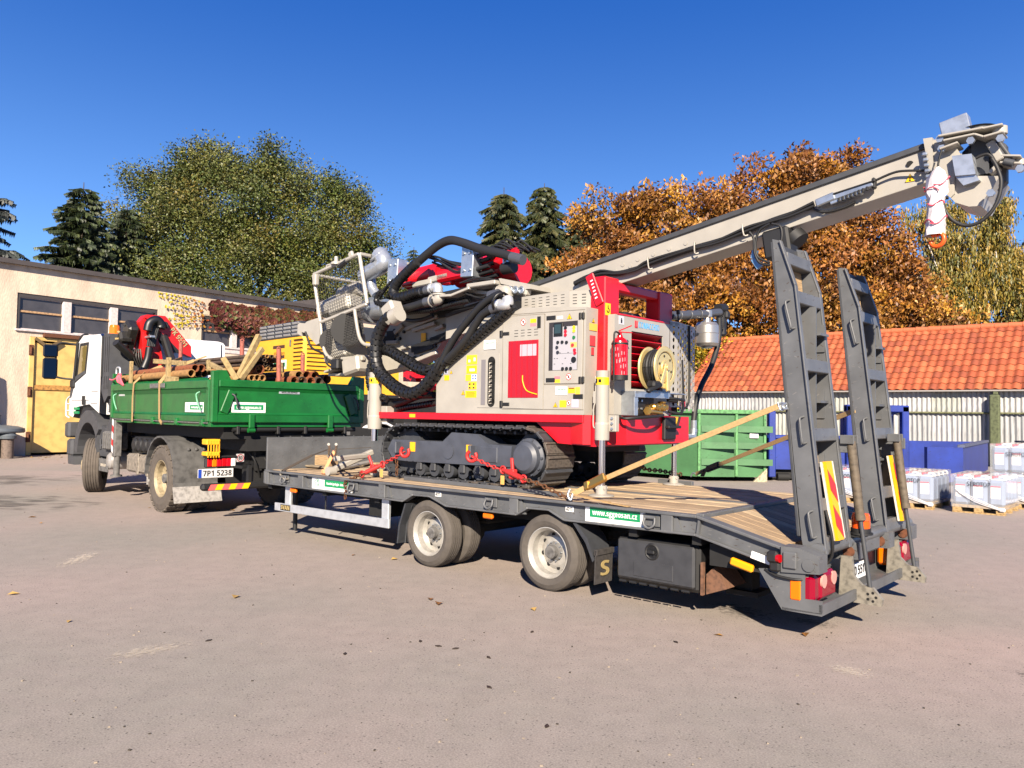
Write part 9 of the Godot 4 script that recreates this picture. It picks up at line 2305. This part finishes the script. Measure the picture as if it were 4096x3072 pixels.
func lashings():
	binder("lashing_chain", "red lashing chain and binder from track frame to rail, front one", [Vector3(-2.406, 1.177, -0.3), Vector3(-2.519, 1.124, -0.3), Vector3(-2.667, 1.068, -0.3), Vector3(-2.763, 1.028, -0.3)], Vector3(-2.735, 1.017, -0.25), Vector3(-2.944, 0.899, -0.12), [Vector3(-2.783, 0.92, -0.02), Vector3(-2.869, 0.892, -0.02), Vector3(-2.985, 0.853, -0.02), Vector3(-3.103, 0.813, -0.02), Vector3(-3.139, 0.778, -0.02), Vector3(-3.106, 0.716, -0.02), Vector3(-3.118, 0.632, -0.02), Vector3(-3.131, 0.557, -0.02)], [Vector3(-2.897, 0.959, -0.25), Vector3(-2.992, 1.111, -0.25)])
	binder("lashing_chain", "red lashing chain and binder from track frame to rail, rear one", [Vector3(-1.344, 1.178, -0.3), Vector3(-1.282, 1.149, -0.3), Vector3(-1.186, 1.123, -0.3), Vector3(-1.083, 1.091, -0.3), Vector3(-0.931, 1.062, -0.3)], Vector3(-0.854, 1.063, -0.25), Vector3(-0.522, 0.997, -0.18), [Vector3(-0.454, 1.005, -0.1), Vector3(-0.289, 0.976, -0.1), Vector3(-0.157, 0.94, -0.1), Vector3(-0.042, 0.904, -0.1), Vector3(0.112, 0.856, -0.1)], [Vector3(-0.721, 1.028, -0.25), Vector3(-0.74, 1.189, -0.25)])
	var m := M.new()
	chain(m, sm([Vector3(-2.573, 1.079, -0.32), Vector3(-2.56, 0.99, -0.32), Vector3(-2.566, 0.864, -0.32)], 3), 0.045, 0.017, 0.007)
	solo("short_chain", m, mats["rust_chain"], "short rusty chain hanging down beside the front binder", "chain", T, Vector3(-2.573, 1.079, -0.32))
	m = M.new()
	chain(m, sm([Vector3(-0.4, 1.051, -2.088), Vector3(-0.4, 1.006, -2.263), Vector3(-0.4, 0.987, -2.505), Vector3(-0.4, 0.952, -2.757), Vector3(-0.4, 0.914, -3.052)], 3), 0.06, 0.02, 0.009)
	solo("far_chain", m, mats["rust_chain"], "dark chain lashing the far track behind the rear outrigger", "chain", T, Vector3(-0.4, 1.051, -2.088))
	# near tension strap from rail to near ramp
	var t := thing("tension_strap", "tan tension strap with ratchet running up to the near ramp", "strap", T, Vector3(0.176, 0.913, -0.05), "tension straps at the ramps")
	m = M.new()
	var q := [Vector3(0.169, 0.912, -0.06), Vector3(0.267, 0.969, -0.1), Vector3(0.487, 1.074, -0.12), Vector3(1.137, 1.351, -0.14), Vector3(2.017, 1.717, -0.2)]
	for i in 4: m.bar(q[i], q[i + 1], 0.045 if i > 1 else 0.05, 0.006, 0.0, Vector3(0.25, 0.3, 1.0))
	for k in 3: m.bar(q[0] + Vector3(0.2 * k - 0.05, -0.0 - 0.02 * k, 0.02), q[0] + Vector3(0.2 * k + 0.2, -0.02 - 0.02 * k, 0.0), 0.05, 0.006)
	part(t, "webbing", m, mats["strap"])
	m = M.new(); m.bar(Vector3(0.288, 0.984, -0.08), Vector3(0.493, 1.087, -0.1), 0.075, 0.05, 0.01, Vector3(0, 0.3, 1)); m.cyl(Vector3(0.325, 1.036, -0.06), Vector3(0.333, 0.977, -0.06), 0.012, 8)
	part(t, "ratchet", m, mats["brass"])
	m = M.new(); m.tube(sm([Vector3(2.011, 1.749, -0.2), Vector3(2.027, 1.697, -0.2), Vector3(2.049, 1.686, -0.2), Vector3(2.08, 1.718, -0.2), Vector3(2.049, 1.743, -0.2), Vector3(2.017, 1.723, -0.2)], 4), 0.008, 6); m.tube(sm([Vector3(2.085, 1.738, -0.19), Vector3(2.053, 1.723, -0.19), Vector3(2.069, 1.697, -0.19), Vector3(2.095, 1.702, -0.19)], 3), 0.012, 6)
	part(t, "hook", m, mats["zinc"])
	m = M.new(); m.tube(sm([Vector3(0.157, 0.956, -0.03), Vector3(0.15, 0.903, -0.01), Vector3(0.18, 0.862, -0.01), Vector3(0.188, 0.916, -0.03)], 4), 0.012, 6)
	part(t, "shackle", m, mats["zinc"])
	t = thing("tension_strap", "second tan strap with black buckle running up to the far ramp", "strap", T, Vector3(-0.45, 0.9, -3.488), "tension straps at the ramps")
	m = M.new()
	var s0: Vector3 = Vector3(-0.519, 0.89, -3.616)
	var s1: Vector3 = Vector3(2.105, 1.708, -1.68)
	m.bar(s0, s1, 0.05, 0.006, 0.0, Vector3(0.25, 0.3, 1.0))
	part(t, "webbing", m, mats["strap"])
	m = M.new(); m.bar(s0.lerp(s1, 0.1), s0.lerp(s1, 0.2), 0.08, 0.05, 0.012, Vector3(0.25, 0.3, 1.0)); m.bar(s0.lerp(s1, 0.08), s0 + Vector3(0.12, -0.02, 0.05), 0.05, 0.006)
	part(t, "buckle", m, mats["black"])
	m = M.new(); m.tube(sm([s0, s0 + Vector3(-0.04, 0.01, 0), s0 + Vector3(-0.07, -0.04, 0)], 3), 0.009, 6)
	part(t, "hook", m, mats["zinc"])
	m = M.new(); m.tube(sm([Vector3(-4.467, 0.869, -0.02), Vector3(-4.482, 0.807, -0.02), Vector3(-4.417, 0.771, -0.02), Vector3(-4.38, 0.748, -0.02), Vector3(-4.31, 0.762, -0.02)], 4), 0.014, 6)
	var b := thing("front_strap", "dark worn strap from the front corner ring over the timber blocks", "strap", T, Vector3(-4.466, 0.838, -0.02))
	part(b, "hook", m, mats["worn_steel"])
	m = M.new(); m.bar(Vector3(-4.488, 0.846, -0.04), Vector3(-4.272, 1.051, -0.35), 0.045, 0.006, 0.0, Vector3(0, 0.6, 1)); m.bar(Vector3(-4.272, 1.051, -0.35), Vector3(-4.25, 1.13, -0.6), 0.045, 0.006, 0.0, Vector3(0, 1, 0.3)); m.bar(Vector3(-4.249, 1.121, -0.6), Vector3(-3.886, 1.155, -1), 0.045, 0.006)
	part(b, "webbing", m, mats["strap_dark"])
	m = M.new(); m.bar(Vector3(-3.662, 1.135, -0.25), Vector3(-3.692, 0.873, -0.12), 0.045, 0.006, 0.0, Vector3(0.4, 0.4, 1)); m.box(Vector3(-3.664, 0.885, -0.1), Vector3(0.07, 0.06, 0.05), 0.015)
	solo("orange_strap", m, pm("strap_orange", 226, 150, 104, 0.8), "short orange strap with a pink knot at the deck edge", "strap", T, Vector3(-3.692, 0.873, -0.12))

func loose_things():
	var m := M.new()
	var tm: Array = [["squared timber block lying at the front of the trailer deck", Vector3(-4.761, 0.86, -0.764), Vector3(0.42, 0.16, 0.2)], ["smaller timber block stacked on the squared one", Vector3(-5.167, 1, -1.093), Vector3(0.3, 0.1, 0.18)], ["timber block behind the strap beside the steel frame", Vector3(-5.755, 0.86, -1.966), Vector3(0.36, 0.13, 0.2)], ["thin broken plank lying flat in front of the blocks", Vector3(-4.65, 0.86, -0.572), Vector3(0.5, 0.03, 0.12)], ["flat plank lying under the steel frame", Vector3(-4.815, 0.86, -1.49), Vector3(0.6, 0.035, 0.16)]]
	for k in 5:
		m = M.new()
		var s: Vector3 = tm[k][2]
		m.box((tm[k][1] as Vector3) + Vector3(0, s.y * 0.5, -0.1), s, 0.012, Basis(Vector3.UP, [0.1, -0.2, 0.3, 0.05, 0.25][k]))
		solo("timber_block", m, mats["wood"] if k % 2 == 0 else mats["wood_grey"], tm[k][0], "timber", T, tm[k][1], "loose timber on the deck")
	var f := thing("folded_stand", "beige folded steel frame lying on the deck in front of the track", "stand", T, Vector3(-4.282, 0.87, -0.934))
	m = M.new()
	var a: Vector3 = Vector3(-3.539, 0.9, -0.114)
	m.bar(a, Vector3(-3.52, 1.12, -0.73), 0.07, 0.07, 0.012); m.bar(Vector3(-3.048, 1.08, 0.167), Vector3(-3.172, 1.1, -0.385), 0.08, 0.06, 0.012); m.bar(Vector3(-3.947, 0.88, -0.455), Vector3(-4.719, 0.9, -1.675), 0.1, 0.04, 0.01)
	m.cyl(a + Vector3(0, 0, -0.05), a + Vector3(0, 0, 0.05), 0.055, 16)
	m.box(Vector3(-3.043, 0.9, -0.392), Vector3(0.1, 0.09, 0.08), 0.015)
	part(f, "bars", m, mats["beige"])
	m = M.new(); m.tube(sm([Vector3(-4.323, 1.05, -0.644), Vector3(-3.238, 1.22, 0.138), Vector3(-2.833, 1.26, 0.439)], 3), 0.016, 6); m.tube(sm([Vector3(-3.995, 1.05, -0.507), Vector3(-3.2, 1.22, 0.064), Vector3(-2.797, 1.26, 0.365)], 3), 0.016, 6); m.bar(Vector3(-4.483, 1.03, -0.76), Vector3(-4.044, 1, -0.556), 0.05, 0.05, 0.01)
	part(f, "fork", m, mats["beige"])
	# fire extinguisher strapped to the rear pillar
	var ec := Vector3(0.19, 0, -0.76)
	var ex := thing("fire_extinguisher", "red fire extinguisher with black base strapped beside the rear grille", "fire extinguisher", T, Vector3(0.19, 1.98, -0.76))
	m = M.new(); m.lathe(ec, Vector3.UP, [[0.0, 1.98], [0.078, 1.985], [0.08, 2.0], [0.08, 2.32], [0.074, 2.35], [0.055, 2.375], [0.03, 2.39], [0.026, 2.41], [0.0, 2.41]], 24)
	part(ex, "cylinder", m, pm("ext_red", 200, 12, 28, 0.25))
	m = M.new(); m.lathe(ec, Vector3.UP, [[0.0, 1.972], [0.082, 1.972], [0.083, 2.02], [0.0, 2.02]], 24); m.lathe(ec, Vector3.UP, [[0.083, 2.315], [0.083, 2.335]], 24); m.box(ec + Vector3(0.0, 2.325, 0.09), Vector3(0.03, 0.02, 0.05), 0.005)
	m.tube(sm([ec + Vector3(0.02, 2.42, 0.03), ec + Vector3(0.0, 2.43, 0.09), ec + Vector3(0.0, 2.3, 0.1), ec + Vector3(0, 2.05, 0.098), ec + Vector3(0, 1.95, 0.095)], 5), 0.009, 6)
	part(ex, "strap_and_hose", m, mats["black"])
	m = M.new(); m.cyl(ec + Vector3(0, 2.40, 0), ec + Vector3(0, 2.44, 0), 0.02, 10); m.bar(ec + Vector3(0, 2.45, 0.02), ec + Vector3(0.06, 2.51, -0.11), 0.022, 0.01, 0.003); m.bar(ec + Vector3(0, 2.44, 0.02), ec + Vector3(0.06, 2.44, -0.12), 0.022, 0.01, 0.003)
	part(ex, "handle", m, mats["ext_red"])
	m = M.new(); m.ink(214, 128, 134)
	for e in [[-0.3, 2.12, 0.10, 0.16], [0.5, 2.16, 0.05, 0.12], [-0.1, 2.05, 0.12, 0.035]]:
		for j in 6:
			var an: float = e[0] + 0.5 + j * 0.11
			var d := Vector3(cos(an), 0, sin(an))
			m.box(ec + d * 0.081 + Vector3(0, e[1] + (j % 3) * 0.06 - 0.01, 0), Vector3(0.002, 0.028 + 0.008 * (j % 2), 0.008), 0.0, Basis(Vector3.UP, -an))
	part(ex, "label_print", m, mats["sticker"]).set_meta("kind", "stuff")
	# wrapped winch hook hanging from the mast head
	var hk := thing("winch_hook", "orange winch hook in white film and red tape hanging from mast head", "hook", T, Vector3(2.958, 3.005, -0.92))
	m = M.new()
	var pts := [Vector3(2.964, 3.564, -0.92), Vector3(2.962, 3.528, -0.92), Vector3(2.96, 3.476, -0.92), Vector3(2.958, 3.413, -0.92), Vector3(2.954, 3.362, -0.92), Vector3(2.95, 3.32, -0.92), Vector3(2.947, 3.279, -0.92), Vector3(2.95, 3.226, -0.92), Vector3(2.947, 3.174, -0.92), Vector3(2.945, 3.122, -0.92), Vector3(2.943, 3.08, -0.92), Vector3(2.939, 3.039, -0.92)]
	var rad := [0.012, 0.045, 0.072, 0.078, 0.074, 0.058, 0.054, 0.058, 0.066, 0.064, 0.066, 0.07]
	for i in pts.size() - 1:
		for k in 14:
			var rs := [0.0, 0.0, 0.0, 0.0]
			for z in 4:
				var kk := (k + (1 if z == 1 or z == 2 else 0)) % 14
				var ii := i + (1 if z > 1 else 0)
				rs[z] = rad[ii] * (1.0 + 0.13 * sin(kk * 2.7 + ii * 1.9) + 0.06 * sin(kk * 5.1 + ii * 3.3))
			var d1 := Vector3(cos(TAU * k / 14.0), 0, sin(TAU * k / 14.0)); var d2 := Vector3(cos(TAU * (k + 1) / 14.0), 0, sin(TAU * (k + 1) / 14.0))
			m.q(pts[i] + d1 * rs[0], pts[i] + d2 * rs[1], pts[i + 1] + d2 * rs[2], pts[i + 1] + d1 * rs[3], (d1 + d2).normalized() + Vector3(0, 0.2 * sin(k + i), 0))
	part(hk, "film_wrap", m, pm("wrap_white", 226, 218, 220, 0.35))
	m = M.new()
	for e in [[2, 3, 0.3], [4, 3, 2.0], [6, 6, 1.0], [8, 9, 0.5], [9, 8, 2.4], [3, 4, 3.6]]:
		var c0: Vector3 = pts[e[0]]; var c1: Vector3 = pts[e[1]]
		var q := PackedVector3Array()
		for k in 9:
			var an: float = e[2] - 0.9 + k * 0.28
			q.push_back(c0.lerp(c1, k / 8.0) + Vector3(cos(an), 0, sin(an)) * (rad[e[0]] * 1.16) + Vector3(0, 0.02 * sin(k * 0.8), 0))
		m.tube(q, 0.005, 4)
	part(hk, "red_tape", m, pm("tape_red", 214, 74, 96, 0.5)).set_meta("kind", "stuff")
	m = M.new(); m.torus(Vector3(2.958, 3.005, -0.92), Vector3(-0.3, 0, 1), 0.052, 0.017, 18, 8, 0.0, 5.6); m.torus(Vector3(2.956, 3.052, -0.92), Vector3(1, 0, 0.2), 0.02, 0.009, 10, 5)
	part(hk, "hook", m, mats["orange"])
	# leaves blown on to the asphalt
	var lf := M.new()
	lf.f3(Vector3(-0.05, 0.0, 0), Vector3(0, 0.02, 0.03), Vector3(0.05, 0.005, 0)); lf.f3(Vector3(-0.05, 0.0, 0), Vector3(0.05, 0.005, 0), Vector3(0, 0.012, -0.03))
	var xf := []
	var cl := []
	for i in 150:
		var p := B * Vector3(rng.randf_range(-1.0, 4.0), 0.005, rng.randf_range(0.1, 1.5 + rng.randf() * 5.0))
		if i % 4 == 0: p = Vector3(rng.randf_range(-10, 9), 0.005, rng.randf_range(-15, -5))
		xf.append(Transform3D(Basis(Vector3.UP, rng.randf() * 6.0).scaled(Vector3.ONE * rng.randf_range(0.5, 1.2)), p))
		cl.append([Color8(176, 130, 60), Color8(140, 96, 50), Color8(196, 160, 90)][i % 3].srgb_to_linear())
	var fl := thing("fallen_leaves", "dry fallen leaves scattered by the workshop door and over the yard", "leaves", W, Vector3(-15, 0, -25))
	fl.set_meta("kind", "stuff")
	scatter(fl, "leaf_scatter", lf, xf, cl, leaf_mat())
	for w in [Vector3(-0.36, 0.006, -5.56), Vector3(-0.48, 0.006, -5.61), Vector3(-0.62, 0.006, -5.72), Vector3(-0.13, 0.006, -5.37), Vector3(0.18, 0.006, -6.01), Vector3(-0.11, 0.006, -4.79), Vector3(0.21, 0.006, -4.21), Vector3(1.21, 0.006, -5.80), Vector3(-2.10, 0.006, -5.66), Vector3(-1.09, 0.006, -5.40)]:
		m = M.new(); m.ink(52, 44, 38)
		m.x = Transform3D(Basis(Vector3.UP, w.x * 7.0) * Basis(Vector3.RIGHT, PI / 2), w)
		m.prism([Vector2(-0.024, -0.006), Vector2(0.0, -0.013), Vector2(0.028, 0.0), Vector2(0.0, 0.012)], -0.002, 0.004)
		solo("dark_leaf", m, mats["sticker"], "small dark flattened leaf lying on the asphalt in the foreground", "leaf", W, w, "dark leaves on the asphalt")
	m = M.new(); m.ink(190, 122, 62); var lp: Vector3 = T * Vector3(1.999, 0.01, -2.994)
	m.x = Transform3D(Basis(Vector3.UP, 0.4), lp); m.f3(Vector3(-0.06, 0.0, 0), Vector3(0, 0.03, 0.035), Vector3(0.07, 0.01, 0)); m.f3(Vector3(-0.06, 0.0, 0), Vector3(0.07, 0.01, 0), Vector3(0, 0.02, -0.03))
	solo("dry_leaf", m, mats["sticker"], "single curled brown leaf on the asphalt behind the far ramp", "leaf", W, lp)
